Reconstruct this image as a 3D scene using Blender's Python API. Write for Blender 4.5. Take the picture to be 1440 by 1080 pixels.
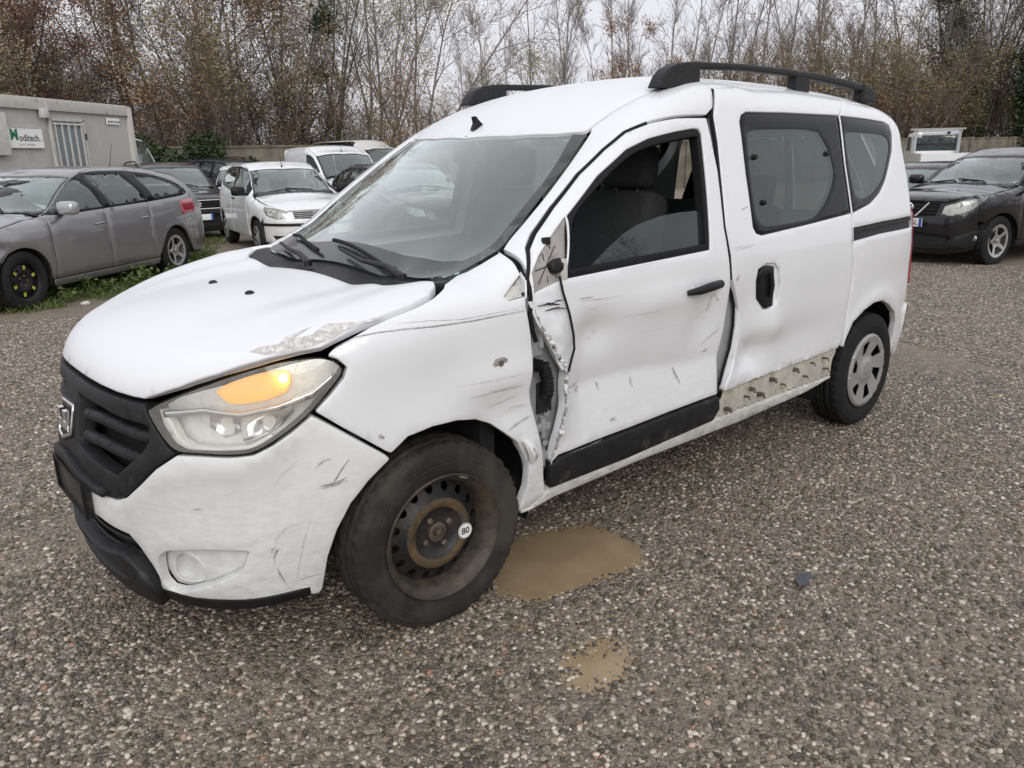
import bpy, bmesh, math, random
import numpy as np
from mathutils import Vector, Matrix
from mathutils.geometry import delaunay_2d_cdt
for o in list(bpy.data.objects): bpy.data.objects.remove(o)
scene=bpy.context.scene
COL=scene.collection
# ---------------- camera ----------------
CAM_POS=(-1.2900,-2.6720,1.4614); CAM_YAW=49.298; CAM_PITCH=16.435; CAM_ROLL=-1.052; CAM_F=1098.35
def make_camera():
    yaw,pit,rol=[math.radians(a) for a in (CAM_YAW,CAM_PITCH,CAM_ROLL)]
    fw=Vector((math.cos(yaw)*math.cos(pit),math.sin(yaw)*math.cos(pit),-math.sin(pit)))
    rt=Vector((math.sin(yaw),-math.cos(yaw),0)); up=rt.cross(fw)
    r2=rt*math.cos(rol)+up*math.sin(rol); u2=up*math.cos(rol)-rt*math.sin(rol)
    M=Matrix((r2,u2,-fw)).transposed().to_4x4(); M.translation=Vector(CAM_POS)
    cd=bpy.data.cameras.new('camera'); cd.sensor_fit='HORIZONTAL'; cd.sensor_width=36.0; cd.lens=36.0*CAM_F/1440; cd.clip_start=.05; cd.clip_end=600
    co=bpy.data.objects.new('camera',cd); COL.objects.link(co); co.matrix_world=M; scene.camera=co
make_camera()
# ---------------- sky, sun, exposure: an even overcast November day ----------------
SUN_EL,SUN_AZ=math.radians(30),math.radians(242)
world=bpy.data.worlds.new('World'); scene.world=world; world.use_nodes=True
def make_world():
    nt=world.node_tree; nt.nodes.clear(); N=nt.nodes.new; L=nt.links.new
    sky=N('ShaderNodeTexSky'); sky.sky_type='NISHITA'; sky.sun_disc=False; sky.sun_elevation=SUN_EL; sky.sun_rotation=math.radians(90)-SUN_AZ; sky.air_density=1.0; sky.dust_density=4.0
    hs=N('ShaderNodeHueSaturation'); hs.inputs['Saturation'].default_value=.25; L(sky.outputs[0],hs.inputs['Color'])
    # cloud deck: even grey layer, brighter overhead as overcast skies are, faintly mottled
    tc=N('ShaderNodeTexCoord'); sep=N('ShaderNodeSeparateXYZ'); L(tc.outputs['Generated'],sep.inputs[0])
    ab=N('ShaderNodeMath'); ab.operation='MAXIMUM'; ab.inputs[1].default_value=0; L(sep.outputs['Z'],ab.inputs[0])
    mr=N('ShaderNodeMapRange'); mr.inputs['From Min'].default_value=0; mr.inputs['From Max'].default_value=1; mr.inputs['To Min'].default_value=7.0; mr.inputs['To Max'].default_value=8.6; L(ab.outputs[0],mr.inputs['Value'])
    no=N('ShaderNodeTexNoise'); no.inputs['Scale'].default_value=2.2; no.inputs['Detail'].default_value=5; L(tc.outputs['Generated'],no.inputs['Vector'])
    m2=N('ShaderNodeMapRange'); m2.inputs['To Min'].default_value=.86; m2.inputs['To Max'].default_value=1.14; L(no.outputs['Fac'],m2.inputs['Value'])
    mu=N('ShaderNodeMath'); mu.operation='MULTIPLY'; L(mr.outputs[0],mu.inputs[0]); L(m2.outputs[0],mu.inputs[1])
    cc=N('ShaderNodeCombineColor'); L(mu.outputs[0],cc.inputs[0])
    g=N('ShaderNodeMath'); g.operation='MULTIPLY'; g.inputs[1].default_value=1.005; L(mu.outputs[0],g.inputs[0]); L(g.outputs[0],cc.inputs[1])
    b=N('ShaderNodeMath'); b.operation='MULTIPLY'; b.inputs[1].default_value=1.075; L(mu.outputs[0],b.inputs[0]); L(b.outputs[0],cc.inputs[2])
    mix=N('ShaderNodeMix'); mix.data_type='RGBA'; mix.inputs['Factor'].default_value=.88; L(hs.outputs[0],mix.inputs['A']); L(cc.outputs[0],mix.inputs['B'])
    bg=N('ShaderNodeBackground'); bg.inputs['Strength'].default_value=.115; L(mix.outputs['Result'],bg.inputs['Color'])
    out=N('ShaderNodeOutputWorld'); L(bg.outputs[0],out.inputs[0])
make_world()
sd=bpy.data.lights.new('sun','SUN'); sd.energy=1.3; sd.angle=math.radians(40); sd.color=(1,.985,.96)
so=bpy.data.objects.new('sun',sd); COL.objects.link(so)
so.rotation_euler=Vector((-math.cos(SUN_AZ)*math.cos(SUN_EL),-math.sin(SUN_AZ)*math.cos(SUN_EL),-math.sin(SUN_EL))).to_track_quat('-Z','Y').to_euler()
scene.view_settings.view_transform='Standard'; scene.view_settings.look='None'; scene.view_settings.exposure=0.10; scene.view_settings.gamma=1.0
random.seed(7); RNG=np.random.default_rng(7)
def pchip(xs,ys):
    xs=np.array(xs,float);ys=np.array(ys,float);h=np.diff(xs);d=np.diff(ys)/h
    m=np.zeros(len(xs));m[0]=d[0];m[-1]=d[-1]
    for i in range(1,len(xs)-1):
        if d[i-1]*d[i]>0:
            w1=2*h[i]+h[i-1];w2=h[i]+2*h[i-1];m[i]=(w1+w2)/(w1/d[i-1]+w2/d[i])
    def f0(x):
        x=np.asarray(x,float);xc=np.clip(x,xs[0],xs[-1]);i=np.clip(np.searchsorted(xs,xc)-1,0,len(xs)-2)
        t=(xc-xs[i])/h[i];t2=t*t;t3=t2*t
        r=(2*t3-3*t2+1)*ys[i]+(t3-2*t2+t)*h[i]*m[i]+(-2*t3+3*t2)*ys[i+1]+(t3-t2)*h[i]*m[i+1]
        return r+np.where(x<xs[0],(x-xs[0])*m[0],0)+np.where(x>xs[-1],(x-xs[-1])*m[-1],0)
    X=np.linspace(xs[0]-6,xs[-1]+6,5);X=np.concatenate([[xs[0]-6],np.linspace(xs[0],xs[-1],3000),[xs[-1]+6]]);Y=f0(X)
    return lambda x:np.interp(x,X,Y)
def smax(a,b,k):
    h=np.maximum(k-np.abs(a-b),0)/k
    return np.maximum(a,b)+h*h*k*.25
class Hull:
    """car body hull: side half width S(x,z), top T(x,y), front F(y,z), rear R(y,z)"""
    def __init__(s,side,taper,top,front,frontz,rear,rearz,crown=.03,ws=(0,.1,.2,.9,1.3,1.6),wsy=.6,k=(.08,.06,.07,.08),zmin=.2,extra=None,ridge=None):
        s.s0=pchip(*side);s.tp=pchip(*taper);s.t0=pchip(*top);s.f0=pchip(*front);s.fz=pchip(*frontz);s.r0=pchip(*rear);s.rz=pchip(*rearz)
        s.crown=crown;s.ws=ws;s.wsy=wsy;s.k=k;s.zmin=zmin;s.extra=extra;s.ridge=ridge
    def T(s,x,y):
        a,b,b2,c,d,sh=s.ws
        w=np.clip((x-a)/(b-a),0,1)*np.clip((d-x)/(d-c),0,1);w=w*w*(3-2*w)
        yy=(y/s.wsy)**2
        r=s.t0(x-sh*np.minimum(yy,1+.15*(yy-1))*w)-s.crown*yy
        return r+(s.ridge(x,y) if s.ridge else 0)
    def f(s,x,y,z):
        ay=np.sqrt(y*y+1e-6)
        g1=ay-s.s0(z)-s.tp(x)
        e=.01;t=s.T(x,ay);sl=(s.T(x+e,ay)-t)/e
        g2=(z-t)/np.sqrt(1+np.minimum(sl*sl,4))
        fr=s.f0(ay);fs=(s.f0(ay+e)-fr)/e
        g3=(fr+s.fz(z)-x)/np.sqrt(1+fs*fs)
        g4=x-s.r0(ay)-s.rz(z)
        k=s.k
        r=smax(smax(smax(g1,g2,k[0] if not callable(k[0]) else k[0](x)),g3,k[1]),g4,k[2])
        if s.extra is not None: r=s.extra(x,y,z,r)
        return r
    def cast(s,o,d,tmax=4.,n=160,outward=True):
        """first sign change along rays; o,d (N,3)"""
        o=np.asarray(o,float);d=np.asarray(d,float);N=len(o)
        ts=np.linspace(0,tmax,n);lo=np.zeros(N);hi=np.full(N,np.nan);prev=s.f(*o.T);done=np.zeros(N,bool)
        s0=prev
        for t in ts[1:]:
            q=o+d*t;v=s.f(*q.T)
            c=(~done)&((v>0) if outward else (v<0))
            hi[c]=t;done|=c
            lo=np.where(done,lo,t)
            if done.all(): break
        hi2=np.where(done,hi,tmax);lo=np.where(done,lo,tmax-1e-6);sg=1. if outward else -1.
        lo=np.where(done,np.maximum(lo,0),lo)
        fl=sg*s.f(*(o+d*lo[:,None]).T);fh=sg*s.f(*(o+d*hi2[:,None]).T)
        for it in range(11):
            w=fl/np.where(np.abs(fl-fh)<1e-12,1e-12,fl-fh); m=np.where(it%3==2,.5,np.clip(w,.02,.98)); m=lo+(hi2-lo)*m
            v=sg*s.f(*(o+d*m[:,None]).T);out=v>0
            hi2=np.where(out,m,hi2);fh=np.where(out,v,fh);lo=np.where(out,lo,m);fl=np.where(out,fl,v)
        hi2=(lo+hi2)/2
        P=o+d*hi2[:,None];P[~done]=np.nan
        return P
    def normal(s,P,e=.004):
        x,y,z=P.T
        n=np.stack([s.f(x+e,y,z)-s.f(x-e,y,z),s.f(x,y+e,z)-s.f(x,y-e,z),s.f(x,y,z+e)-s.f(x,y,z-e)],1)
        return n/np.maximum(np.linalg.norm(n,axis=1,keepdims=True),1e-9)
def sstep(t):
    t=np.clip(t,0,1);return t*t*(3-2*t)
def hero_ridge(x,y):
    a=np.abs(y);q=(a/.6)**2
    return (.035*sstep((a-.30)/.22)+.035*sstep((a-.5)/.2))*sstep((x+.80)/.85)*sstep((.45-x)/.35)-.04*q*sstep((.3-x)/1.0)*sstep((x+1.05)/.4)-.05*q*sstep((x-1.35)/.6)
HERO=Hull(
 side=([.15,.30,.45,.60,.75,.90,1.02,1.10,1.25,1.40,1.55,1.70,1.82],[.79,.825,.852,.864,.870,.870,.863,.852,.820,.783,.744,.700,.66]),
 taper=([-.8,-.4,-.2,0,.3,2.5,3.0,3.2,3.4],[-.16,-.075,-.035,-.01,0,0,-.012,-.03,-.06]),
 top=([-.86,-.83,-.80,-.76,-.70,-.60,-.45,-.27,0,.10,.20,.50,.84,1.0,1.2,1.5,1.8,2.1,2.5,3.0,3.2,3.35],
      [.64,.75,.835,.895,.935,.975,1.012,1.036,1.053,1.07,1.13,1.345,1.565,1.645,1.715,1.772,1.80,1.803,1.792,1.748,1.71,1.64]),
 front=([0,.1,.2,.3,.4,.5,.62,.7,.79,.84,.9],[-.835,-.832,-.818,-.79,-.755,-.705,-.61,-.51,-.34,-.20,0]),
 frontz=([.1,.25,.4,.6,.75,.9,1.1],[.07,.0,-.018,-.012,.012,.04,.10]),
 rear=([0,.4,.7,.82,.9],[3.40,3.39,3.35,3.29,3.18]),
 rearz=([.2,.4,.6,.9,1.2,1.6,1.8],[-.06,-.01,0,-.02,-.05,-.14,-.2]),
 crown=.025,ws=(-.02,.12,.2,1.2,1.7,.09),ridge=hero_ridge,k=(.10,.07,.08,.1))
# panel outlines in metres, in each panel's own surface coordinates
HD={
'hood':[[0.357,0.0],[0.357,-0.084],[0.359,-0.223],[0.363,-0.319],[0.371,-0.393],[0.38,-0.438],[0.412,-0.486],[0.455,-0.539],[0.541,-0.615],[0.596,-0.65],[0.635,-0.674],[0.706,-0.712],[0.777,-0.745],[0.806,-0.757],[0.835,-0.762],[0.895,-0.771],[0.985,-0.779],[1.072,-0.787],[1.159,-0.793],[1.238,-0.781],[1.303,-0.726],[1.325,-0.685],[1.313,-0.63],[1.271,-0.585],[1.245,-0.52],[1.248,-0.3],[1.258,-0.15],[1.264,0.0],[1.258,0.15],[1.248,0.3],[1.245,0.52],[1.271,0.585],[1.313,0.63],[1.325,0.685],[1.303,0.726],[1.238,0.781],[1.159,0.793],[1.072,0.787],[0.985,0.779],[0.895,0.771],[0.835,0.762],[0.806,0.757],[0.777,0.745],[0.706,0.712],[0.635,0.674],[0.596,0.65],[0.541,0.615],[0.455,0.539],[0.412,0.486],[0.38,0.438],[0.371,0.393],[0.363,0.319],[0.359,0.223],[0.357,0.084]],
'headlight':[[0.454,0.801],[0.502,0.827],[0.565,0.853],[0.675,0.892],[0.778,0.922],[0.868,0.937],[0.943,0.938],[0.987,0.922],[1.009,0.901],[0.999,0.877],[0.957,0.832],[0.908,0.782],[0.854,0.741],[0.802,0.708],[0.75,0.684],[0.693,0.68],[0.605,0.684],[0.55,0.687],[0.517,0.708],[0.482,0.75],[0.46,0.783]],
'bumper':[[-0.0,0.572],[0.129,0.548],[0.215,0.519],[0.262,0.507],[0.301,0.508],[0.348,0.526],[0.41,0.576],[0.475,0.635],[0.542,0.68],[0.605,0.681],[0.693,0.677],[0.75,0.681],[0.801,0.704],[0.854,0.737],[0.909,0.778],[0.986,0.723],[1.114,0.625],[1.128,0.61],[1.108,0.596],[1.054,0.554],[0.999,0.495],[0.954,0.415],[0.922,0.327],[0.896,0.211],[0.885,0.192],[0.797,0.185],[0.691,0.185],[0.553,0.174],[0.361,0.128],[0.333,0.136],[0.385,0.245],[0.37,0.292],[0.34,0.342],[0.307,0.389],[0.247,0.414],[0.201,0.425],[-0.0,0.43],[-0.201,0.425],[-0.247,0.414],[-0.307,0.389],[-0.34,0.342],[-0.37,0.292],[-0.385,0.245],[-0.333,0.136],[-0.361,0.128],[-0.553,0.174],[-0.691,0.185],[-0.797,0.185],[-0.885,0.192],[-0.896,0.211],[-0.922,0.327],[-0.954,0.415],[-0.999,0.495],[-1.054,0.554],[-1.108,0.596],[-1.128,0.61],[-1.114,0.625],[-0.986,0.723],[-0.909,0.778],[-0.854,0.737],[-0.801,0.704],[-0.75,0.681],[-0.693,0.677],[-0.605,0.681],[-0.542,0.68],[-0.475,0.635],[-0.41,0.576],[-0.348,0.526],[-0.301,0.508],[-0.262,0.507],[-0.215,0.519],[-0.129,0.548]],
'grille':[[-0.0,0.829],[0.089,0.828],[0.227,0.824],[0.322,0.819],[0.396,0.815],[0.444,0.814],[0.451,0.798],[0.46,0.779],[0.482,0.746],[0.517,0.704],[0.542,0.683],[0.475,0.638],[0.41,0.578],[0.349,0.528],[0.301,0.51],[0.262,0.508],[0.216,0.524],[0.129,0.562],[-0.0,0.59],[-0.129,0.562],[-0.216,0.524],[-0.262,0.508],[-0.301,0.51],[-0.349,0.528],[-0.41,0.578],[-0.475,0.638],[-0.542,0.683],[-0.517,0.704],[-0.482,0.746],[-0.46,0.779],[-0.451,0.798],[-0.444,0.814],[-0.396,0.815],[-0.322,0.819],[-0.227,0.824],[-0.089,0.828]],
'lamp_pocket_open':[[0.083,0.784],[0.241,0.776],[0.348,0.76],[0.434,0.754],[0.454,0.749],[0.453,0.707],[0.419,0.666],[0.369,0.627],[0.324,0.591],[0.277,0.598],[0.189,0.623],[0.109,0.646]],
'fog':[[0.399,0.323],[0.431,0.358],[0.47,0.374],[0.598,0.391],[0.704,0.388],[0.714,0.379],[0.699,0.34],[0.68,0.307],[0.618,0.272],[0.519,0.223],[0.455,0.194],[0.401,0.189],[0.385,0.236]],
'fogring':[[0.426,0.312],[0.446,0.337],[0.473,0.348],[0.508,0.337],[0.534,0.311],[0.542,0.28],[0.532,0.25],[0.502,0.228],[0.457,0.217],[0.424,0.228],[0.414,0.263]],
'fender':[[-0.323,0.939],[-0.3,0.957],[-0.259,0.976],[-0.192,1.005],[-0.123,1.025],[-0.052,1.042],[0.021,1.062],[0.085,1.078],[0.112,1.084],[0.23,1.102],[0.302,1.13],[0.373,1.159],[0.358,1.141],[0.344,1.103],[0.339,1.066],[0.333,1.001],[0.348,0.908],[0.353,0.837],[0.349,0.774],[0.342,0.721],[0.353,0.67],[0.367,0.63],[0.382,0.58],[0.402,0.507],[0.42,0.424],[0.437,0.323],[0.437,0.304],[0.382,0.274],[0.333,0.276],[0.309,0.267],[0.328,0.31],[0.344,0.367],[0.341,0.446],[0.325,0.492],[0.293,0.542],[0.243,0.586],[0.188,0.631],[0.126,0.661],[0.05,0.677],[-0.035,0.679],[-0.115,0.664],[-0.169,0.623],[-0.184,0.632],[-0.305,0.73],[-0.373,0.789],[-0.329,0.83],[-0.287,0.875],[-0.277,0.901],[-0.295,0.924]],
'front_door':[[0.356,1.081],[0.415,1.165],[0.466,1.209],[0.566,1.285],[0.714,1.389],[0.845,1.47],[0.957,1.529],[1.06,1.56],[1.217,1.583],[1.41,1.588],[1.418,1.517],[1.429,1.382],[1.418,1.164],[1.438,1.017],[1.445,0.936],[1.445,0.76],[1.43,0.61],[1.428,0.462],[0.724,0.448],[0.486,0.443],[0.448,0.416],[0.471,0.536],[0.498,0.647],[0.503,0.75],[0.455,0.818],[0.391,0.912],[0.351,0.983]],
'door_moulding':[[1.429,0.46],[0.724,0.446],[0.486,0.442],[0.448,0.414],[0.461,0.326],[0.865,0.327],[1.419,0.349],[1.453,0.397]],
'door_window':[[0.513,1.067],[0.581,1.257],[0.762,1.383],[0.92,1.467],[1.039,1.502],[1.212,1.527],[1.313,1.538],[1.344,1.536],[1.356,1.52],[1.344,1.382],[1.326,1.219],[1.309,1.09]],
'mirror_plate':[[0.373,1.038],[0.383,1.094],[0.433,1.144],[0.507,1.205],[0.574,1.255],[0.507,1.07]],
'slider':[[1.527,1.708],[1.454,1.59],[1.455,1.49],[1.427,1.163],[1.444,1.05],[1.454,0.955],[1.492,0.886],[1.536,0.8],[1.537,0.688],[1.522,0.602],[1.469,0.502],[1.462,0.47],[1.92,0.479],[2.442,0.491],[2.46,0.542],[2.484,0.883],[2.46,1.022],[2.468,1.159],[2.457,1.388],[2.473,1.606],[2.64,1.704],[2.381,1.735],[1.943,1.738]],
'slider_window':[[1.634,1.568],[1.652,1.593],[1.692,1.607],[1.969,1.61],[2.473,1.606],[2.457,1.388],[2.464,1.16],[2.077,1.136],[1.68,1.116],[1.639,1.128],[1.622,1.152],[1.622,1.363]],
'slider_clear':[[1.682,1.523],[1.723,1.537],[2.123,1.541],[2.257,1.527],[2.322,1.438],[2.335,1.342],[2.263,1.248],[2.148,1.175],[2.05,1.156],[1.729,1.151],[1.68,1.174],[1.659,1.219],[1.661,1.39]],
'quarter_window':[[2.486,1.605],[2.768,1.594],[2.962,1.583],[3.023,1.566],[3.036,1.519],[3.007,1.44],[2.882,1.301],[2.796,1.241],[2.678,1.195],[2.478,1.159],[2.469,1.381]],
'quarter_clear':[[2.51,1.518],[2.542,1.53],[2.698,1.527],[2.9,1.517],[2.964,1.498],[2.967,1.455],[2.863,1.326],[2.761,1.264],[2.647,1.227],[2.564,1.228],[2.533,1.253],[2.515,1.37]],
'quarter_panel':[[2.473,1.606],[2.604,1.699],[2.923,1.686],[3.076,1.666],[3.146,1.637],[3.159,1.586],[3.152,1.465],[3.179,1.298],[3.189,1.112],[3.227,0.956],[3.246,0.718],[3.253,0.553],[3.247,0.428],[3.157,0.329],[3.109,0.339],[3.108,0.37],[3.108,0.45],[3.087,0.527],[3.039,0.591],[2.949,0.644],[2.839,0.683],[2.732,0.686],[2.626,0.661],[2.531,0.615],[2.481,0.544],[2.457,0.49],[2.46,0.542],[2.484,0.883],[2.46,1.022],[2.468,1.159],[2.457,1.388]],
'track':[[2.47,1.084],[2.781,1.093],[3.196,1.096],[3.217,1.041],[2.777,1.04],[2.467,1.025]],
'ribbed':[[1.468,0.466],[1.922,0.475],[2.436,0.488],[2.444,0.432],[2.449,0.343],[1.912,0.349],[1.424,0.35],[1.454,0.393]],
'sill':[[0.461,0.323],[0.866,0.322],[1.42,0.346],[1.914,0.345],[2.451,0.339],[2.428,0.33],[2.323,0.313],[2.213,0.3],[1.644,0.282],[0.96,0.287],[0.495,0.276],[0.378,0.257],[0.336,0.26],[0.333,0.276],[0.382,0.274],[0.437,0.304]],
'handle_front':[[1.147,0.961],[1.237,0.975],[1.344,0.972],[1.366,0.957],[1.354,0.933],[1.26,0.93],[1.156,0.932]],
'handle_slider':[[1.644,0.958],[1.665,0.979],[1.714,0.986],[1.753,0.979],[1.76,0.805],[1.71,0.8],[1.66,0.85]],
'handle_recess':[[1.64,0.928],[1.649,0.972],[1.703,0.99],[1.77,0.986],[1.804,0.958],[1.816,0.892],[1.809,0.824],[1.761,0.796],[1.699,0.801],[1.654,0.851]],
'repeater':[[0.182,0.84],[0.194,0.854],[0.228,0.855],[0.245,0.845],[0.241,0.827],[0.224,0.819],[0.19,0.823]],
'hoodscratch':[[0.647,-0.633],[0.68,-0.643],[0.722,-0.676],[0.752,-0.666],[0.846,-0.684],[0.774,-0.688],[0.759,-0.69],[0.82,-0.716],[0.87,-0.707],[0.89,-0.71],[0.91,-0.731],[0.967,-0.762],[1.022,-0.776],[1.061,-0.792],[1.022,-0.783],[0.972,-0.772],[0.919,-0.763],[0.85,-0.754],[0.791,-0.738],[0.749,-0.722],[0.701,-0.7],[0.671,-0.677]],
'triangle':[[0.26,1.038],[0.297,1.066],[0.339,1.091],[0.341,1.076],[0.328,1.033],[0.267,1.029]],
'amber':[[0.641,0.854],[0.676,0.881],[0.75,0.905],[0.823,0.915],[0.855,0.907],[0.861,0.876],[0.848,0.843],[0.789,0.824],[0.71,0.815],[0.674,0.823]],
'bulb':[[0.84,0.885]],
'chromebar':[[0.475,0.792],[0.612,0.808],[0.715,0.793],[0.824,0.81],[0.92,0.84],[0.984,0.887],[0.975,0.864],[0.918,0.82],[0.823,0.795],[0.714,0.778],[0.611,0.792],[0.483,0.773]],
'bowl1':[[0.611,0.801],[0.708,0.786],[0.704,0.732],[0.652,0.718],[0.608,0.747]],
'bowl2':[[0.727,0.755],[0.786,0.782],[0.859,0.807],[0.865,0.783],[0.811,0.734],[0.738,0.708],[0.71,0.709]],
'hlband':[[0.465,0.799],[0.502,0.771],[0.534,0.72],[0.574,0.7],[0.651,0.696],[0.737,0.7],[0.803,0.727],[0.78,0.705],[0.736,0.686],[0.65,0.685],[0.558,0.69],[0.517,0.707],[0.482,0.75]],
'slat1':[[0.108,0.733],[0.224,0.74],[0.324,0.729],[0.394,0.719],[0.456,0.716]],
'slat2':[[0.123,0.672],[0.23,0.672],[0.324,0.658],[0.406,0.651]],
'logo':[[-0.075,0.743],[0.069,0.747],[0.07,0.654],[-0.024,0.619],[-0.082,0.63]],
'doorglass':[[0.609,1.061],[0.667,1.1],[0.754,1.147],[0.837,1.186],[0.92,1.213],[1.049,1.235],[1.165,1.242],[1.277,1.243],[1.321,1.235],[1.305,1.091]],
'hinge_gap':[[0.315,1.003],[0.36,0.997],[0.514,0.807],[0.535,0.652],[0.499,0.448],[0.456,0.391],[0.395,0.409],[0.355,0.592],[0.337,0.839]],
'jamb':[[1.403,0.984],[1.482,0.975],[1.569,0.801],[1.577,0.645],[1.522,0.48],[1.415,0.455],[1.386,0.649],[1.413,0.824]],
'd_cable':[[0.473,1.079],[0.482,1.027],[0.506,0.954],[0.524,0.879],[0.528,0.83],[0.514,0.795],[0.501,0.755]],
'd_blob':[[0.448,1.117],[0.466,1.131],[0.492,1.135],[0.508,1.116],[0.497,1.092],[0.467,1.084],[0.452,1.094]],
'd_torn':[[0.34,1.011],[0.423,1.007],[0.468,0.982],[0.435,0.971],[0.449,0.938],[0.481,0.862],[0.504,0.772],[0.481,0.764],[0.432,0.846],[0.371,0.939]],
'fd_lower':[[0.448,0.416],[0.478,0.454],[0.511,0.553],[0.518,0.656],[0.525,0.731],[0.505,0.75],[0.498,0.647],[0.471,0.536]],
'roof':[[0.772,0.0],[0.8,-0.25],[0.855,-0.45],[0.905,-0.56],[0.93,-0.562],[1.035,-0.566],[1.172,-0.575],[1.35,-0.588],[1.8,-0.6],[2.4,-0.6],[2.9,-0.59],[3.12,-0.56],[3.155,-0.4],[3.165,0.0],[3.155,0.4],[3.12,0.56],[2.9,0.59],[2.4,0.6],[1.8,0.6],[1.35,0.588],[1.172,0.575],[1.035,0.566],[0.93,0.562],[0.905,0.56],[0.855,0.45],[0.8,0.25]],
'windscreen':[[0.772,0.0],[0.8,-0.25],[0.855,-0.45],[0.905,-0.585],[0.708,-0.64],[0.531,-0.668],[0.371,-0.69],[0.3,-0.678],[0.23,-0.66],[0.14,-0.64],[0.1,-0.6],[0.085,-0.5],[0.085,-0.25],[0.09,0.0],[0.085,0.25],[0.085,0.5],[0.1,0.6],[0.14,0.64],[0.23,0.66],[0.3,0.678],[0.371,0.69],[0.531,0.668],[0.708,0.64],[0.905,0.585],[0.855,0.45],[0.8,0.25]],
'fender_x':[[-0.323,-0.064],[-0.3,-0.045],[-0.259,-0.024],[-0.192,0.005],[-0.123,0.026],[-0.052,0.042],[0.021,0.063],[0.085,0.084],[0.112,0.095],[0.23,0.123],[0.302,0.152],[0.373,0.182],[0.358,0.147],[0.344,0.1],[0.339,0.062],[0.333,0.001],[0.348,-0.085],[0.353,-0.149],[0.349,-0.203],[0.342,-0.248],[0.353,-0.291],[0.367,-0.323],[0.382,-0.362],[0.402,-0.417],[0.42,-0.477],[0.437,-0.547],[0.437,-0.56],[0.382,-0.58],[0.333,-0.579],[0.309,-0.584],[0.328,-0.556],[0.344,-0.517],[0.341,-0.461],[0.325,-0.429],[0.293,-0.391],[0.243,-0.358],[0.188,-0.323],[0.126,-0.299],[0.05,-0.287],[-0.035,-0.289],[-0.115,-0.305],[-0.169,-0.343],[-0.184,-0.337],[-0.305,-0.264],[-0.373,-0.217],[-0.329,-0.173],[-0.287,-0.126],[-0.277,-0.099],[-0.295,-0.078]],
'front_door_x':[[0.356,0.077],[0.415,0.167],[0.466,0.217],[0.566,0.297],[0.714,0.401],[0.845,0.469],[0.957,0.514],[1.06,0.528],[1.217,0.538],[1.41,0.54],[1.418,0.482],[1.429,0.361],[1.418,0.154],[1.438,0.016],[1.445,-0.059],[1.445,-0.216],[1.43,-0.339],[1.428,-0.45],[0.724,-0.46],[0.486,-0.463],[0.448,-0.483],[0.471,-0.396],[0.498,-0.309],[0.503,-0.224],[0.455,-0.165],[0.391,-0.08],[0.351,-0.016]],
'door_window_x':[[0.513,0.063],[0.581,0.25],[0.762,0.372],[0.92,0.444],[1.039,0.47],[1.212,0.49],[1.313,0.499],[1.344,0.497],[1.356,0.484],[1.344,0.361],[1.326,0.207],[1.309,0.084]],
'mirror_plate_x':[[0.373,0.036],[0.383,0.089],[0.433,0.139],[0.507,0.199],[0.574,0.249],[0.507,0.065]],
'triangle_x':[[0.26,0.036],[0.297,0.062],[0.339,0.087],[0.341,0.072],[0.328,0.03],[0.267,0.027]],
}
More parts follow.
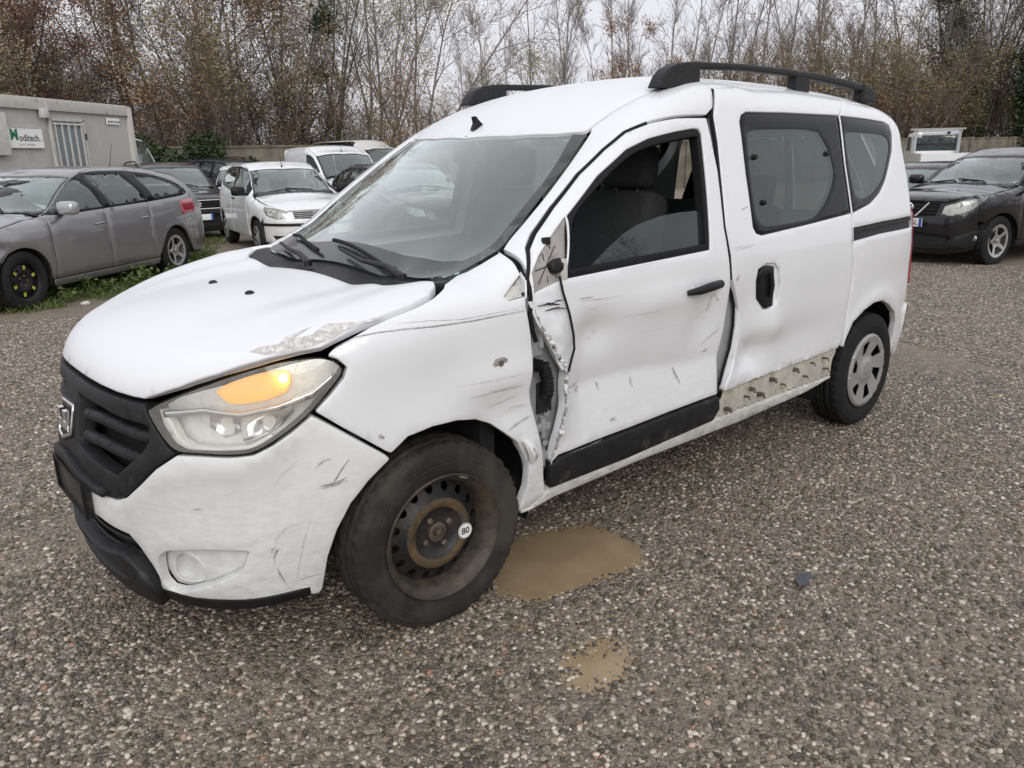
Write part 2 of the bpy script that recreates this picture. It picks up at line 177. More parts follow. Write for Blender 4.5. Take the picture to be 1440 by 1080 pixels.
SCRATCH={'fender':[([[-0.294,0.957],[-0.234,0.98],[-0.176,0.986],[-0.097,0.987],[-0.012,0.985],[0.107,0.984],[0.213,0.986],[0.322,0.987]],0.006),([[-0.112,1.004],[-0.03,1.003],[0.084,0.993],[0.187,0.996],[0.299,0.997]],0.003),([[0.193,0.656],[0.26,0.669],[0.337,0.671]],0.02),([[0.247,0.601],[0.292,0.615],[0.348,0.631]],0.012),([[0.093,0.748],[0.174,0.75],[0.321,0.748]],0.006),([[0.044,0.792],[0.175,0.789],[0.337,0.787]],0.004),([[-0.205,0.692],[-0.189,0.676]],0.012),([[0.173,0.696],[0.305,0.72]],0.004),([[0.124,0.735],[0.202,0.753],[0.333,0.762]],0.003)],'door':[([[0.561,0.979],[0.619,0.979],[0.69,0.974],[0.785,0.974]],0.01),([[0.562,0.991],[0.637,0.989]],0.006),([[0.61,0.949],[0.66,0.947]],0.004),([[0.639,0.835],[0.66,0.847]],0.01),([[0.671,0.85],[0.681,0.864]],0.006),([[0.517,0.679],[0.569,0.681],[0.604,0.684]],0.01),([[0.527,0.674],[0.549,0.659]],0.008),([[1.328,0.668],[1.356,0.678]],0.014),([[1.309,0.702],[1.363,0.731],[1.41,0.759]],0.006),([[1.384,0.769],[1.418,0.779]],0.01),([[0.586,0.68],[0.603,0.647]],0.014),([[0.703,0.668],[0.718,0.63]],0.01),([[0.884,0.65],[0.901,0.601]],0.012),([[1.143,0.629],[1.18,0.559]],0.014),([[0.799,0.897],[0.999,0.889]],0.003),([[0.77,1.065],[0.964,1.07],[1.047,1.072]],0.004),([[1.25,0.819],[1.313,0.855]],0.003),([[0.757,0.505],[0.795,0.51]],0.012),([[0.9,0.818],[1.133,0.814]],0.003),([[0.535,0.438],[0.644,0.441],[0.718,0.449]],0.008)],'slider':[([[1.457,1.077],[1.533,1.082],[1.622,1.086]],0.008),([[1.476,1.067],[1.611,1.078]],0.004),([[1.477,0.947],[1.507,0.964]],0.014),([[1.483,0.932],[1.502,0.953]],0.008),([[1.545,1.223],[1.6,1.236]],0.006),([[1.551,1.183],[1.61,1.19]],0.004),([[1.602,0.797],[1.705,0.794]],0.004),([[1.796,0.91],[1.819,0.91]],0.008),([[1.587,0.596],[1.643,0.666]],0.004)],'bumper':[([[0.793,0.575],[0.818,0.61],[0.835,0.624],[0.865,0.649]],0.004),([[0.905,0.609],[0.924,0.636],[0.937,0.651]],0.01),([[0.913,0.62],[0.934,0.638],[0.956,0.643]],0.006),([[0.95,0.566],[0.977,0.605],[1.004,0.637]],0.005),([[0.779,0.395],[0.793,0.425],[0.817,0.444],[0.844,0.452]],0.01),([[0.772,0.364],[0.785,0.385]],0.012),([[0.768,0.331],[0.776,0.363],[0.788,0.38]],0.006),([[0.822,0.247],[0.837,0.315],[0.862,0.407],[0.887,0.471]],0.006),([[0.827,0.259],[0.867,0.266],[0.892,0.269]],0.005),([[0.565,0.514],[0.59,0.515]],0.006),([[0.541,0.424],[0.577,0.429]],0.005),([[0.518,0.507],[0.536,0.511]],0.003),([[0.829,0.654],[0.835,0.66]],0.01),([[0.832,0.239],[0.881,0.304],[0.908,0.372]],0.003),([[0.91,0.556],[0.954,0.563],[0.995,0.575]],0.012),([[0.657,0.562],[0.694,0.567]],0.003),([[0.63,0.487],[0.715,0.494]],0.003),([[0.777,0.314],[0.784,0.282],[0.792,0.255]],0.005)]}
# ---------------- object helpers ----------------
def tag(o,label,cat,group=None,kind=None):
    if label: o['label']=label
    if cat: o['category']=cat
    if group: o['group']=group
    if kind: o['kind']=kind
    return o
def empty(name,loc=(0,0,0),rz=0,label=None,cat=None,group=None):
    o=bpy.data.objects.new(name,None); COL.objects.link(o); o.location=loc; o.rotation_euler=(0,0,rz); o.empty_display_size=.2
    return tag(o,label,cat,group)
def obj(name,V,F,mat,parent=None,smooth=True,edges=None):
    me=bpy.data.meshes.new(name); me.from_pydata([tuple(map(float,v)) for v in V],edges or [],[tuple(int(i) for i in f) for f in F])
    me.materials.append(mat)
    if smooth: me.polygons.foreach_set('use_smooth',[True]*len(me.polygons))
    me.update()
    o=bpy.data.objects.new(name,me); COL.objects.link(o)
    if parent is not None: o.parent=parent
    return o
def autosmooth(o,deg=35):
    bm=bmesh.new(); bm.from_mesh(o.data); lim=math.radians(deg)
    for e in bm.edges:
        if len(e.link_faces)==2 and e.calc_face_angle(0)>lim: e.smooth=False
    bm.to_mesh(o.data); bm.free(); return o
class MB:
    """collects simple shapes into one mesh"""
    def __init__(s): s.V=[];s.F=[]
    def add(s,V,F):
        n=len(s.V); s.V+= [tuple(v) for v in V]; s.F+=[tuple(i+n for i in f) for f in F]; return s
    def box(s,c,d,R=None,bev=0):
        hx,hy,hz=[a/2 for a in d]; b=min(bev,hx*.9,hy*.9,hz*.9)
        if b<=0:
            V=[Vector((x*hx,y*hy,z*hz)) for x in(-1,1) for y in(-1,1) for z in(-1,1)]
            F=[(0,1,3,2),(4,6,7,5),(0,4,5,1),(2,3,7,6),(0,2,6,4),(1,5,7,3)]
        else:
            bm=bmesh.new(); bmesh.ops.create_cube(bm,size=1); bmesh.ops.scale(bm,vec=d,verts=bm.verts); bmesh.ops.bevel(bm,geom=bm.edges[:],offset=b,segments=2,affect='EDGES',profile=.6)
            bm.verts.index_update(); V=[v.co.copy() for v in bm.verts]; F=[[v.index for v in f.verts] for f in bm.faces]; bm.free()
        M=R if R is not None else Matrix.Identity(3)
        c=Vector(c); s.add([M@v+c for v in V],F); return s
    def tube(s,pts,r,n=8,cap=True,closed=False):
        P=[Vector(p) for p in pts]; m=len(P); rr=r if hasattr(r,'__len__') else [r]*m
        up=Vector((0,0,1)); rings=[]; prev=None
        for i in range(m):
            t=(P[(i+1)%m]-P[i-1]) if closed else (P[min(i+1,m-1)]-P[max(i-1,0)])
            t.normalize()
            a=prev-t*prev.dot(t) if prev is not None else (up.cross(t) if abs(t.z)<.95 else Vector((1,0,0)).cross(t))
            a.normalize(); prev=a; b=t.cross(a)
            rings.append([P[i]+(a*math.cos(q)+b*math.sin(q))*rr[i] for q in [2*math.pi*k/n for k in range(n)]])
        V=[v for r_ in rings for v in r_]; F=[]
        for i in range(m if closed else m-1):
            j=(i+1)%m
            for k in range(n): F.append((i*n+k,i*n+(k+1)%n,j*n+(k+1)%n,j*n+k))
        if cap and not closed: F.append(tuple(range(n))[::-1]); F.append(tuple((m-1)*n+k for k in range(n)))
        s.add(V,F); return s
    def lathe(s,prof,n=48,axis='y',c=(0,0,0),closed=False):
        """prof: (axial,radius) list revolved round the axis through c"""
        c=Vector(c);V=[];m=len(prof)
        for a,r in prof:
            for k in range(n):
                q=2*math.pi*k/n
                v={'y':(r*math.cos(q),a,r*math.sin(q)),'x':(a,r*math.cos(q),r*math.sin(q)),'z':(r*math.cos(q),r*math.sin(q),a)}[axis]
                V.append(c+Vector(v))
        F=[]
        for i in range(m-1 if not closed else m):
            j=(i+1)%m
            for k in range(n): F.append((i*n+k,i*n+(k+1)%n,j*n+(k+1)%n,j*n+k))
        s.add(V,F); return s
    def prism(s,poly,axis,a,b):
        """extrude a 2D polygon along an axis between a and b ('x': poly is (y,z); 'y': (x,z); 'z': (x,y))"""
        mk={'x':lambda p,t:(t,p[0],p[1]),'y':lambda p,t:(p[0],t,p[1]),'z':lambda p,t:(p[0],p[1],t)}[axis]
        n=len(poly); V=[mk(p,a) for p in poly]+[mk(p,b) for p in poly]
        F=[tuple(range(n)),tuple(range(2*n-1,n-1,-1))]+[(i,i+n,(i+1)%n+n,(i+1)%n) for i in range(n)]
        s.add(V,F); return s
    def build(s,name,mat,parent=None,smooth=True,deg=35):
        o=obj(name,s.V,s.F,mat,parent,smooth)
        bm=bmesh.new(); bm.from_mesh(o.data); bmesh.ops.recalc_face_normals(bm,faces=bm.faces[:])
        lim=math.radians(deg)
        for e in bm.edges:
            if len(e.link_faces)==2 and e.calc_face_angle(0)>lim: e.smooth=False
        bm.to_mesh(o.data); bm.free()
        return o
def text_mesh(txt,size,bold=0.0,shear=0.0):
    cu=bpy.data.curves.new('txt','FONT'); cu.body=txt; cu.size=size; cu.align_x='CENTER'; cu.align_y='CENTER'; cu.offset=bold; cu.shear=shear; cu.resolution_u=3
    o=bpy.data.objects.new('txt',cu); COL.objects.link(o); dg=bpy.context.evaluated_depsgraph_get(); dg.update()
    me=bpy.data.meshes.new_from_object(o.evaluated_get(dg)); V=[v.co.copy() for v in me.vertices]; F=[tuple(p.vertices) for p in me.polygons]
    bpy.data.objects.remove(o); bpy.data.meshes.remove(me); return V,F
def place_text(txt,size,name,mat,parent,origin,xdir,updir,bold=0.0,shear=0.0,lift=.001):
    V,F=text_mesh(txt,size,bold,shear); X=Vector(xdir).normalized(); U=Vector(updir).normalized(); Nn=X.cross(U); o0=Vector(origin)+Nn*lift
    return obj(name,[o0+X*v.x+U*v.y for v in V],F,mat,parent,smooth=False)
def copy_tree(o,parent=None):
    c=o.copy(); COL.objects.link(c)
    if parent is not None: c.parent=parent
    for ch in list(o.children): copy_tree(ch,c)
    return c
# ---------------- 2D polygon tools ----------------
def resample(P,step,smooth=False,closed=True):
    P=np.asarray(P,float)
    if smooth:
        n=len(P);Q=[]
        for i in range(n):
            p0,p1,p2,p3=P[i-1],P[i],P[(i+1)%n],P[(i+2)%n]
            a,b=p1-p0,p2-p1;c=p3-p2
            def ang(u,v): return math.acos(max(-1,min(1,float(u@v)/(np.linalg.norm(u)*np.linalg.norm(v)+1e-9))))
            m1=(p2-p0)/2 if ang(a,b)<.8 else b; m2=(p3-p1)/2 if ang(b,c)<.8 else b
            L=np.linalg.norm(b); 
            for m_ in (0,1): pass
            m1=m1*min(1,L/(np.linalg.norm(m1)+1e-9)); m2=m2*min(1,L/(np.linalg.norm(m2)+1e-9))
            k=max(1,int(math.ceil(L/step)))
            for j in range(k):
                t=j/k;h=t*t*t;g=t*t
                Q.append((2*h-3*g+1)*p1+(h-2*g+t)*m1+(-2*h+3*g)*p2+(h-g)*m2)
        return np.array(Q)
    Q=[]
    for i in range(len(P) if closed else len(P)-1):
        a,b=P[i],P[(i+1)%len(P)];k=max(1,int(math.ceil(np.linalg.norm(b-a)/step)))
        for j in range(k): Q.append(a+(b-a)*j/k)
    if not closed: Q.append(P[-1])
    return np.array(Q)
def area(P): x,y=P.T; return .5*float((x*np.roll(y,-1)-np.roll(x,-1)*y).sum())
def inset(P,d):
    """move a polygon's edge inwards by d (CCW polygons)"""
    if d==0: return P
    a=P-np.roll(P,1,0); b=np.roll(P,-1,0)-P
    na=np.stack([-a[:,1],a[:,0]],1)/np.maximum(np.linalg.norm(a,axis=1,keepdims=True),1e-9)
    nb=np.stack([-b[:,1],b[:,0]],1)/np.maximum(np.linalg.norm(b,axis=1,keepdims=True),1e-9)
    n=na+nb; l=np.maximum((n*n).sum(1,keepdims=True),.6); return P+n*d*2/l
def inside(P,Q):
    x,y=Q[:,0],Q[:,1];r=np.zeros(len(Q),bool);n=len(P)
    for i in range(n):
        x1,y1=P[i];x2,y2=P[(i+1)%n]
        if y1==y2: continue
        c=((y1>y)!=(y2>y))&(x<(x2-x1)*(y-y1)/(y2-y1)+x1); r^=c
    return r
def segdist(P,Q):
    d=np.full(len(Q),1e9)
    for i in range(len(P)):
        a=P[i];b=P[(i+1)%len(P)];ab=b-a;t=np.clip(((Q-a)@ab)/max(ab@ab,1e-12),0,1)
        d=np.minimum(d,np.linalg.norm(Q-(a+t[:,None]*ab),axis=1))
    return d
def fill2d(loops,res):
    """triangulate outer loop minus holes; returns 2D points, tris, number of loop points"""
    B=np.concatenate(loops); E=[];n=0
    for L in loops: E+=[(n+i,n+(i+1)%len(L)) for i in range(len(L))]; n+=len(L)
    lo=loops[0].min(0);hi=loops[0].max(0)
    nx=int((hi[0]-lo[0])/res)+1;ny=int((hi[1]-lo[1])/(res*.87))+1
    gx,gy=np.meshgrid(np.arange(nx+1),np.arange(ny+1)); G=np.stack([lo[0]+(gx+.5*(gy%2))*res,lo[1]+gy*res*.87],-1).reshape(-1,2)
    k=inside(loops[0],G)
    for L in loops[1:]: k&=~inside(L,G)
    G=G[k]
    if len(G):
        k=np.ones(len(G),bool)
        for L in loops: k&=segdist(L,G)>.5*res
        G=G[k]
    A=np.concatenate([B,G]) if len(G) else B
    vo,eo,fo,_,_,_=delaunay_2d_cdt([Vector(p) for p in A],E,[],0,1e-7)
    V=np.array([tuple(v) for v in vo]);F=np.array([f for f in fo if len(f)==3],int)
    if len(F)==0: return V,F,len(B)
    c=V[F].mean(1);k=inside(loops[0],c)
    for L in loops[1:]: k&=~inside(L,c)
    return V,F[k],len(B)
# ---------------- body panels laid on a hull ----------------
class Dom:
    """maps 2D panel coordinates to rays that meet the hull"""
    def __init__(s,kind,side=-1,px=.1,pr=.9,cx=-.1,cz=.45,cr=.7): s.kind=kind;s.side=side;s.px=px;s.pr=pr;s.cx=cx;s.cz=cz;s.cr=cr
    def rays(s,U):
        u,v=U[:,0],U[:,1];z0=np.zeros(len(U));o1=np.ones(len(U))
        if s.kind=='side': return np.stack([u,z0,v],1),np.stack([z0,s.side*o1,z0],1),1.3
        if s.kind=='top': return np.stack([u,v,z0+.55],1),np.stack([z0,z0,o1],1),2.6
        if s.kind=='pol':
            t=u/s.pr; return np.stack([z0+s.px,z0,v],1),np.stack([-np.cos(t),-np.sin(t),z0],1),1.8
        if s.kind=='rear':
            t=u/s.pr; return np.stack([z0+s.px,z0,v],1),np.stack([np.cos(t),-np.sin(t),z0],1),1.8
        if s.kind=='xcyl':
            t=v/s.cr; return np.stack([u,z0,z0+s.cz],1),np.stack([z0,-np.cos(t),np.sin(t)],1),1.5
        if s.kind=='cyl':
            t=u/s.cr; return np.stack([z0+s.cx,v,z0+s.cz],1),np.stack([-np.cos(t),z0,np.sin(t)],1),1.8
    def pts(s,h,U):
        o,d,tm=s.rays(U); n=22
        P=h.cast(o,d,tmax=tm,n=n,outward=True)
        bad=np.isnan(P[:,0])
        if bad.any(): P[bad]=o[bad]+d[bad]*.8
        return P
def to_x(dm,P):
    P=np.asarray(P,float); return np.stack([P[:,0],np.arctan2(P[:,2]-dm.cz,np.abs(P[:,1]))*dm.cr],1)
def panel_geo(h,dm,outline,holes=(),res=.035,off=0.0,gap=.003,rim=.004,depth=.018,disp=None,smooth=False,hsmooth=False):
    st=res*.8
    def prep(P,sm):
        P=np.asarray(P,float)
        if area(P)<0: P=P[::-1]
        return resample(P,st,sm)
    loops=[inset(prep(outline,smooth),gap+rim)]+[inset(prep(H,hsmooth),-(gap+rim)) for H in holes]
    V2,F,nb=fill2d(loops,res)
    P=dm.pts(h,V2); Nn=h.normal(P)
    d=np.full(len(P),off,float)
    if disp is not None: d=d+disp(V2,P)
    P=P+Nn*d[:,None]
    # orient faces outwards
    if len(F):
        fn=np.cross(P[F[:,1]]-P[F[:,0]],P[F[:,2]]-P[F[:,0]]); 
        if (fn*Nn[F].mean(1)).sum()<0: F=F[:,::-1]
    F=[tuple(f) for f in F]; V=[tuple(p) for p in P]
    if depth>0:
        n0=0; total=len(V)
        for li,L in enumerate(loops):
            n=len(L); idx=np.arange(n0,n0+n); n0+=n
            B=P[idx]; t=np.roll(B,-1,0)-np.roll(B,1,0); t/=np.maximum(np.linalg.norm(t,axis=1,keepdims=True),1e-9)
            nn=Nn[idx]; out=np.cross(t,nn)
            # outward from the polygon: compare with the 2D inset direction
            sg=(out*(B-B.mean(0))).sum()
            if (sg<0)==(li==0): out=-out
            rings=[idx]
            for (a,b) in ((.7,.3),(1.0,1.0),(1.0,depth/max(rim,1e-4))):
                Q=B+out*rim*a-nn*rim*b; rings.append(np.arange(len(V),len(V)+n)); V+=[tuple(q) for q in Q]
            # winding
            ccw=(np.cross(t,nn)*out).sum()>0
            for r0,r1 in zip(rings[:-1],rings[1:]):
                for i in range(n):
                    j=(i+1)%n
                    F.append((r0[j],r0[i],r1[i],r1[j]) if ccw else (r0[i],r0[j],r1[j],r1[i]))
    return V,F
def panel(name,h,dm,outline,mat,parent,mirror=None,**k):
    V,F=panel_geo(h,dm,outline,**k)
    if mirror=='only': V=[(x,-y,z) for x,y,z in V];F=[f[::-1] for f in F]
    o=obj(name,V,F,mat,parent)
    bm=bmesh.new(); bm.from_mesh(o.data); bmesh.ops.recalc_face_normals(bm,faces=bm.faces[:]) if k.get('depth',.018)>0 and False else None
    bm.free()
    if mirror is True:
        return o,obj(name,[(x,-y,z) for x,y,z in V],[f[::-1] for f in F],mat,parent)
    return o
def strip_on(h,dm,pts2,width,off=.0012,jag=0.0,seed=0,res=.012,disp=None):
    """thin tapering mark lying on the hull along a 2D polyline"""
    P=resample(pts2,res,closed=False); n=len(P); rg=np.random.default_rng(seed)
    t=np.gradient(P,axis=0); t/=np.maximum(np.linalg.norm(t,axis=1,keepdims=True),1e-9); nn=np.stack([-t[:,1],t[:,0]],1)
    w=width*np.sin(np.linspace(.12,math.pi-.12,n))**.6; wl=w*(1+jag*rg.uniform(-1,1,n)); wr=w*(1+jag*rg.uniform(-1,1,n))
    A=P+nn*wl[:,None]*.5; B=P-nn*wr[:,None]*.5
    Q=np.concatenate([A,B]); X=dm.pts(h,Q); N=h.normal(X); d=off
    if disp is not None: d=off+disp(Q,X)[:,None]
    X=X+N*d
    return [tuple(x) for x in X],[(i,i+1,n+i+1,n+i) for i in range(n-1)]
# ---------------- materials ----------------
def newmat(name):
    m=bpy.data.materials.new(name); m.use_nodes=True; nt=m.node_tree; return m,nt,nt.nodes['Principled BSDF'],nt.nodes.new,nt.links.new
def ramp(N,stops,interp='LINEAR'):
    r=N('ShaderNodeValToRGB'); e=r.color_ramp.elements; r.color_ramp.interpolation=interp
    while len(e)<len(stops): e.new(.5)
    for k,(p,c) in enumerate(stops): e[k].position=p; e[k].color=(c[0],c[1],c[2],1) if hasattr(c,'__len__') else (c,c,c,1)
    return r
def mixc(N,L,f,a,b,blend='MIX'):
    m=N('ShaderNodeMix'); m.data_type='RGBA'; m.blend_type=blend
    for key,val in (('Factor',f),('A',a),('B',b)):
        if hasattr(val,'links') or hasattr(val,'is_linked'): L(val,m.inputs[key])
        elif key=='Factor': m.inputs[key].default_value=val
        else: m.inputs[key].default_value=(*val,1)
    return m.outputs['Result']
def noise(N,L,scale,detail=4,rough=.55,vec=None,stretch=None):
    t=N('ShaderNodeTexCoord'); n=N('ShaderNodeTexNoise'); n.inputs['Scale'].default_value=scale; n.inputs['Detail'].default_value=detail; n.inputs['Roughness'].default_value=rough
    src=t.outputs['Object']
    if stretch:
        mp=N('ShaderNodeMapping'); mp.inputs['Scale'].default_value=stretch; L(src,mp.inputs[0]); src=mp.outputs[0]
    L(src,n.inputs['Vector']); return n.outputs['Fac']
def simple(name,col,rough=.5,metal=0,coat=0,vary=.12,scale=30,bump=0.0,spec=None,dirt=None):
    m,nt,B,N,L=newmat(name); B.inputs['Roughness'].default_value=rough; B.inputs['Metallic'].default_value=metal; B.inputs['Coat Weight'].default_value=coat; B.inputs['Coat Roughness'].default_value=.06
    if spec is not None: B.inputs['Specular IOR Level'].default_value=spec
    n=noise(N,L,scale)
    r=ramp(N,[(.3,tuple(max(0,c*(1-vary)) for c in col)),(.7,tuple(min(1,c*(1+vary)) for c in col))]); L(n,r.inputs[0]); out=r.outputs[0]
    if dirt:
        n2=noise(N,L,dirt[1],6,.65); r2=ramp(N,[(dirt[2],0),(dirt[2]+.18,1)]); L(n2,r2.inputs[0]); out=mixc(N,L,r2.outputs[0],out,dirt[0])
    L(out,B.inputs['Base Color'])
    rr=N('ShaderNodeMapRange'); rr.inputs['To Min'].default_value=max(.02,rough-.08); rr.inputs['To Max'].default_value=min(1,rough+.1); L(n,rr.inputs['Value']); L(rr.outputs[0],B.inputs['Roughness'])
    if bump>0:
        b=N('ShaderNodeBump'); b.inputs['Strength'].default_value=bump; b.inputs['Distance'].default_value=.004; L(noise(N,L,scale*3),b.inputs['Height']); L(b.outputs[0],B.inputs['Normal'])
    return m
def car_paint(name,col,metal=0,rough=.32,dirt=.5,flake=0,zsplash=.45,coat=1.0,dirtcol=(.20,.17,.13),crough=.05,spec=.5):
    """painted sheet metal: coat, rain film, road dirt splashed low down, specks"""
    m,nt,B,N,L=newmat(name); B.inputs['Metallic'].default_value=metal; B.inputs['Coat Weight'].default_value=coat; B.inputs['Coat Roughness'].default_value=crough; B.inputs['Specular IOR Level'].default_value=spec
    tc=N('ShaderNodeTexCoord'); sep=N('ShaderNodeSeparateXYZ'); L(tc.outputs['Object'],sep.inputs[0])
    n1=noise(N,L,2.6,6,.6); n2=noise(N,L,55,3,.6); n3=noise(N,L,20,8,.75,stretch=(1,1,2.4))
    base=ramp(N,[(.3,tuple(c*.955 for c in col)),(.7,col)]); L(n1,base.inputs[0])
    # splash dirt: patchy, more of it low on the body
    zz=N('ShaderNodeMapRange'); zz.inputs['From Min'].default_value=zsplash+.25; zz.inputs['From Max'].default_value=.18; zz.inputs['To Min'].default_value=0; zz.inputs['To Max'].default_value=1; L(sep.outputs['Z'],zz.inputs['Value'])
    mm=N('ShaderNodeMath'); mm.operation='MULTIPLY'; L(zz.outputs[0],mm.inputs[0]); r3=ramp(N,[(.38,.0),(.68,1)]); L(n3,r3.inputs[0]); L(r3.outputs[0],mm.inputs[1])
    film=ramp(N,[(.48,0),(.75,.10*dirt)]); L(n1,film.inputs[0])
    ad=N('ShaderNodeMath'); ad.operation='ADD'; ad.use_clamp=True; m3=N('ShaderNodeMath'); m3.operation='MULTIPLY'; m3.inputs[1].default_value=.75*dirt; L(mm.outputs[0],m3.inputs[0]); L(m3.outputs[0],ad.inputs[0]); L(film.outputs[0],ad.inputs[1])
    c=mixc(N,L,ad.outputs[0],base.outputs[0],dirtcol)
    # specks
    v=N('ShaderNodeTexVoronoi'); v.inputs['Scale'].default_value=38; L(tc.outputs['Object'],v.inputs['Vector']); sp=ramp(N,[(.028,.55*dirt),(.05,0)]); L(v.outputs['Distance'],sp.inputs[0])
    gate=ramp(N,[(.5,0),(.62,1)]); L(n3,gate.inputs[0]); m4=N('ShaderNodeMath'); m4.operation='MULTIPLY'; L(sp.outputs[0],m4.inputs[0]); L(gate.outputs[0],m4.inputs[1])
    c=mixc(N,L,m4.outputs[0],c,(.10,.09,.08)); L(c,B.inputs['Base Color'])
    rr=N('ShaderNodeMapRange'); rr.inputs['To Min'].default_value=rough; rr.inputs['To Max'].default_value=min(1,rough+.45); L(ad.outputs[0],rr.inputs['Value']); L(rr.outputs[0],B.inputs['Roughness'])
    cw=N('ShaderNodeMapRange'); cw.inputs['To Min'].default_value=coat; cw.inputs['To Max'].default_value=.1; L(ad.outputs[0],cw.inputs['Value']); L(cw.outputs[0],B.inputs['Coat Weight'])
    b=N('ShaderNodeBump'); b.inputs['Strength'].default_value=.05; b.inputs['Distance'].default_value=.002; L(n2,b.inputs['Height']); L(b.outputs[0],B.inputs['Normal'])
    return m
def glass(name,tint,milk=.0,milkcol=(.6,.62,.6),rough=.0,refl=1.0,streaks=False,opac=0.0):
    """thin pane: tinted transparent, Fresnel mirror reflection, dust or dew film"""
    m,nt,B,N,L=newmat(name); nt.nodes.remove(B); out=nt.nodes['Material Output']
    tr=N('ShaderNodeBsdfTransparent'); tr.inputs[0].default_value=(*tint,1); gl=N('ShaderNodeBsdfGlossy'); gl.inputs['Roughness'].default_value=rough; gl.inputs['Color'].default_value=(.92,1,.97,1)
    fr=N('ShaderNodeFresnel'); fr.inputs[0].default_value=1.55
    geo=N('ShaderNodeNewGeometry')
    k=N('ShaderNodeMath'); k.operation='MULTIPLY'; k.inputs[1].default_value=1.7*refl; k.use_clamp=True; L(fr.outputs[0],k.inputs[0])
    # no total reflection seen from behind a thin pane
    bf=N('ShaderNodeMix'); bf.data_type='FLOAT'; L(geo.outputs['Backfacing'],bf.inputs['Factor']); L(k.outputs[0],bf.inputs['A']); bf.inputs['B'].default_value=.06
    mx=N('ShaderNodeMixShader'); L(bf.outputs['Result'],mx.inputs[0]); L(tr.outputs[0],mx.inputs[1]); L(gl.outputs[0],mx.inputs[2])
    last=mx.outputs[0]
    if milk>0:
        df=N('ShaderNodeBsdfDiffuse'); df.inputs[0].default_value=(*milkcol,1); n=noise(N,L,7,8,.7,stretch=(1,2.5,1) if streaks else None)
        r=ramp(N,[(.25,milk*.45),(.75,milk*1.4)]); L(n,r.inputs[0]); m2=N('ShaderNodeMixShader'); L(r.outputs[0],m2.inputs[0]); L(last,m2.inputs[1]); L(df.outputs[0],m2.inputs[2]); last=m2.outputs[0]
    L(last,out.inputs['Surface']); return m
def emit(name,col,strength):
    m,nt,B,N,L=newmat(name); B.inputs['Base Color'].default_value=(*col,1); B.inputs['Emission Color'].default_value=(*col,1); B.inputs['Emission Strength'].default_value=strength; return m
M={}
M['white']=car_paint('van_white_paint',(.80,.81,.82),dirt=.5,coat=.75,rough=.34,crough=.07)
M['white_top']=car_paint('dew_dulled_white_paint',(.80,.81,.825),dirt=.4,coat=.22,rough=.42,crough=.28)
M['white_bumper']=car_paint('bumper_white_paint',(.76,.77,.76),dirt=.5,zsplash=.55,rough=.42,coat=.3,crough=.15)
M['sill']=car_paint('sill_white_paint',(.68,.68,.64),dirt=1.0,zsplash=.75,rough=.5,coat=.2)
M['black_plastic']=simple('textured_black_plastic',(.017,.0175,.0185),.50,vary=.3,scale=40,bump=.25,dirt=((.05,.05,.05),18,.60),spec=.28)
M['trim']=simple('dull_black_trim',(.010,.010,.011),.45,vary=.25,scale=25,bump=.1,spec=.3)
M['dirty_trim']=simple('dusty_moulding',(.016,.016,.017),.6,vary=.3,scale=20,dirt=((.085,.08,.07),7,.58),spec=.25)
M['seal']=simple('rubber_seal',(.007,.007,.008),.6,vary=.2,spec=.25)
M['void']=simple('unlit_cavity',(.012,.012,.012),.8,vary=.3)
M['grey_jamb']=simple('grey_primer_steel',(.34,.345,.35),.45,metal=.1,vary=.12,scale=12,coat=.2,dirt=((.14,.13,.12),16,.55))
M['bare']=simple('torn_bare_steel',(.62,.62,.61),.35,metal=.55,vary=.3,scale=60,bump=.4,dirt=((.10,.09,.085),45,.58))
M['bare_dark']=simple('dark_torn_edge',(.05,.048,.045),.5,metal=.3,vary=.5,scale=80)
M['scuff']=simple('scuffed_paint',(.50,.475,.445),.75,vary=.22,scale=120,dirt=((.74,.74,.73),70,.46))
M['scratch']=simple('dark_scratch',(.30,.29,.28),.7,vary=.5,scale=120)
M['interior']=simple('dark_cabin_fabric',(.020,.020,.021),.85,vary=.3,scale=60,bump=.3)
M['cabin_trim']=simple('grey_cabin_trim',(.085,.092,.09),.6,vary=.08,scale=10)
M['headliner']=simple('pale_headliner',(.42,.43,.41),.9,vary=.06,scale=40)
M['dash']=simple('dashboard_plastic',(.05,.053,.055),.6,vary=.15,scale=40)
M['ws']=glass('windscreen_glass',(.84,.93,.89),milk=.10,milkcol=(.44,.49,.48),refl=1.45,streaks=True)
M['tinted']=glass('tinted_side_glass',(.36,.41,.40),milk=.01,milkcol=(.3,.33,.32),refl=.75)
M['doorglass']=glass('dusty_door_glass',(.52,.60,.57),milk=.10,milkcol=(.16,.19,.18),refl=.7)
M['wsfrit']=simple('windscreen_frit',(.030,.032,.034),.25,coat=.3,vary=.2,scale=18)
M['frit']=simple('black_glass_border',(.005,.0055,.006),.08,coat=0,vary=.15,spec=.22)
M['lens']=glass('lamp_lens',(.97,.97,.95),milk=.16,milkcol=(.86,.85,.80),refl=.7)
M['chrome']=simple('chrome',(.78,.78,.78),.12,metal=1,vary=.06)
M['reflector']=simple('lamp_reflector',(.86,.86,.83),.35,metal=.15,vary=.1,scale=50)
M['lamp_white']=simple('pale_lamp_bezel',(.85,.84,.79),.35,metal=.1,vary=.08)
M['amber']=emit('lit_amber_indicator',(.95,.45,.10),.55)
M['bulb']=emit('lit_bulb',(1.0,.72,.28),14)
M['red_lamp']=simple('red_tail_lamp',(.30,.015,.03),.15,coat=1,vary=.1)
M['tyre']=simple('tyre_rubber',(.024,.0225,.021),.8,vary=.2,scale=18,bump=.3,dirt=((.052,.046,.039),5,.42),spec=.25)
M['tyre_black']=simple('clean_tyre_rubber',(.015,.015,.015),.75,vary=.25,scale=18,dirt=((.05,.047,.042),9,.6),spec=.25)
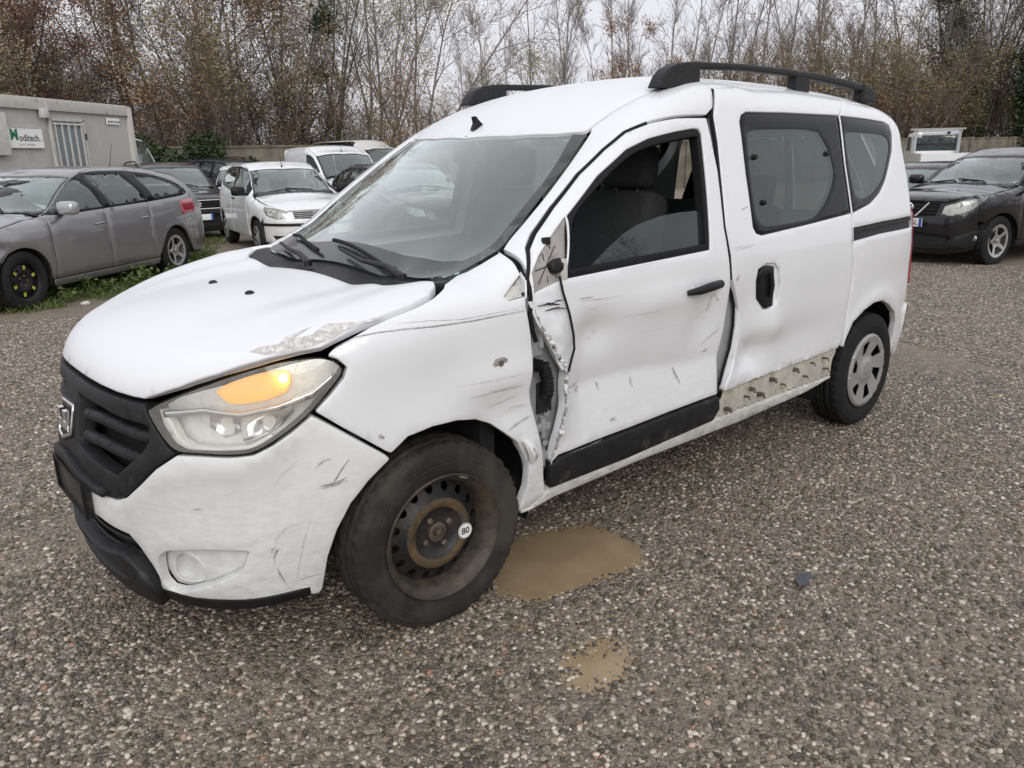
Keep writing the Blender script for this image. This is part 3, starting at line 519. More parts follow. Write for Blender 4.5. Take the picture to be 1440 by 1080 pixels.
M['rust']=simple('rusty_steel_wheel',(.032,.031,.031),.5,metal=.4,vary=.35,scale=22,bump=.4,dirt=((.085,.058,.03),13,.54))
M['rimdirt']=simple('mud_stained_rim',(.060,.050,.040),.6,metal=.25,vary=.4,scale=26,bump=.4,dirt=((.12,.085,.048),10,.50))
M['rustband']=simple('rusty_wheel_band',(.095,.062,.03),.75,metal=.1,vary=.5,scale=30,bump=.5,dirt=((.05,.042,.035),16,.5))
M['hubcap']=simple('silver_wheel_cover',(.36,.36,.355),.38,metal=.35,vary=.1,scale=14,dirt=((.22,.20,.17),8,.6))
M['alloy']=simple('silver_alloy',(.55,.55,.54),.3,metal=.8,vary=.1,scale=14)
M['bolt']=simple('steel_bolt',(.16,.13,.10),.5,metal=.6,vary=.3)
M['sticker']=simple('white_sticker',(.82,.82,.80),.5,vary=.03)
M['ink']=simple('black_print',(.015,.015,.015),.6,vary=.1)
M['ribbed']=simple('dirty_ribbed_steel',(.52,.50,.43),.6,vary=.15,scale=8,dirt=((.27,.21,.135),12,.55))
M['brown']=simple('brown_dirt',(.14,.095,.06),.85,vary=.3)
M['plate']=simple('dark_plate_holder',(.011,.011,.012),.35,vary=.4,scale=18,dirt=((.085,.08,.075),14,.55))
M['white_plastic']=simple('dirty_white_plastic',(.58,.57,.53),.5,vary=.1,scale=10,dirt=((.25,.22,.19),22,.58))
M['grey_plastic']=simple('soiled_grey_plastic',(.33,.31,.29),.6,vary=.15,scale=14,dirt=((.14,.12,.11),20,.55))
M['shadow_gap']=M['void']
# ---------------- the damaged white van ----------------
DS=Dom('side');DT=Dom('top');DP=Dom('pol');DC=Dom('cyl');DRR=Dom('rear',px=2.9,pr=.9)
def gau(U,x,z,sx,sz): return np.exp(-((U[:,0]-x)/sx)**2-((U[:,1]-z)/sz)**2)
def wob(U,s,seed):
    r=np.random.default_rng(seed);o=np.zeros(len(U))
    for i in range(6):
        a=r.uniform(0,6.28,2);f=s*r.uniform(.5,1.6);th=r.uniform(0,3.14)
        o+=np.sin((U[:,0]*math.cos(th)+U[:,1]*math.sin(th))*f+a[0])
    return o/6
def door_disp(U,P=None):
    x,z=U[:,0],U[:,1]; zc=.685-.05*(x-.5)/.9+.008*np.sin(x*9)
    up=np.clip((.97-z)/(.97-zc),0,1); lo=np.clip((z-.43)/(zc-.43),0,1)
    d=np.where(z>zc,up**1.25,lo**.9)
    env=sstep((x-.47)/.16)*(1-.35*sstep((x-1.2)/.25))
    r=-.052*d*env
    r+=-.022*gau(U,.66,.86,.11,.07)-.012*gau(U,1.30,.80,.10,.10)+.008*gau(U,1.0,.92,.2,.05)
    fr=sstep((.62-x)/.14)*sstep((1.02-z)/.1)
    r+=fr*(.005*wob(U,60,3)+.006*sstep((.56-x)/.08)*np.sin(z*22+1))
    r+=.0016*wob(U,22,5)*sstep((1.0-z)/.1)
    return r
def fender_disp(U,P=None):
    x,z=U[:,0],U[:,1]
    r=-.020*gau(U,.20,.66,.14,.07)+.010*gau(U,.24,.79,.16,.05)-.010*gau(U,-.02,.80,.14,.10)
    r+=sstep((x-.30)/.08)*sstep((.72-z)/.1)*(.006*wob(U,45,8))
    r+=-.016*gau(U,.31,.50,.03,.05)+.012*gau(U,.345,.53,.02,.03)
    return r
def slider_disp(U,P=None):
    x,z=U[:,0],U[:,1]
    r=-.042*gau(U,1.66,.60,.10,.085)+.018*gau(U,1.78,.70,.10,.07)-.018*gau(U,1.58,.80,.10,.14)+.014*gau(U,1.60,.52,.07,.04)
    r+=-.016*gau(U,2.0,.62,.35,.10)+.003*wob(U,14,4)*sstep((1.0-z)/.2)*sstep((2.1-x)/.4)
    return r
def quarter_disp(U,P=None):
    x,z=U[:,0],U[:,1]; 
    ra=np.hypot(x-2.81,z-.305); return .014*np.exp(-((ra-.40)/.05)**2)*sstep((z-.25)/.1)-.006*gau(U,3.05,.80,.2,.1)
def bumper_disp(U,P=None):
    u,z=U[:,0],U[:,1]; a=np.abs(u)
    # shoulder line: the upper band stands proud, the face below it tucks in
    zl=np.interp(a,[0,.25,.315,.388,.467,.565,.70,.771,.833,.907],[.40,.42,.464,.53,.588,.619,.63,.66,.711,.80])-.010
    w=sstep((a-.24)/.08)*sstep((1.02-a)/.2); return -w*(.012*sstep((zl+.010-z)/.020)+.11*np.clip(zl-z,0,.12)*sstep((zl-z)/.05))
def scratches(H,dm,pts,w,seed,disp,par):
    rg=np.random.default_rng(seed); P=np.array(pts,float); b=MB()
    n=1 if w<.005 else (3 if w<.011 else 6)
    t=P[-1]-P[0]; t/=np.linalg.norm(t)+1e-9; nn=np.array([-t[1],t[0]])
    for k in range(n):
        o=nn*rg.uniform(-.6,.6)*w*(0 if n==1 else 1); a,c=sorted(rg.uniform(0,1,2)) if n>1 else (0,1)
        if c-a<.35: a,c=0,1
        m=max(3,len(P)); f=np.linspace(a,c,m)*(len(P)-1); i=np.minimum(f.astype(int),len(P)-2); Q=P[i]*(1-(f-i))[:,None]+P[i+1]*(f-i)[:,None]+o+rg.normal(0,w*.12,(m,2))
        V,F=strip_on(H,dm,Q,min(w*.45,.0021)*rg.uniform(.4,1.0),jag=.6,seed=seed*7+k,disp=disp,off=.0012,res=.008); b.add(V,F)
    o=obj('scratch',b.V,b.F,M['scratch'] if seed%3 else M['scuff'],par); return o
DX=Dom('xcyl',cz=1.0,cr=.8)
xz=lambda Q:Q[:,[0,2]]
def build_van():
    van=empty('damaged_van',(0,0,0),0,'white van with crumpled front door, bare steel front wheel and black roof rails','van')
    W=M['white']; H=HERO
    P=lambda n,d,o,m,par=van,**k: panel(n,H,d,o,m,par,**k)
    # bonnet
    hood=P('bonnet',DC,HD['hood'],M['white_top'],res=.03,gap=.005,rim=.006,depth=.03)
    for u,v in ((.62,.16),(.62,-.16)):
        q=DC.pts(H,np.array([[math.atan2(1.04-.45,.17+.0)*.7,v]]))[0]
        b=MB(); b.lathe([(-.004,.017),(.004,.015),(.009,.009),(.010,.0)],12,'z',q); o=b.build('washer_jet',M['trim'],hood)
    sc=P('scuff_mark',DC,HD['hoodscratch'],M['scuff'],hood,res=.02,gap=0,rim=.0005,depth=0,off=.0012)
    # bumper with fog lamp recess
    fg=inset(resample(np.array(HD['fog']) if area(np.array(HD['fog']))>0 else np.array(HD['fog'])[::-1],.02,True),.009); fogs=[fg,fg*np.array([-1,1])]
    bump=P('front_bumper',DP,HD['bumper'],M['white_bumper'],res=.03,gap=.002,rim=.005,depth=.03,holes=fogs,hsmooth=True,disp=bumper_disp)
    for sgn in (1,-1):
        fo=[[sgn*a,b] for a,b in HD['fog']]; fr=[[sgn*a,b] for a,b in HD['fogring']]
        pan=P('fog_lamp_recess',DP,fo,M['white_bumper'],bump,res=.02,off=-.036,gap=-.012,rim=.001,depth=0,holes=[fr],hsmooth=True,smooth=True,disp=bumper_disp)
        P('fog_lamp_blank',DP,fr,M['white_bumper'],bump,res=.016,off=-.062,gap=-.010,rim=.002,depth=0,smooth=True,disp=bumper_disp)
        P('fog_lamp_rim',DP,np.array(fr),M['white_bumper'],bump,res=.016,off=-.033,gap=-.003,rim=.003,depth=.03,smooth=True,holes=[inset(resample(np.array(fr) if area(np.array(fr))>0 else np.array(fr)[::-1],.01,True),.003)],disp=bumper_disp)
    # grille: frame with two openings, rounded bars, badge
    op=HD['lamp_pocket_open']; op2=[[-a,b] for a,b in op][::-1]
    gr=P('grille',DP,HD['grille'],M['black_plastic'],res=.025,gap=.002,rim=.004,depth=.05,holes=[op,op2],off=.002,hsmooth=True)
    inn=[[-.52,.50],[.52,.50],[.52,.80],[-.52,.80]]
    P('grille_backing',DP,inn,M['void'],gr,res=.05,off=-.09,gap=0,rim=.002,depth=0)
    for key in('slat1','slat2'):
        L=resample(np.array(HD[key]),.02,closed=False)
        for s in(1,-1):
            Lq=L.copy(); Lq[:,0]*=s; X=DP.pts(H,Lq); Nn=H.normal(X); X=X-Nn*.022; n=len(X)
            b=MB(); b.tube([tuple(x) for x in X],[.019 if 0<i<n-1 else .012 for i in range(n)],12); bar=b.build('grille_bar',M['black_plastic'],gr)
            for f in (.18,.40,.62,.84):
                i=int(f*(n-1)); Q=X[i]; t=X[min(i+1,n-1)]-X[i-1]; t/=np.linalg.norm(t); nb=MB(); nb.tube([tuple(Q-t*.0035),tuple(Q+t*.0035)],.0196,12); nb.build('bar_notch',M['void'],gr)
    P('badge_plinth',DP,HD['logo'],M['black_plastic'],gr,res=.03,off=.008,gap=-.006,rim=.006,depth=.03)
    P('badge_edge',DP,HD['logo'],M['chrome'],gr,res=.03,off=.012,gap=.0,rim=.003,depth=.008,holes=[inset(resample(np.array(HD['logo']) if area(np.array(HD['logo']))>0 else np.array(HD['logo'])[::-1],.03),.011)])
    b2=MB()
    for s in(1,-1): b2.prism([(s*.014,.725),(s*.046,.725),(s*.046,.660),(s*.014,.678)],'x',-.846,-.832)
    b2.prism([(-.044,.690),(.044,.690),(.036,.664),(-.036,.664)],'x',-.848,-.834); b2.build('silver_badge',M['chrome'],gr)
    lipU=np.array([[-.27,.512],[-.2,.52],[-.08,.55],[0,.557],[.08,.55],[.2,.52],[.27,.512],[.27,.535],[.2,.548],[.08,.578],[0,.588],[-.08,.578],[-.2,.548],[-.27,.535]])
    P('grille_lip',DP,lipU,M['black_plastic'],gr,res=.02,off=.020,gap=0,rim=.005,depth=.03)
    # lower intake and chin
    it=[[-.42,.10],[.42,.10],[.40,.24],[.33,.40],[.22,.44],[-.22,.44],[-.33,.40],[-.40,.24]]
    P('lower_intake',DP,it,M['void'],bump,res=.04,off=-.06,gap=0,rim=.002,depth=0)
    for zz in (.27,.31,.35,.39):
        X=DP.pts(H,np.array([[a,zz] for a in np.linspace(-.36,.36,21)])); X=X-H.normal(X)*.045; b=MB(); b.tube([tuple(x) for x in X],.006,6); b.build('intake_slat',M['trim'],bump)
    ch=[[-.345,.125],[-.2,.130],[0,.145],[.2,.130],[.345,.125],[.372,.19],[.362,.24],[.325,.29],[.27,.325],[.18,.31],[0,.30],[-.18,.31],[-.27,.325],[-.325,.29],[-.362,.24],[-.372,.19]]
    P('chin_spoiler',DP,ch,M['black_plastic'],van,res=.03,off=.004,gap=0,rim=.012,depth=.05,smooth=True,holes=[[[-.26,.225],[0,.235],[.26,.225],[.22,.275],[0,.285],[-.22,.275]]])
    ul=[[-.86,.195],[-.5,.150],[0,.135],[.5,.150],[.86,.195],[.86,.225],[.5,.195],[0,.19],[-.5,.195],[-.86,.225]]
    P('underbumper_skirt',DP,ul,M['trim'],van,res=.05,off=-.02,gap=0,rim=.003,depth=.05)
    # plate holder
    pb=MB(); pb.box((-.850,-.015,.478),(.018,.36,.118),bev=.006); pl=pb.build('number_plate_holder',M['plate'],van)
    pf=MB(); 
    for zz in(.423,.533): pf.box((-.862,-.015,zz),(.008,.364,.010))
    for yy in(-.192,.162): pf.box((-.8625,yy,.478),(.008,.012,.100))
    pf.build('plate_frame',M['trim'],pl)
    # headlights
    for s in(1,-1):
        f=lambda k:[[s*a,b] for a,b in HD[k]]
        hl=P('headlight',DP,f('headlight'),M['lens'],van,res=.025,gap=.003,rim=.004,depth=0,off=.004,smooth=True)
        hl0=resample(np.array(f('headlight')) if area(np.array(f('headlight')))>0 else np.array(f('headlight'))[::-1],.02,True); hi=inset(hl0,.005)+np.array([-s*.008,.006])*sstep((np.abs(hl0[:,:1])-.52)/.2)*sstep((.93-hl0[:,1:])/.05)
        P('lamp_gasket',DP,f('headlight'),M['seal'],hl,res=.02,gap=.001,rim=.002,depth=.03,off=-.001,smooth=True,holes=[hi])
        P('lamp_housing',DP,f('headlight'),M['reflector'],hl,res=.03,gap=-.004,rim=.003,depth=0,off=-.075,smooth=True)
        P('lamp_bezel',DP,f('hlband'),M['lamp_white'],hl,res=.02,gap=0,rim=.003,depth=.03,off=-.030)
        P('chrome_divider',DP,f('chromebar'),M['chrome'],hl,res=.02,gap=0,rim=.003,depth=.03,off=-.028)
        P('indicator_reflector',DP,f('amber'),M['amber'] if s==1 else M['lamp_white'],hl,res=.02,gap=0,rim=.003,depth=.03,off=-.045,smooth=True)
        for key in('bowl1','bowl2'): P('lamp_bowl',DP,f(key),M['chrome'],hl,res=.018,gap=0,rim=.003,depth=.02,off=-.05,smooth=True,disp=(lambda U,Q:-.03*np.exp(-(((U-U.mean(0))/.05)**2).sum(1))))
        if s==1:
            q=DP.pts(H,np.array(f('bulb')))[0]; n=H.normal(q[None])[0]; q=q-n*.035
            b=MB(); b.lathe([(-.012,.0),(-.008,.009),(0,.012),(.008,.009),(.012,0)],12,'y',q); b.build('indicator_bulb',M['bulb'],hl)
    # wings
    arch=lambda cx,R,a0,a1,n=18:[(cx+R*math.cos(math.radians(a)),.305+R*math.sin(math.radians(a))) for a in np.linspace(a0,a1,n)]
    fe=P('front_wing',DX,HD['fender_x'],W,res=.022,gap=.0035,rim=.004,depth=.03,disp=lambda U,Q:fender_disp(xz(Q)),holes=[HD['triangle_x']])
    P('wing_corner_recess',DS,HD['triangle'],M['white_plastic'],fe,res=.02,off=-.016,gap=-.004,rim=.002,depth=0)
    for (x,z) in((.352,1.062),(.335,1.035),(.36,1.04)):
        b=MB(); b.lathe([(-.014,.0),(-.014,.007),(.004,.006),(.004,0)],8,'y',(x,-.842,z)); b.build('fastener',M['void'],fe)
    P('front_wing',DX,HD['fender_x'],W,mirror='only',res=.03,gap=.002,rim=.004,depth=.03)
    rp=P('side_repeater_mount',DS,HD['repeater'],M['grey_plastic'],fe,res=.008,gap=0,rim=.003,depth=.008,off=.004,smooth=True)
    b=MB(); b.lathe([(-.003,0),(-.003,.010),(.002,.008),(.0,.0)],12,'y',(.213,-.8745,.838)); b.build('repeater_hole',M['brown'],fe)
    b=MB(); b.tube([(.315,-.862,.555),(.328,-.872,.535),(.340,-.876,.510),(.345,-.872,.485),(.338,-.862,.47)],[.010,.016,.02,.016,.008],8); b.build('curled_arch_edge',M['white_bumper'],fe)
    b=MB(); b.tube([(.333,-.888,.53),(.345,-.893,.505),(.343,-.888,.485)],[.004,.007,.003],6); b.build('torn_rust_spot',M['bare'],fe)
    # front door, left side crumpled, right side straight
    ring=lambda k,d:inset(resample(np.array(HD[k]) if area(np.array(HD[k]))>0 else np.array(HD[k])[::-1],.02,True),d)
    clean=[[.40,1.165],[.466,1.209],[.566,1.285],[.714,1.389],[.845,1.47],[.957,1.529],[1.06,1.56],[1.217,1.583],[1.41,1.588],[1.418,1.517],[1.43,1.382],[1.425,1.164],[1.44,1.0],[1.445,.8],[1.435,.61],[1.43,.46],[.45,.44],[.43,.46],[.40,.60],[.36,.8],[.352,1.0],[.36,1.08]]
    for s in(-1,1):
        kw=dict(disp=lambda U,Q:door_disp(xz(Q)),res=.016) if s<0 else dict(mirror='only',res=.03)
        dr=P('front_door',DX,HD['front_door_x'] if s<0 else to_x(DX,DS.pts(H,np.array(clean))),W,gap=.003,rim=.004,depth=.03,holes=[HD['door_window_x'],HD['mirror_plate_x']] if s<0 else [HD['door_window_x']],**kw)
        mk=None if s<0 else 'only'
        P('window_seal',DX,HD['door_window_x'],M['seal'],dr,mirror=mk,res=.02,off=-.006,gap=-.002,rim=.002,depth=.04,smooth=True,holes=[ring('door_window_x',.019)])
        P('window_pane',DS,HD['doorglass'],M['doorglass'],dr,mirror=mk,res=.04,off=-.024,gap=0,rim=.001,depth=0)
        P('door_moulding',DS,HD['door_moulding'],M['dirty_trim'],dr,mirror=mk,res=.03,off=.004,gap=.001,rim=.006,depth=.03)
        hm=np.array(HD['handle_front']); X=DS.pts(H,resample(hm,.01,True)); c=X.mean(0)
        sg=1 if s<0 else -1
        rc=P('handle_cup',DS,[[1.17,.955],[1.2,.915],[1.27,.90],[1.34,.915],[1.36,.945],[1.3,.97],[1.2,.972]],W,dr,mirror=mk,res=.015,off=-.006,gap=0,rim=.002,depth=0,smooth=True,disp=(lambda U,Q:door_disp(U)+.0085) if s<0 else None)
        b=MB(); b.tube([(1.150,sg*-.874,.938),(1.19,sg*-.900,.945),(1.25,sg*-.906,.953),(1.32,sg*-.903,.957),(1.362,sg*-.876,.952)],[.010,.016,.018,.017,.011],10); b.build('door_handle',M['trim'],dr)
        if s<0:
            mp=P('mirror_mount',DX,HD['mirror_plate_x'],M['grey_plastic'],dr,res=.015,off=-.012,gap=-.005,rim=.002,depth=0)
            mr=MB()
            for a,c2 in (((.40,1.10),(.50,1.12)),((.44,1.06),(.45,1.15)),((.40,1.06),(.50,1.17)),((.48,1.07),(.485,1.18))):
                q=DS.pts(H,np.array([a,c2])); q[:,1]+=.010; mr.tube([tuple(q[0]),tuple(q[1])],.0015,5)
            mr.build('mount_rib',M['trim'],dr)
            P('broken_mirror_stub',DS,HD['d_blob'],M['trim'],dr,res=.012,off=.012,gap=0,rim=.008,depth=.03)
            b=MB(); b.box((.505,-.85,1.095),(.03,.02,.07),bev=.006); b.build('mirror_bracket',M['white_plastic'],dr)
            q=DS.pts(H,np.array([[.478,1.187]]))[0]; b=MB(); b.box((q[0],q[1]+.004,q[2]),(.03,.012,.022)); b.build('plug_socket',M['void'],dr)
            X=DS.pts(H,resample(np.array(HD['d_cable']),.03,closed=False)); dd=door_disp(np.stack([X[:,0],X[:,2]],1))
            b=MB(); b.tube([(x,y-.012-max(0,0)*d,z) for (x,y,z),d in zip(X,dd)],.0042,8); b.build('dangling_cable',M['trim'],dr)
            # torn skin along the leading edge
            rg=np.random.default_rng(4)
            P('folded_skin',DS,HD['d_torn'],W,dr,res=.012,off=.006,gap=-.002,rim=.001,depth=.004,disp=lambda U,Q:door_disp(U)+.006*wob(U,70,11))
            edge=resample(np.array([[.365,.98],[.391,.912],[.43,.855],[.462,.81],[.490,.775],[.506,.745],[.503,.70],[.498,.647],[.485,.59],[.471,.536],[.458,.47],[.450,.42]]),.011,closed=False)
            for kk,(mm,w0,w1,jit,sd) in enumerate(((M['bare'],.005,.020,.008,1),(M['white'],.004,.026,.010,2),(M['bare_dark'],.002,.009,.008,3))):
                r2=np.random.default_rng(sd); n=len(edge); lw=r2.uniform(w0,w1,n)*sstep(np.linspace(0,6,n))*sstep(np.linspace(6,0,n)); k3=np.convolve(r2.uniform(0,1,n),np.ones(5)/5,'same')
                A=edge+np.stack([-.004+r2.normal(0,.002,n),np.zeros(n)],1); B=edge+np.stack([lw*(.4+k3),r2.normal(0,.003,n)],1)
                X=DS.pts(H,np.concatenate([A,B])); dd=door_disp(np.concatenate([A,B])); X[:,1]+=-(dd+.004)-np.concatenate([r2.normal(.004,jit*.35,n),np.abs(r2.normal(0,jit*.45,n))])
                obj('torn_edge_strip',X,[(i,i+1,n+i+1,n+i) for i in range(n-1) if r2.random()>(.12 if kk!=2 else .4)],mm,dr,smooth=False)
            sp=[list(a) for a in HD['front_door_x'][7::-1]]+[[.352,.0],[.345,-.03],[.352,-.07],[.368,-.11]]
            X=DX.pts(H,resample(np.array(sp),.03,closed=False)); Nn=H.normal(X); X=X-Nn*.003; b=MB(); b.tube([tuple(a) for a in X],.0075,8); b.build('door_seal',M['seal'],dr)
            for k,(x0,z0,x1,z1,w) in enumerate(((.37,.995,.47,.985,.012),(.40,.975,.50,.97,.010),(.42,.99,.49,1.0,.008))):
                V,F=strip_on(H,DS,[[x0,z0],[(x0+x1)/2,(z0+z1)/2+.006],[x1,z1]],w*.55,off=.010,jag=.5,seed=k,disp=door_disp); obj('torn_edge',V,F,M['bare_dark'],dr)
            V,F=strip_on(H,DS,[[1.32,.90],[1.345,.905],[1.36,.895]],.012,off=.002,jag=.4,seed=9,disp=door_disp); obj('tape_scrap',V,F,M['white_plastic'],dr)
            V,F=strip_on(H,DS,[[1.315,.84],[1.325,.90]],.012,off=.002,jag=.4,seed=10,disp=door_disp); obj('tape_scrap',V,F,M['white_plastic'],dr)
            q=DS.pts(H,np.array([[1.37,.886]]))[0]; b=MB(); b.lathe([(.012,.0),(.012,.007),(-.002,.007),(-.002,.004),(.01,.003),(.01,0)],10,'y',q+np.array([0,.012,0])); b.build('lock_hole',M['bolt'],dr)
            for i,(pts,w) in enumerate(SCRATCH['door']):
                scratches(H,DS,pts,w,i,door_disp,dr)
    for i,(pts,w) in enumerate(SCRATCH['fender']):
        scratches(H,DS,pts,w,i+40,fender_disp,fe)
    for i,(pts,w) in enumerate(SCRATCH['bumper']):
        scratches(H,DP,pts,w,i+80,bumper_disp,bump)
    # sliding door and rear quarter
    sl_=DS.pts(H,np.array([[1.524,1.700],[1.452,1.592],[1.450,1.49],[1.424,1.163],[1.442,1.05],[1.450,.955]])); sl_=sl_-H.normal(sl_)*.009; b=MB(); b.tube([tuple(a) for a in sl_],.0085,8); b.build('door_gap_shade',M['seal'],van)  # black tube laid behind the door gap, standing in for its shade
    rec=HD['handle_recess']
    jp=P('door_jamb',DS,HD['jamb'],M['grey_jamb'],van,res=.025,off=-.045,gap=-.03,rim=.002,depth=0)
    for k,(dx,r) in enumerate(((.0,.006),(.022,.009))):
        q=DS.pts(H,np.array([[1.478+dx,.93],[1.512+dx,.84],[1.515+dx,.75],[1.505+dx,.66],[1.475+dx,.56],[1.462+dx,.50]])); q[:,1]+=.028; b=MB(); b.tube([tuple(a) for a in q],r,8); b.build('jamb_fold',M['white'] if k else M['seal'],van)
    for s in(-1,1):
        mk=None if s<0 else 'only'; kw=dict(disp=slider_disp,res=.022) if s<0 else dict(mirror='only',res=.035)
        sl=P('sliding_door',DS,HD['slider'] if s<0 else [[1.527,1.708],[1.46,1.59],[1.455,1.49],[1.43,1.163],[1.45,.955],[1.45,.7],[1.45,.47]]+HD['slider'][12:],W,gap=.003,rim=.005,depth=.03,holes=[HD['slider_window'],rec],**kw)
        P('window_border',DS,HD['slider_window'],M['frit'],sl,mirror=mk,res=.03,off=-.003,gap=.002,rim=.003,depth=.02,smooth=True,holes=[ring('slider_clear',0)])
        P('window_pane',DS,HD['slider_clear'],M['tinted'],sl,mirror=mk,res=.05,off=-.004,gap=-.01,rim=.001,depth=0,smooth=True)
        P('handle_recess',DS,rec,W,sl,mirror=mk,res=.02,off=-.012,gap=-.006,rim=.002,depth=0,smooth=True,disp=(lambda U,Q:slider_disp(U)) if s<0 else None)
        hd=P('slide_handle',DS,HD['handle_slider'],M['trim'],sl,mirror=mk,res=.015,off=.008,gap=0,rim=.006,depth=.02,disp=(lambda U,Q:slider_disp(U)) if s<0 else None)
        b=MB(); b.tube([(1.715,s*.885,.955),(1.722,s*.889,.90),(1.722,s*.885,.85)],[.009,.011,.009],8); b.build('handle_grip',M['trim'],sl)
        for (x,z) in ((1.70,1.43),(1.72,1.245),(2.30,1.435)):
            q=DS.pts(H,np.array([[x,z]]))[0]; b=MB(); b.lathe([(-.010,0),(-.010,.008),(-.003,.012),(.004,.012),(.004,0)],12,'y',(q[0],q[1]*(-s),q[2])); b.build('window_clip',M['trim'],sl)
        qp=P('rear_quarter',DS,HD['quarter_panel'],W,van,mirror=mk,res=.025,gap=.003,rim=.004,depth=.03,holes=[HD['quarter_window'],HD['track']],disp=quarter_disp)
        P('window_border',DS,HD['quarter_window'],M['frit'],qp,mirror=mk,res=.03,off=-.003,gap=.002,rim=.003,depth=.02,smooth=True,holes=[ring('quarter_clear',0)])
        P('window_pane',DS,HD['quarter_clear'],M['tinted'],qp,mirror=mk,res=.05,off=-.004,gap=-.01,rim=.001,depth=0,smooth=True)
        tr=P('door_track',DS,HD['track'],M['trim'],qp,mirror=mk,res=.03,off=-.014,gap=-.006,rim=.002,depth=0)
        P('track_rail',DS,[[2.47,1.064],[3.2,1.078],[3.2,1.088],[2.47,1.074]],M['black_plastic'],qp,mirror=mk,res=.03,off=-.004,gap=0,rim=.003,depth=.012)
        rb=P('ribbed_panel',DS,HD['ribbed'],M['ribbed'],van,mirror=mk,res=.011,off=-.016,gap=-.003,rim=.002,depth=0,disp=lambda U,Q:.006*np.tanh(2.5*np.sin((U[:,0]+.35*U[:,1])*2*math.pi/.052))*(.4+.6*sstep(np.sin(U[:,0]*9)+.9)))
        rg=np.random.default_rng(2)
        for (x,z,big) in ((1.53,.375,1),(1.66,.405,0),(1.69,.435,1),(1.78,.39,1),(1.86,.445,1),(1.96,.40,0),(2.05,.455,1),(2.16,.40,0),(2.20,.46,0),(2.33,.46,0),(2.36,.40,0)):
            q=DS.pts(H,np.array([[x,z]]))[0]; sz=.012 if big else .006; b=MB(); b.tube([(q[0],s*(abs(q[1])-.02),q[2]),(q[0]-.004,s*(abs(q[1])+.012),q[2]+.003),(q[0]-.01,s*(abs(q[1])+.02),q[2]-.008)],[sz,sz*.8,sz*.5],6); b.build('broken_clip',M['bolt'],rb)
        P('sill',DS,HD['sill'],M['sill'],van,mirror=mk,res=.03,gap=.001,rim=.006,depth=.05,off=-.002)
    for i,(pts,w) in enumerate(SCRATCH['slider']):
        scratches(H,DS,pts,w,i+60,slider_disp,[c for c in van.children if c.name.startswith('sliding_door')][0])
    # A pillar and roof side (body frame between windscreen, roof and doors)
    frame=[[.378,1.160],[.372,1.168],[.531,1.274],[.708,1.400],[.905,1.534]]
    roofedge=DT.pts(H,np.array([[.912,-.568],[.93,-.566],[1.035,-.570],[1.172,-.579],[1.35,-.592],[1.53,-.60]]))
    wsedge=DT.pts(H,np.array([[.376,-.694],[.531,-.672],[.708,-.644],[.89,-.592]]))
    pil=[[p[0],p[2]] for p in wsedge]+[[p[0],p[2]] for p in roofedge]+[[1.515,1.700],[1.452,1.592]]+[[x,z+.006] for x,z in [[1.41,1.588],[1.217,1.583],[1.06,1.56],[.957,1.529],[.845,1.47],[.714,1.389],[.566,1.285],[.466,1.209],[.415,1.165]]]+[[.365,1.10],[.352,1.108],[.362,1.141]]
    dtop=DS.pts(H,np.array([[1.448,1.594],[1.41,1.593],[1.217,1.588],[1.06,1.566],[.957,1.535],[.845,1.476],[.714,1.395],[.566,1.291],[.466,1.215],[.418,1.172],[.372,1.11]]))
    wtop=DT.pts(H,np.array([[.378,-.700],[.376,-.694],[.531,-.671],[.708,-.643],[.80,-.62],[.90,-.588],[.93,-.568],[1.035,-.571],[1.172,-.580],[1.35,-.593],[1.53,-.603]]))
    btop=DS.pts(H,np.array([[1.50,1.690],[1.46,1.62]]))
    fd=np.array(HD['front_door_x'][:10])[::-1]+np.array([0,.004])
    pil=np.concatenate([to_x(DX,wtop),to_x(DX,btop),fd,[[.362,.075]]])
    for s in(-1,1): P('body_frame',DX,pil,W,van,mirror=None if s<0 else 'only',res=.02,gap=.0008,rim=.003,depth=.02)

    rf=P('roof',DT,HD['roof'],M['white_top'],van,res=.06,gap=.001,rim=.004,depth=.015,disp=lambda U,Q:-.004*np.exp(-((np.abs(U[:,1])-.30)/.02)**2)*sstep((U[:,0]-1.05)/.2))
    rs=[[.912,-.572],[1.035,-.576],[1.172,-.585],[1.35,-.598],[1.8,-.61],[2.4,-.61],[2.9,-.60],[3.12,-.57],[3.155,-.585],[3.13,-.64],[2.9,-.66],[2.4,-.69],[1.56,-.69],[1.5,-.675]]
    for s in(1,-1): P('roof_side',DT,[[a,s*b] for a,b in rs[3:]],W,van,res=.03,gap=.001,rim=.003,depth=.015)
    # windscreen, cowl, wipers
    wsh=[[.772,0],[.80,-.25],[.855,-.45],[.90,-.583],[.708,-.638],[.531,-.666],[.371,-.688],[.30,-.678],[.23,-.665],[.18,-.645],[.15,-.60],[.135,-.5],[.13,-.25],[.13,0]]; wi=wsh+[[a,-b] for a,b in wsh[::-1][1:-1]]
    ws=P('windscreen',DT,wi,M['ws'],van,res=.06,gap=.002,rim=.002,depth=0,off=-.006)
    wic=[[.825,0],[.85,-.25],[.885,-.40],[.875,-.52],[.70,-.585],[.53,-.612],[.37,-.628],[.29,-.60],[.25,-.5],[.235,-.25],[.235,0]]; wic=wic+[[a,-b] for a,b in wic[::-1][1:-1]]
    P('windscreen_border',DT,wi,M['wsfrit'],ws,res=.05,gap=.003,rim=.002,depth=0,off=-.002,holes=[wic],hsmooth=True)
    cw=[[.145,0],[.15,-.5],[.165,-.60],[.20,-.65],[.24,-.675],[.14,-.70],[.10,-.655],[.03,-.59],[-.02,-.5],[-.02,0]]; cw=cw+[[a,-b] for a,b in cw[::-1][1:-1]]
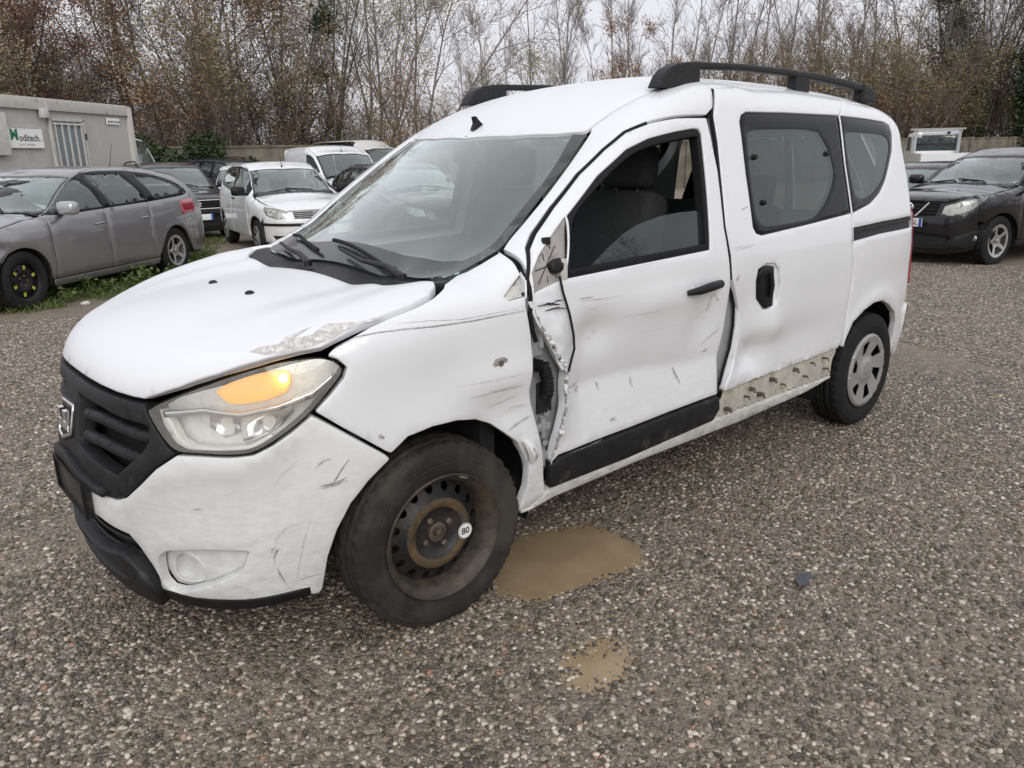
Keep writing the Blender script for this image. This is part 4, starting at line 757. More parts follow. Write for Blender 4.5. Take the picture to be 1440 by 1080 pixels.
    P('cowl',DT,cw,M['trim'],van,res=.03,gap=0,rim=.003,depth=.03,off=-.012)
    def onws(x,y,d): q=DT.pts(H,np.array([[x,y]])); n=H.normal(q); return tuple((q+n*d)[0])
    for (px,py,tx,ty,bx0,by0,bx1,by1) in ((.10,-.52,.17,-.02,.155,-.40,.215,.12),(.08,.10,.19,.55,.165,.16,.27,.58)):
        b=MB(); b.tube([onws(px,py,.012),onws(px+.03,py+(ty-py)*.25,.035),onws(px+(tx-px)*.6,py+(ty-py)*.6,.032),onws(tx,ty,.026)],[.014,.011,.008,.006],8); wp=b.build('wiper',M['trim'],van)
        b=MB(); n=14; b.tube([onws(bx0+(bx1-bx0)*i/n,by0+(by1-by0)*i/n,.016+.004*math.sin(math.pi*i/n)) for i in range(n+1)],.008,6); b.build('wiper_blade',M['seal'],wp)
        q=onws(px,py,.010); b=MB(); b.lathe([(-.01,.016),(.012,.014),(.016,0)],12,'z',q); b.build('wiper_pivot',M['trim'],wp)
    # aerial
    b=MB(); b.prism([(.815,1.555),(.878,1.572),(.86,1.585),(.842,1.60),(.832,1.612),(.822,1.610),(.828,1.585),(.818,1.566)],'y',-.011,.011); b.build('roof_aerial',M['trim'],rf)
    # roof rails
    top=[(1.238,1.705),(1.265,1.738),(1.30,1.768),(1.35,1.788),(1.42,1.798),(1.49,1.803),(1.785,1.812),(2.152,1.811),(2.471,1.803),(2.756,1.786),(2.93,1.772),(3.0,1.752),(3.04,1.715)]
    for s in(-1,1):
        b=MB(); y0=.60
        poly=[(1.238,1.695)]+top[1:6]+[(1.498,1.803),(1.498,1.70)]
        b.prism(poly,'y',s*(y0-.032),s*(y0+.032)); rl=b.build('roof_rail',M['black_plastic'],van)
        rl_b=rl.modifiers.new('b','BEVEL'); rl_b.width=.012; rl_b.segments=3; rl_b.limit_method='ANGLE'
        low=[(1.495,1.774),(1.785,1.784),(2.152,1.781),(2.471,1.769),(2.756,1.750),(2.90,1.735)]
        b=MB(); poly=[(1.495,1.803)]+[p for p in top if 1.5<p[0]<2.92]+[(2.90,1.772)]+low[::-1]
        b.prism(poly,'y',s*(y0-.024),s*(y0+.024)); o=b.build('rail_bar',M['black_plastic'],rl); mo=o.modifiers.new('b','BEVEL'); mo.width=.010; mo.segments=3; mo.limit_method='ANGLE'
        b=MB(); b.prism([(2.24,1.69),(2.365,1.69),(2.36,1.785),(2.245,1.785)],'y',s*(y0-.022),s*(y0+.022)); b.build('rail_post',M['black_plastic'],rl)
        b=MB(); b.prism([(2.895,1.69),(3.045,1.68),(3.035,1.720),(3.0,1.752),(2.93,1.772),(2.895,1.775)],'y',s*(y0-.030),s*(y0+.030)); o=b.build('rail_end',M['black_plastic'],rl); mo=o.modifiers.new('b','BEVEL'); mo.width=.010; mo.segments=3; mo.limit_method='ANGLE'
    # rear: tailgate, bumper, lamps, black corner strips
    rr=lambda L:[[a,b] for a,b in L]
    DR=DRR
    rw_=[[.06,1.10],[.74,1.10],[.76,1.18],[.68,1.50],[.62,1.53],[.06,1.53]]
    tg=P('tailgate',DR,[[-.9,.62],[.9,.62],[.9,1.15],[.80,1.62],[-.80,1.62],[-.9,1.15]],W,van,res=.06,gap=.002,rim=.004,depth=.02,holes=[[[s*a,b] for a,b in rw_] for s in(1,-1)])
    for s in(1,-1): P('tailgate_pane',DR,[[s*a,b] for a,b in rw_],M['tinted'],tg,res=.08,gap=-.01,rim=.001,depth=0,off=-.004)
    P('rear_bumper',DR,[[-1.08,.30],[1.08,.30],[1.08,.61],[-1.08,.61]],W,van,res=.06,gap=.002,rim=.004,depth=.02,off=.012)
    for s in(1,-1):
        tl=P('tail_lamp',DR,[[s*.93,.70],[s*1.05,.72],[s*1.05,1.12],[s*.93,1.12]],M['red_lamp'],van,res=.03,gap=.001,rim=.005,depth=.02,off=.008)
        P('corner_strip',DR,[[s*.915,1.13],[s*1.02,1.13],[s*.96,1.40],[s*.93,1.60],[s*.86,1.60]],M['frit'],van,res=.04,gap=.001,rim=.004,depth=.02,off=.006)
    # dark inner shell so that gaps do not show daylight; window openings cut out
    win=[inset(resample(np.array(HD[k]) if area(np.array(HD[k]))>0 else np.array(HD[k])[::-1],.04,True),d) for k,d in(('door_window',-.03),('slider_window',-.01),('quarter_window',-.01))]
    shell=[[-.26,.93],[-.30,.72]]+arch(0,.42,125,-8)+[[.45,.29],[2.38,.31]]+arch(2.81,.42,178,5)+[[3.2,.35],[3.18,.9],[3.12,1.3],[3.05,1.60],[2.6,1.66],[1.5,1.66],[1.2,1.60],[.95,1.52],[.7,1.38],[.42,1.16],[.3,1.05],[0,1.0]]
    for s in(-1,1): P('inner_side',DS,shell,M['cabin_trim'],van,mirror=None if s<0 else 'only',res=.06,gap=0,rim=.002,depth=0,off=-.085,holes=win)
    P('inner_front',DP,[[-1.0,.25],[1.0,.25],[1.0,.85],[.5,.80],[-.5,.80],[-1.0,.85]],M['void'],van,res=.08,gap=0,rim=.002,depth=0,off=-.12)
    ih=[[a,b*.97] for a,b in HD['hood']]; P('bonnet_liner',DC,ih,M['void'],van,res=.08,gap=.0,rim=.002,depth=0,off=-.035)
    P('headliner',DT,[[.92,0],[.95,-.5],[1.2,-.58],[2.9,-.58],[3.05,-.5],[3.05,.5],[2.9,.58],[1.2,.58],[.95,.5]],M['headliner'],van,res=.1,gap=0,rim=.002,depth=0,off=-.03)
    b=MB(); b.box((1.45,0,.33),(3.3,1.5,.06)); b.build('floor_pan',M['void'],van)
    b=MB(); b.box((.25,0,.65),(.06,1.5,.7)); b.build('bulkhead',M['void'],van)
    # visible hinge pillar in the torn gap
    hp=P('hinge_pillar',DS,HD['hinge_gap'],M['grey_jamb'],van,res=.02,off=-.055,gap=-.03,rim=.002,depth=0)
    q=lambda x,z,d:(lambda X:(X[0],X[1]+d,X[2]))(DS.pts(H,np.array([[x,z]]))[0])
    b=MB(); b.box(q(.445,.665,.048),(.065,.012,.11),bev=.012); b.build('cable_port',M['void'],hp)
    hose=[q(.33,.80,.06),q(.37,.80,.03),q(.41,.785,.012),q(.425,.74,.012),q(.435,.69,.02),q(.445,.655,.05)]
    hs=resample(np.array(hose),.006,closed=False); b=MB(); b.tube([tuple(p) for p in hs],[.020+.0035*(1 if i%2 else -1) for i in range(len(hs))],10); b.build('corrugated_hose',M['seal'],hp)
    for zz in(.565,.455): 
        b=MB(); b.box(q(.415,zz,.035),(.09,.02,.028),bev=.004); b.lathe([(-.035,.012),(.035,.012)],10,'z',q(.43,zz,.03)); b.lathe([(-.004,.014),(.004,.010),(.005,0)],8,'y',q(.45,zz+.045,.04)); b.build('door_hinge',M['grey_jamb'],hp)
    b=MB(); b.box(q(.40,.87,.04),(.05,.02,.10),bev=.006); b.lathe([(-.03,.010),(.03,.010)],10,'z',q(.41,.88,.025)); b.build('door_hinge',M['grey_jamb'],hp)
    # wheel wells
    for cx in(0,2.81):
        for s in(-1,1):
            b=MB(); pts=[(cx+.415*math.cos(a),.305+.415*math.sin(a)) for a in np.linspace(-.25,math.pi+.25,26)]
            V=[];F=[]
            for j,yy in enumerate((.83,.50)):
                V+=[(x,s*min(yy,ly-.035),z) for (x,z),ly in zip(pts,np.abs(DS.pts(H,np.array([[x,max(z,.2)] for x,z in pts]))[:,1]))]
            n=len(pts); F=[(i,i+1,n+i+1,n+i) for i in range(n-1)]; F.append(tuple(range(n,2*n)))
            b.add(V,F); b.build('wheel_arch_liner',M['black_plastic'],van)
    return van
VAN=build_van()
# ---------------- wheels ----------------
def tyre_geo(R=.311,w=.185,rb=.196,na=168,blocks=True):
    h=w/2; prof=[(-h*.80,rb),(-h*.92,rb+.010),(-h*.90,rb+.013),(-h*.975,rb+.026),(-h*1.0,R*.795),(-h*.985,R*.80),(-h*1.0,R*.835),(-h*.985,R*.84),(-h*.985,R*.875),(-h*.95,R*.918),(-h*.935,R*.92),(-h*.90,R*.945),(-h*.86,R*.962)]; o_=len(prof)
    tread=[];n=19
    for i in range(n):
        a=-h*.82+h*1.64*i/(n-1); tread.append((a,R-.010*(abs(a)/h)**4))
    prof=prof+tread+[(-a,r) for a,r in prof[::-1]]; m=len(prof); P=np.array(prof)
    V=[]
    for k in range(na):
        q=2*math.pi*k/na
        for j,(a,r) in enumerate(prof):
            rr=r
            if blocks and o_<=j<o_+n:
                t=j-o_
                if t in(4,8,10,14): rr-=.007
                elif (k+(t//2))%4==0 and (t<4 or t>14): rr-=.006
                elif (k+t//3)%5==0: rr-=.004
            elif blocks and j in(o_-1,m-o_,o_-2,m-o_+1) and k%4==0: rr-=.006
            V.append((rr*math.cos(q),a,rr*math.sin(q)))
    F=[(k*m+j,k*m+j+1,((k+1)%na)*m+j+1,((k+1)%na)*m+j) for k in range(na) for j in range(m-1)]
    return V,F
def disc_geo(loops,prof,res=.010):
    """flat disc outline with holes, dished by an axial profile over radius"""
    L=[l if area(l)>0 else l[::-1] for l in loops]; V2,F,nb=fill2d(L,res); r=np.hypot(V2[:,0],V2[:,1]); a=pchip(*prof)(r)
    V=[(p[0],q,p[1]) for p,q in zip(V2,a)]; F=[tuple(f) for f in F]
    n0=0
    for li,l in enumerate(L):   # turned-in edges
        n=len(l); idx=list(range(n0,n0+n)); n0+=n
        base=len(V); V+=[(V[i][0],V[i][1]+.007,V[i][2]) for i in idx]
        F+=[(idx[i],idx[(i+1)%n],base+(i+1)%n,base+i) for i in range(n)]
    return V,F
def circ(r,n,c=(0,0),a0=0): return np.array([[c[0]+r*math.cos(a0+2*math.pi*k/n),c[1]+r*math.sin(a0+2*math.pi*k/n)] for k in range(n)])
def poly_win(r0,r1,a0,a1,skew=0,n=6):
    A=[(r1*math.cos(a),r1*math.sin(a)) for a in np.linspace(a0,a1,n)]; rm=(r0+r1)/2; am=(a0+a1)/2; wd=(a1-a0)*.34
    B=[(r0*math.cos(a),r0*math.sin(a)) for a in np.linspace(am+wd+skew,am-wd+skew,4)]
    return np.array(A+B)
TYRE_MESH={}
def wheel(name,parent,loc,kind,R=.311,w=.185,rimr=.2,left=True,steer=0.0,tyre_mat=None,spin=0.0,low=False):
    """builds a wheel part (outer face towards -y), turned round for the right side"""
    key=(R,w,rimr,low)
    if key not in TYRE_MESH:
        V,F=tyre_geo(R,w,rimr-.004,72 if low else 168,not low); me=bpy.data.meshes.new('tyre'); me.from_pydata(V,[],F); me.polygons.foreach_set('use_smooth',[True]*len(me.polygons)); 
        bm=bmesh.new(); bm.from_mesh(me); bmesh.ops.recalc_face_normals(bm,faces=bm.faces[:]); 
        for e in bm.edges:
            if len(e.link_faces)==2 and e.calc_face_angle(0)>.6: e.smooth=False
        bm.to_mesh(me); bm.free(); TYRE_MESH[key]=me
    me=TYRE_MESH[key].copy(); me.materials.append(tyre_mat or M['tyre'])
    wh=bpy.data.objects.new(name,me); COL.objects.link(wh); wh.parent=parent; wh.location=loc; wh.rotation_euler=(0,0,steer+(0 if left else math.pi))
    h=w/2; rr=rimr
    def sub(nm,V,F,m,deg=30):
        b=MB(); b.add(V,F); o=b.build(nm,m,wh,deg=deg); o.rotation_euler=(0,spin,0); return o
    if kind=='steel':
        b=MB(); b.lathe([(h,rr-.01),(.0,rr-.030),(-.018,rr-.030),(-h+.045,rr-.024),(-h+.022,rr-.016),(-h+.014,rr-.006),(-h+.004,rr+.002),(-h-.002,rr+.006),(-h+.002,rr+.009),(-h+.010,rr+.004)],64); o=b.build('rim',M['rimdirt'],wh); 
        holes=[circ(.0145,12,(.150*math.cos(a),.150*math.sin(a))) for a in np.arange(16)*2*math.pi/16+.1]
        V,F=disc_geo([circ(rr-.028,72)]+holes+[circ(.118,48)],([.11,.118,.135,.16,.175],[-.055,-.052,-.036,-.024,-.016])); sub('hole_ring',V,F,M['rust'])
        V,F=disc_geo([circ(.1175,60),circ(.088,48)],([.085,.095,.105,.118],[-.050,-.056,-.058,-.052]),.008); sub('rusty_band',V,F,M['rustband'])
        V,F=disc_geo([circ(.0875,48),circ(.030,24)],([.03,.045,.065,.08,.088],[-.034,-.034,-.036,-.044,-.050]),.008); sub('wheel_dish',V,F,M['rust'])
        b=MB(); b.lathe([(-.02,.033),(-.044,.032),(-.046,.024),(-.038,.022),(-.038,.012),(-.052,.010),(-.054,0)],20); b.build('hub_centre',M['bolt'],wh)
        for k in range(4):
            a=k*math.pi/2+.5; b=MB(); b.lathe([(-.03,.012),(-.046,.011),(-.050,.007),(-.050,0)],6,'y',(.052*math.cos(a),0,.052*math.sin(a))); b.build('wheel_bolt',M['bolt'],wh)
        b=MB(); b.lathe([(-h+.004,rr+.003),(-h+.004,rr+.004)],3); 
        b=MB(); a=1.15; b.box((rr*math.cos(a),-h+.012,(rr)*math.sin(a)),(.035,.012,.010),bev=.003,R=Matrix.Rotation(-a+math.pi/2,3,'Y')); b.build('balance_weight',M['alloy'],wh)
    elif kind=='sparewheel':
        b=MB(); b.lathe([(h,rr-.01),(.0,rr-.026),(-h+.03,rr-.02),(-h+.004,rr+.002),(-h+.002,rr+.008)],40); b.build('rim',M['trim'],wh)
        V,F=disc_geo([circ(rr-.012,48)]+[circ(.012,8,(.165*rr/.2*math.cos(a)*.8,.165*rr/.2*math.sin(a)*.8)) for a in np.arange(12)*math.pi/6],([0,.04,.10,.13,.2],[-.03,-.035,-.06,-.055,-.03]),.02); sub('wheel_disc',V,F,M['trim'])
        for k in range(6):
            a=k*math.pi/3+.35; b=MB(); b.box((.142*math.cos(a),-.060,.142*math.sin(a)),(.040,.006,.030),R=Matrix.Rotation(-a,3,'Y')); b.build('yellow_label',M['yellow'],wh)
        for k in range(5):
            a=k*2*math.pi/5; b=MB(); b.lathe([(-.03,.013),(-.055,.012),(-.055,0)],6,'y',(.055*math.cos(a),0,.055*math.sin(a))); b.build('wheel_bolt',M['bolt'],wh)
    else:
        nsp={'cover6':6,'alloy5':5,'cover7':7}[kind]; mat_={'cover6':M['hubcap'],'alloy5':M['alloy'],'cover7':M['hubcap']}[kind]
        b=MB(); b.lathe([(h,rr-.01),(.0,rr-.026),(-h+.02,rr-.02),(-h+.004,rr+.000),(-h+.002,rr+.006)],40); b.build('rim',M['trim'] if kind!='alloy5' else mat_,wh)
        b=MB(); b.lathe([(.0,rr-.02),(.0,.03),(-.02,0)],32); b.build('brake_backing',M['void'],wh)
        wd={'cover6':.42,'alloy5':.50,'cover7':.34}[kind]
        holes=[poly_win(rr*.40,rr*.84,a-wd,a+wd,0) for a in np.arange(nsp)*2*math.pi/nsp]
        if kind=='cover6': holes=[poly_win(rr*.46,rr*.80,a-.27,a+.20,.16) for a in np.arange(nsp)*2*math.pi/nsp]
        V,F=disc_geo([circ(rr+.001,60)]+holes,([0,rr*.22,rr*.4,rr*.75,rr*.95,rr],[-h-.004,-h-.004,-h+.010,-h+.002,-h-.006,-h+.004]) if kind!='alloy5' else ([0,rr*.25,rr*.5,rr*.9,rr],[-h+.035,-h+.030,-h+.022,-h+.004,-h]),.014 if not low else .025); o=sub('wheel_cover' if 'cover' in kind else 'spokes',V,F,mat_)
        mo=o.modifiers.new('s','SOLIDIFY'); mo.thickness=.006
        b=MB(); b.lathe([(-h+.02,.030),(-h-.006,.028),(-h-.008,0)],20); b.build('centre_cap',mat_,wh)
    return wh
M['yellow']=simple('yellow_label_print',(.42,.42,.06),.6,vary=.15)
wf=wheel('front_wheel',VAN,(0,-.7525,.305),'steel',steer=math.radians(-2.5))
b=MB(); b.lathe([(-.0505,.0),(-.0505,.027),(-.049,.0275)],28,'y',(.0,0,.0)); st=b.build('speed_sticker',M['sticker'],wf); st.location=(.098,-.0075,-.022)
place_text('80',.032,'speed_number',M['ink'],wf,(.098,-.0580,-.022),(1,0,0),(0,0,1),bold=.0006)
b=MB(); b.lathe([(-.0585,.0245),(-.0585,.026)],28,'y',(.098,0,-.022)); b.build('sticker_ring',M['ink'],wf)
wheel('rear_wheel',VAN,(2.81,-.7525,.305),'cover6',tyre_mat=M['tyre_black'],spin=.3)
wheel('front_wheel',VAN,(0,.7525,.305),'steel',left=False,steer=math.radians(-2.5))
wheel('rear_wheel',VAN,(2.81,.7525,.305),'cover6',left=False,tyre_mat=M['tyre_black'])
# ---------------- the van's cabin ----------------
def soft_box(c,d,lean=0,bev=.06,taper=1.0):
    b=MB(); b.box((0,0,0),d,bev=bev); V=[Vector(v) for v in b.V]
    V=[Vector((v.x*(1+(taper-1)*(v.z/d[2]+.5)*0),v.y*(1+(taper-1)*(v.z/d[2]+.5)),v.z)) for v in V]
    R=Matrix.Rotation(lean,3,'Y'); return [R@v+Vector(c) for v in V],b.F
def seat(x,y,wd=.50):
    V,F=soft_box((x+.30,y,.98),(.15,wd,.66),lean=.28,bev=.055,taper=.82); st=obj('seat',V,F,M['interior'],VAN)
    V,F=soft_box((x,y,.66),(.56,wd,.16),lean=-.12,bev=.06); obj('cushion',V,F,M['interior'],st)
    V,F=soft_box((x+.425,y,1.40),(.10,.27,.19),lean=.22,bev=.05,taper=.9); obj('headrest',V,F,M['interior'],st)
    b=MB()
    for s in(-.06,.06): b.tube([(x+.39,y+s,1.26),(x+.415,y+s,1.34)],.007,6)
    b.build('headrest_post',M['bolt'],st)
    return st
seat(.95,-.38); seat(.95,.38)
V,F=soft_box((2.12,0,.92),(.16,1.22,.60),lean=.25,bev=.06); rs_=obj('rear_seat',V,F,M['interior'],VAN)
V,F=soft_box((1.85,0,.62),(.50,1.22,.16),lean=-.1,bev=.06); obj('cushion',V,F,M['interior'],rs_)
for y in(-.42,.42):
    V,F=soft_box((2.235,y,1.26),(.08,.26,.16),lean=.2,bev=.04); obj('headrest',V,F,M['interior'],rs_)
b=MB(); b.prism([(.27,.95),(.27,1.045),(.42,1.075),(.56,1.06),(.62,1.0),(.60,.75),(.30,.70)],'y',-.70,.70); b.build('dashboard',M['dash'],VAN)
b=MB(); ring=[Vector((.70,-.38,1.03))+Matrix.Rotation(.45,3,'Y')@Vector((0,.18*math.cos(a),.18*math.sin(a))) for a in np.linspace(0,2*math.pi,32,endpoint=False)]
b.tube(ring,.014,8,closed=True); sw=b.build('steering_wheel',M['interior'],VAN)
b=MB(); b.tube([(.70,-.38,1.03),(.55,-.38,.98)],.05,10)
for a in (0,math.pi,-math.pi/2): b.tube([(.70,-.38,1.03),tuple(Vector((.70,-.38,1.03))+Matrix.Rotation(.45,3,'Y')@Vector((0,.18*math.cos(a),.18*math.sin(a))))],.016,6)
b.build('steering_column',M['interior'],sw)
b=MB(); b.box((.80,0,1.46),(.025,.21,.07),bev=.012); rm=b.build('rear_view_mirror',M['interior'],VAN)
b=MB(); b.tube([(.80,0,1.49),(.79,0,1.535)],.009,6); b.build('mirror_stem',M['interior'],rm)
# ---------------- ground ----------------
PUD=[[(.44,-.70),(.52,-.72),(.67,-.74),(.77,-.78),(.79,-.87),(.79,-.99),(.79,-1.05),(.70,-1.05),(.59,-1.02),(.48,-1.01),(.38,-1.0),(.31,-.98),(.28,-.93),(.28,-.86)]]
def load_pud(): pass
def vnoise(x,y,s,seed):
    r=np.random.default_rng(seed);o=np.zeros_like(x)
    for i in range(10):
        th=r.uniform(0,6.28);f=s*r.uniform(.5,1.7);o+=np.sin((x*math.cos(th)+y*math.sin(th))*f+r.uniform(0,6.28))
    return o/10
POOLP=[np.array([[.50,-.54],[.58,-.56],[.73,-.61],[.83,-.69],[.84,-.79],[.82,-.93],[.78,-1.0],[.68,-.995],[.57,-.96],[.44,-.945],[.34,-.94],[.27,-.91],[.24,-.84],[.25,-.74],[.36,-.60]])[::-1],
 np.array([[.20,-1.20],[.27,-1.22],[.33,-1.25],[.32,-1.33],[.25,-1.395],[.17,-1.41],[.10,-1.38],[.07,-1.33],[.11,-1.26]])[::-1],
 np.array([[.14,-.98],[.20,-.985],[.24,-1.03],[.20,-1.06],[.16,-1.05],[.13,-1.02]])[::-1]]
def slope(y,x=0.0):
    # the yard falls gently away towards the wall and the crossover
    return -.008*np.clip(np.asarray(y,float)-1.3,0,40)-.022*np.clip(np.asarray(x,float)-3.8,0,8)*np.clip((9-np.asarray(y,float))/5,0,1)
def ground_z(x,y):
    x=np.asarray(x,float);y=np.asarray(y,float)
    z=.010*vnoise(x,y,1.1,1)+.006*vnoise(x,y,3.3,2)+.0035*vnoise(x,y,11,3)
    near=(np.abs(x-.45)<.7)&(np.abs(y+.98)<.7)
    if near.any():
        Q=np.stack([x[near],y[near]],-1); zz=z[near]
        for k,P in enumerate(POOLP):
            sd=segdist(P,Q)*np.where(inside(P,Q),-1,1)+.016*vnoise(Q[:,0],Q[:,1],21,5)+.010*vnoise(Q[:,0],Q[:,1],50,6)
            w=sstep((.09-sd)/.16); zz=zz*(1-w)-(.026,.018,.014)[k]*w+.004*w*vnoise(Q[:,0],Q[:,1],30,9)
        z[near]=zz
    # level pads under the wheels and the parked cars
    for (a,b) in ((0,-.75),(2.81,-.75),(0,.75),(2.81,.75)):
        w=np.exp(-(((x-a)**2+(y-b)**2)/.22**2)); z=z*(1-w)
    d=np.hypot(x-1,y+1); z=z*np.clip(1.6-d/14,0,1)
    return z+slope(y,x)
def gravel_mat(name,far=False):
    m,nt,B,N,L=newmat(name); tc=N('ShaderNodeTexCoord'); 
    def vor(scale,feat='F1'):
        v=N('ShaderNodeTexVoronoi'); v.inputs['Scale'].default_value=scale; v.feature=feat; L(tc.outputs['Object'],v.inputs['Vector']); return v
    v1=vor(62);v2=vor(120)
    def stonecol(v):
        s=N('ShaderNodeSeparateColor'); L(v.outputs['Color'],s.inputs[0])
        r=ramp(N,[(0,(.030,.029,.026)),(.2,(.065,.058,.049)),(.45,(.13,.113,.092)),(.62,(.19,.165,.135)),(.78,(.25,.225,.19)),(.9,(.36,.335,.295)),(.97,(.60,.58,.54)),(1,(.72,.70,.66))]); L(s.outputs[0],r.inputs[0])
        w=ramp(N,[(0,(1.14,.95,.80)),(.4,(1.05,1,.92)),(.7,(.97,.99,.92)),(1,(1.10,1,.86))]); L(s.outputs[1],w.inputs[0]); return mixc(N,L,1.0,r.outputs[0],w.outputs[0],'MULTIPLY')
    c=mixc(N,L,.40,stonecol(v1),stonecol(v2))
    # sandy fines between the stones, in patches
    n1=noise(N,L,.55,7,.62); n2=noise(N,L,3.2,7,.65); n3=noise(N,L,40,5,.7)
    sand=ramp(N,[(.3,(.215,.172,.124)),(.7,(.32,.265,.20))]); L(n3,sand.inputs[0])
    ad=N('ShaderNodeMath'); ad.operation='ADD'; L(n1,ad.inputs[0]); k=N('ShaderNodeMath'); k.operation='MULTIPLY'; k.inputs[1].default_value=.55; L(n2,k.inputs[0]); L(k.outputs[0],ad.inputs[1])
    sf=ramp(N,[(.66,.30),(.90,.80)]); L(ad.outputs[0],sf.inputs[0]); c=mixc(N,L,sf.outputs[0],c,sand.outputs[0])
    # dark joints between stones
    e1=vor(62,'DISTANCE_TO_EDGE'); er=ramp(N,[(.0,.45),(.12,1)]); L(e1.outputs['Distance'],er.inputs[0])
    jm=mixc(N,L,sf.outputs[0],er.outputs[0],(1,1,1)); c=mixc(N,L,.75,c,jm,'MULTIPLY')
    # damp hollows: darker browner ground round the puddles
    L(c,B.inputs['Base Color'])
    rr=ramp(N,[(.3,.55),(.7,.9)]); L(n2,rr.inputs[0]); L(rr.outputs[0],B.inputs['Roughness'])
    h=N('ShaderNodeMath'); h.operation='MULTIPLY'; L(v1.outputs['Distance'],h.inputs[0]); h.inputs[1].default_value=-1.0
    h2=N('ShaderNodeMath'); h2.operation='MULTIPLY_ADD'; L(v2.outputs['Distance'],h2.inputs[0]); h2.inputs[1].default_value=-.6; L(h.outputs[0],h2.inputs[2])
    bu=N('ShaderNodeBump'); bu.inputs['Strength'].default_value=.85; bu.inputs['Distance'].default_value=.010; L(h2.outputs[0],bu.inputs['Height']); L(bu.outputs[0],B.inputs['Normal'])
    return m
M['gravel']=gravel_mat('gravel')
def build_ground():
    ax=[];p=0.;st=.035
    # one sheet: fine round the van, coarse to the horizon
    def axis(c0,fine,far):
        a=[0.];s=.045
        while a[-1]<far:
            if a[-1]>fine: s*=1.12
            a.append(a[-1]+s)
        a=np.array(a); return np.concatenate([-a[::-1][:-1],a])+c0
    X=axis(.6,3.2,118);Y=axis(-1.0,2.4,118)
    gx,gy=np.meshgrid(X,Y,indexing='ij');gz=ground_z(gx,gy);n,m_=gx.shape
    V=np.stack([gx,gy,gz],-1).reshape(-1,3); I=np.arange(n*m_).reshape(n,m_)
    F=np.stack([I[:-1,:-1],I[1:,:-1],I[1:,1:],I[:-1,1:]],-1).reshape(-1,4)
    me=bpy.data.meshes.new('ground'); me.vertices.add(len(V)); me.vertices.foreach_set('co',V.astype(np.float32).ravel())
    me.loops.add(F.size); me.loops.foreach_set('vertex_index',F.ravel().astype(np.int32)); me.polygons.add(len(F)); me.polygons.foreach_set('loop_start',np.arange(len(F),dtype=np.int32)*4); me.polygons.foreach_set('loop_total',np.full(len(F),4,dtype=np.int32))
    me.update(); me.validate(); me.polygons.foreach_set('use_smooth',[True]*len(F)); me.materials.append(M['gravel'])
    o=bpy.data.objects.new('ground',me); COL.objects.link(o); o['kind']='structure'; return o
GROUND=build_ground()
def water_mat():
    m,nt,B,N,L=newmat('muddy_water'); n=noise(N,L,6,5,.6); r=ramp(N,[(.3,(.27,.195,.11)),(.7,(.36,.27,.165))]); L(n,r.inputs[0]); L(r.outputs[0],B.inputs['Base Color']); B.inputs['Roughness'].default_value=.10; B.inputs['Specular IOR Level'].default_value=.35
    return m
M['water']=water_mat()
def puddle(P,zw):
    Q=inset(P if area(P)>0 else P[::-1],-.05); c=Q.mean(0); o=obj('puddle',[(a-c[0],b-c[1],0) for a,b in Q],[tuple(range(len(Q)))],M['water'],None,False); o.location=(c[0],c[1],zw); o['kind']='structure'; return o
for P,zw in zip(POOLP,(-.0115,-.0095,-.0085)): puddle(P,zw)
# loose stones: a scatter of real pebbles over the near ground
def pebble_mat():
    m,nt,B,N,L=newmat('pebbles'); at=N('ShaderNodeAttribute'); at.attribute_type='INSTANCER'; at.attribute_name='tone'
    r=ramp(N,[(0,(.030,.030,.027)),(.16,(.060,.055,.048)),(.38,(.13,.115,.095)),(.58,(.20,.175,.145)),(.74,(.27,.245,.21)),(.86,(.42,.39,.345)),(.955,(.64,.62,.575)),(.965,(.33,.17,.11)),(1,(.80,.78,.74))]); L(at.outputs['Fac'],r.inputs[0])
    n=noise(N,L,160,3); mm=mixc(N,L,n,r.outputs[0],(.13,.115,.095)); mx=mixc(N,L,.35,r.outputs[0],mm); mx=mixc(N,L,1.0,mx,(1.06,.99,.89),'MULTIPLY'); L(mx,B.inputs['Base Color']); B.inputs['Roughness'].default_value=.34; return m
M['pebbles']=pebble_mat()
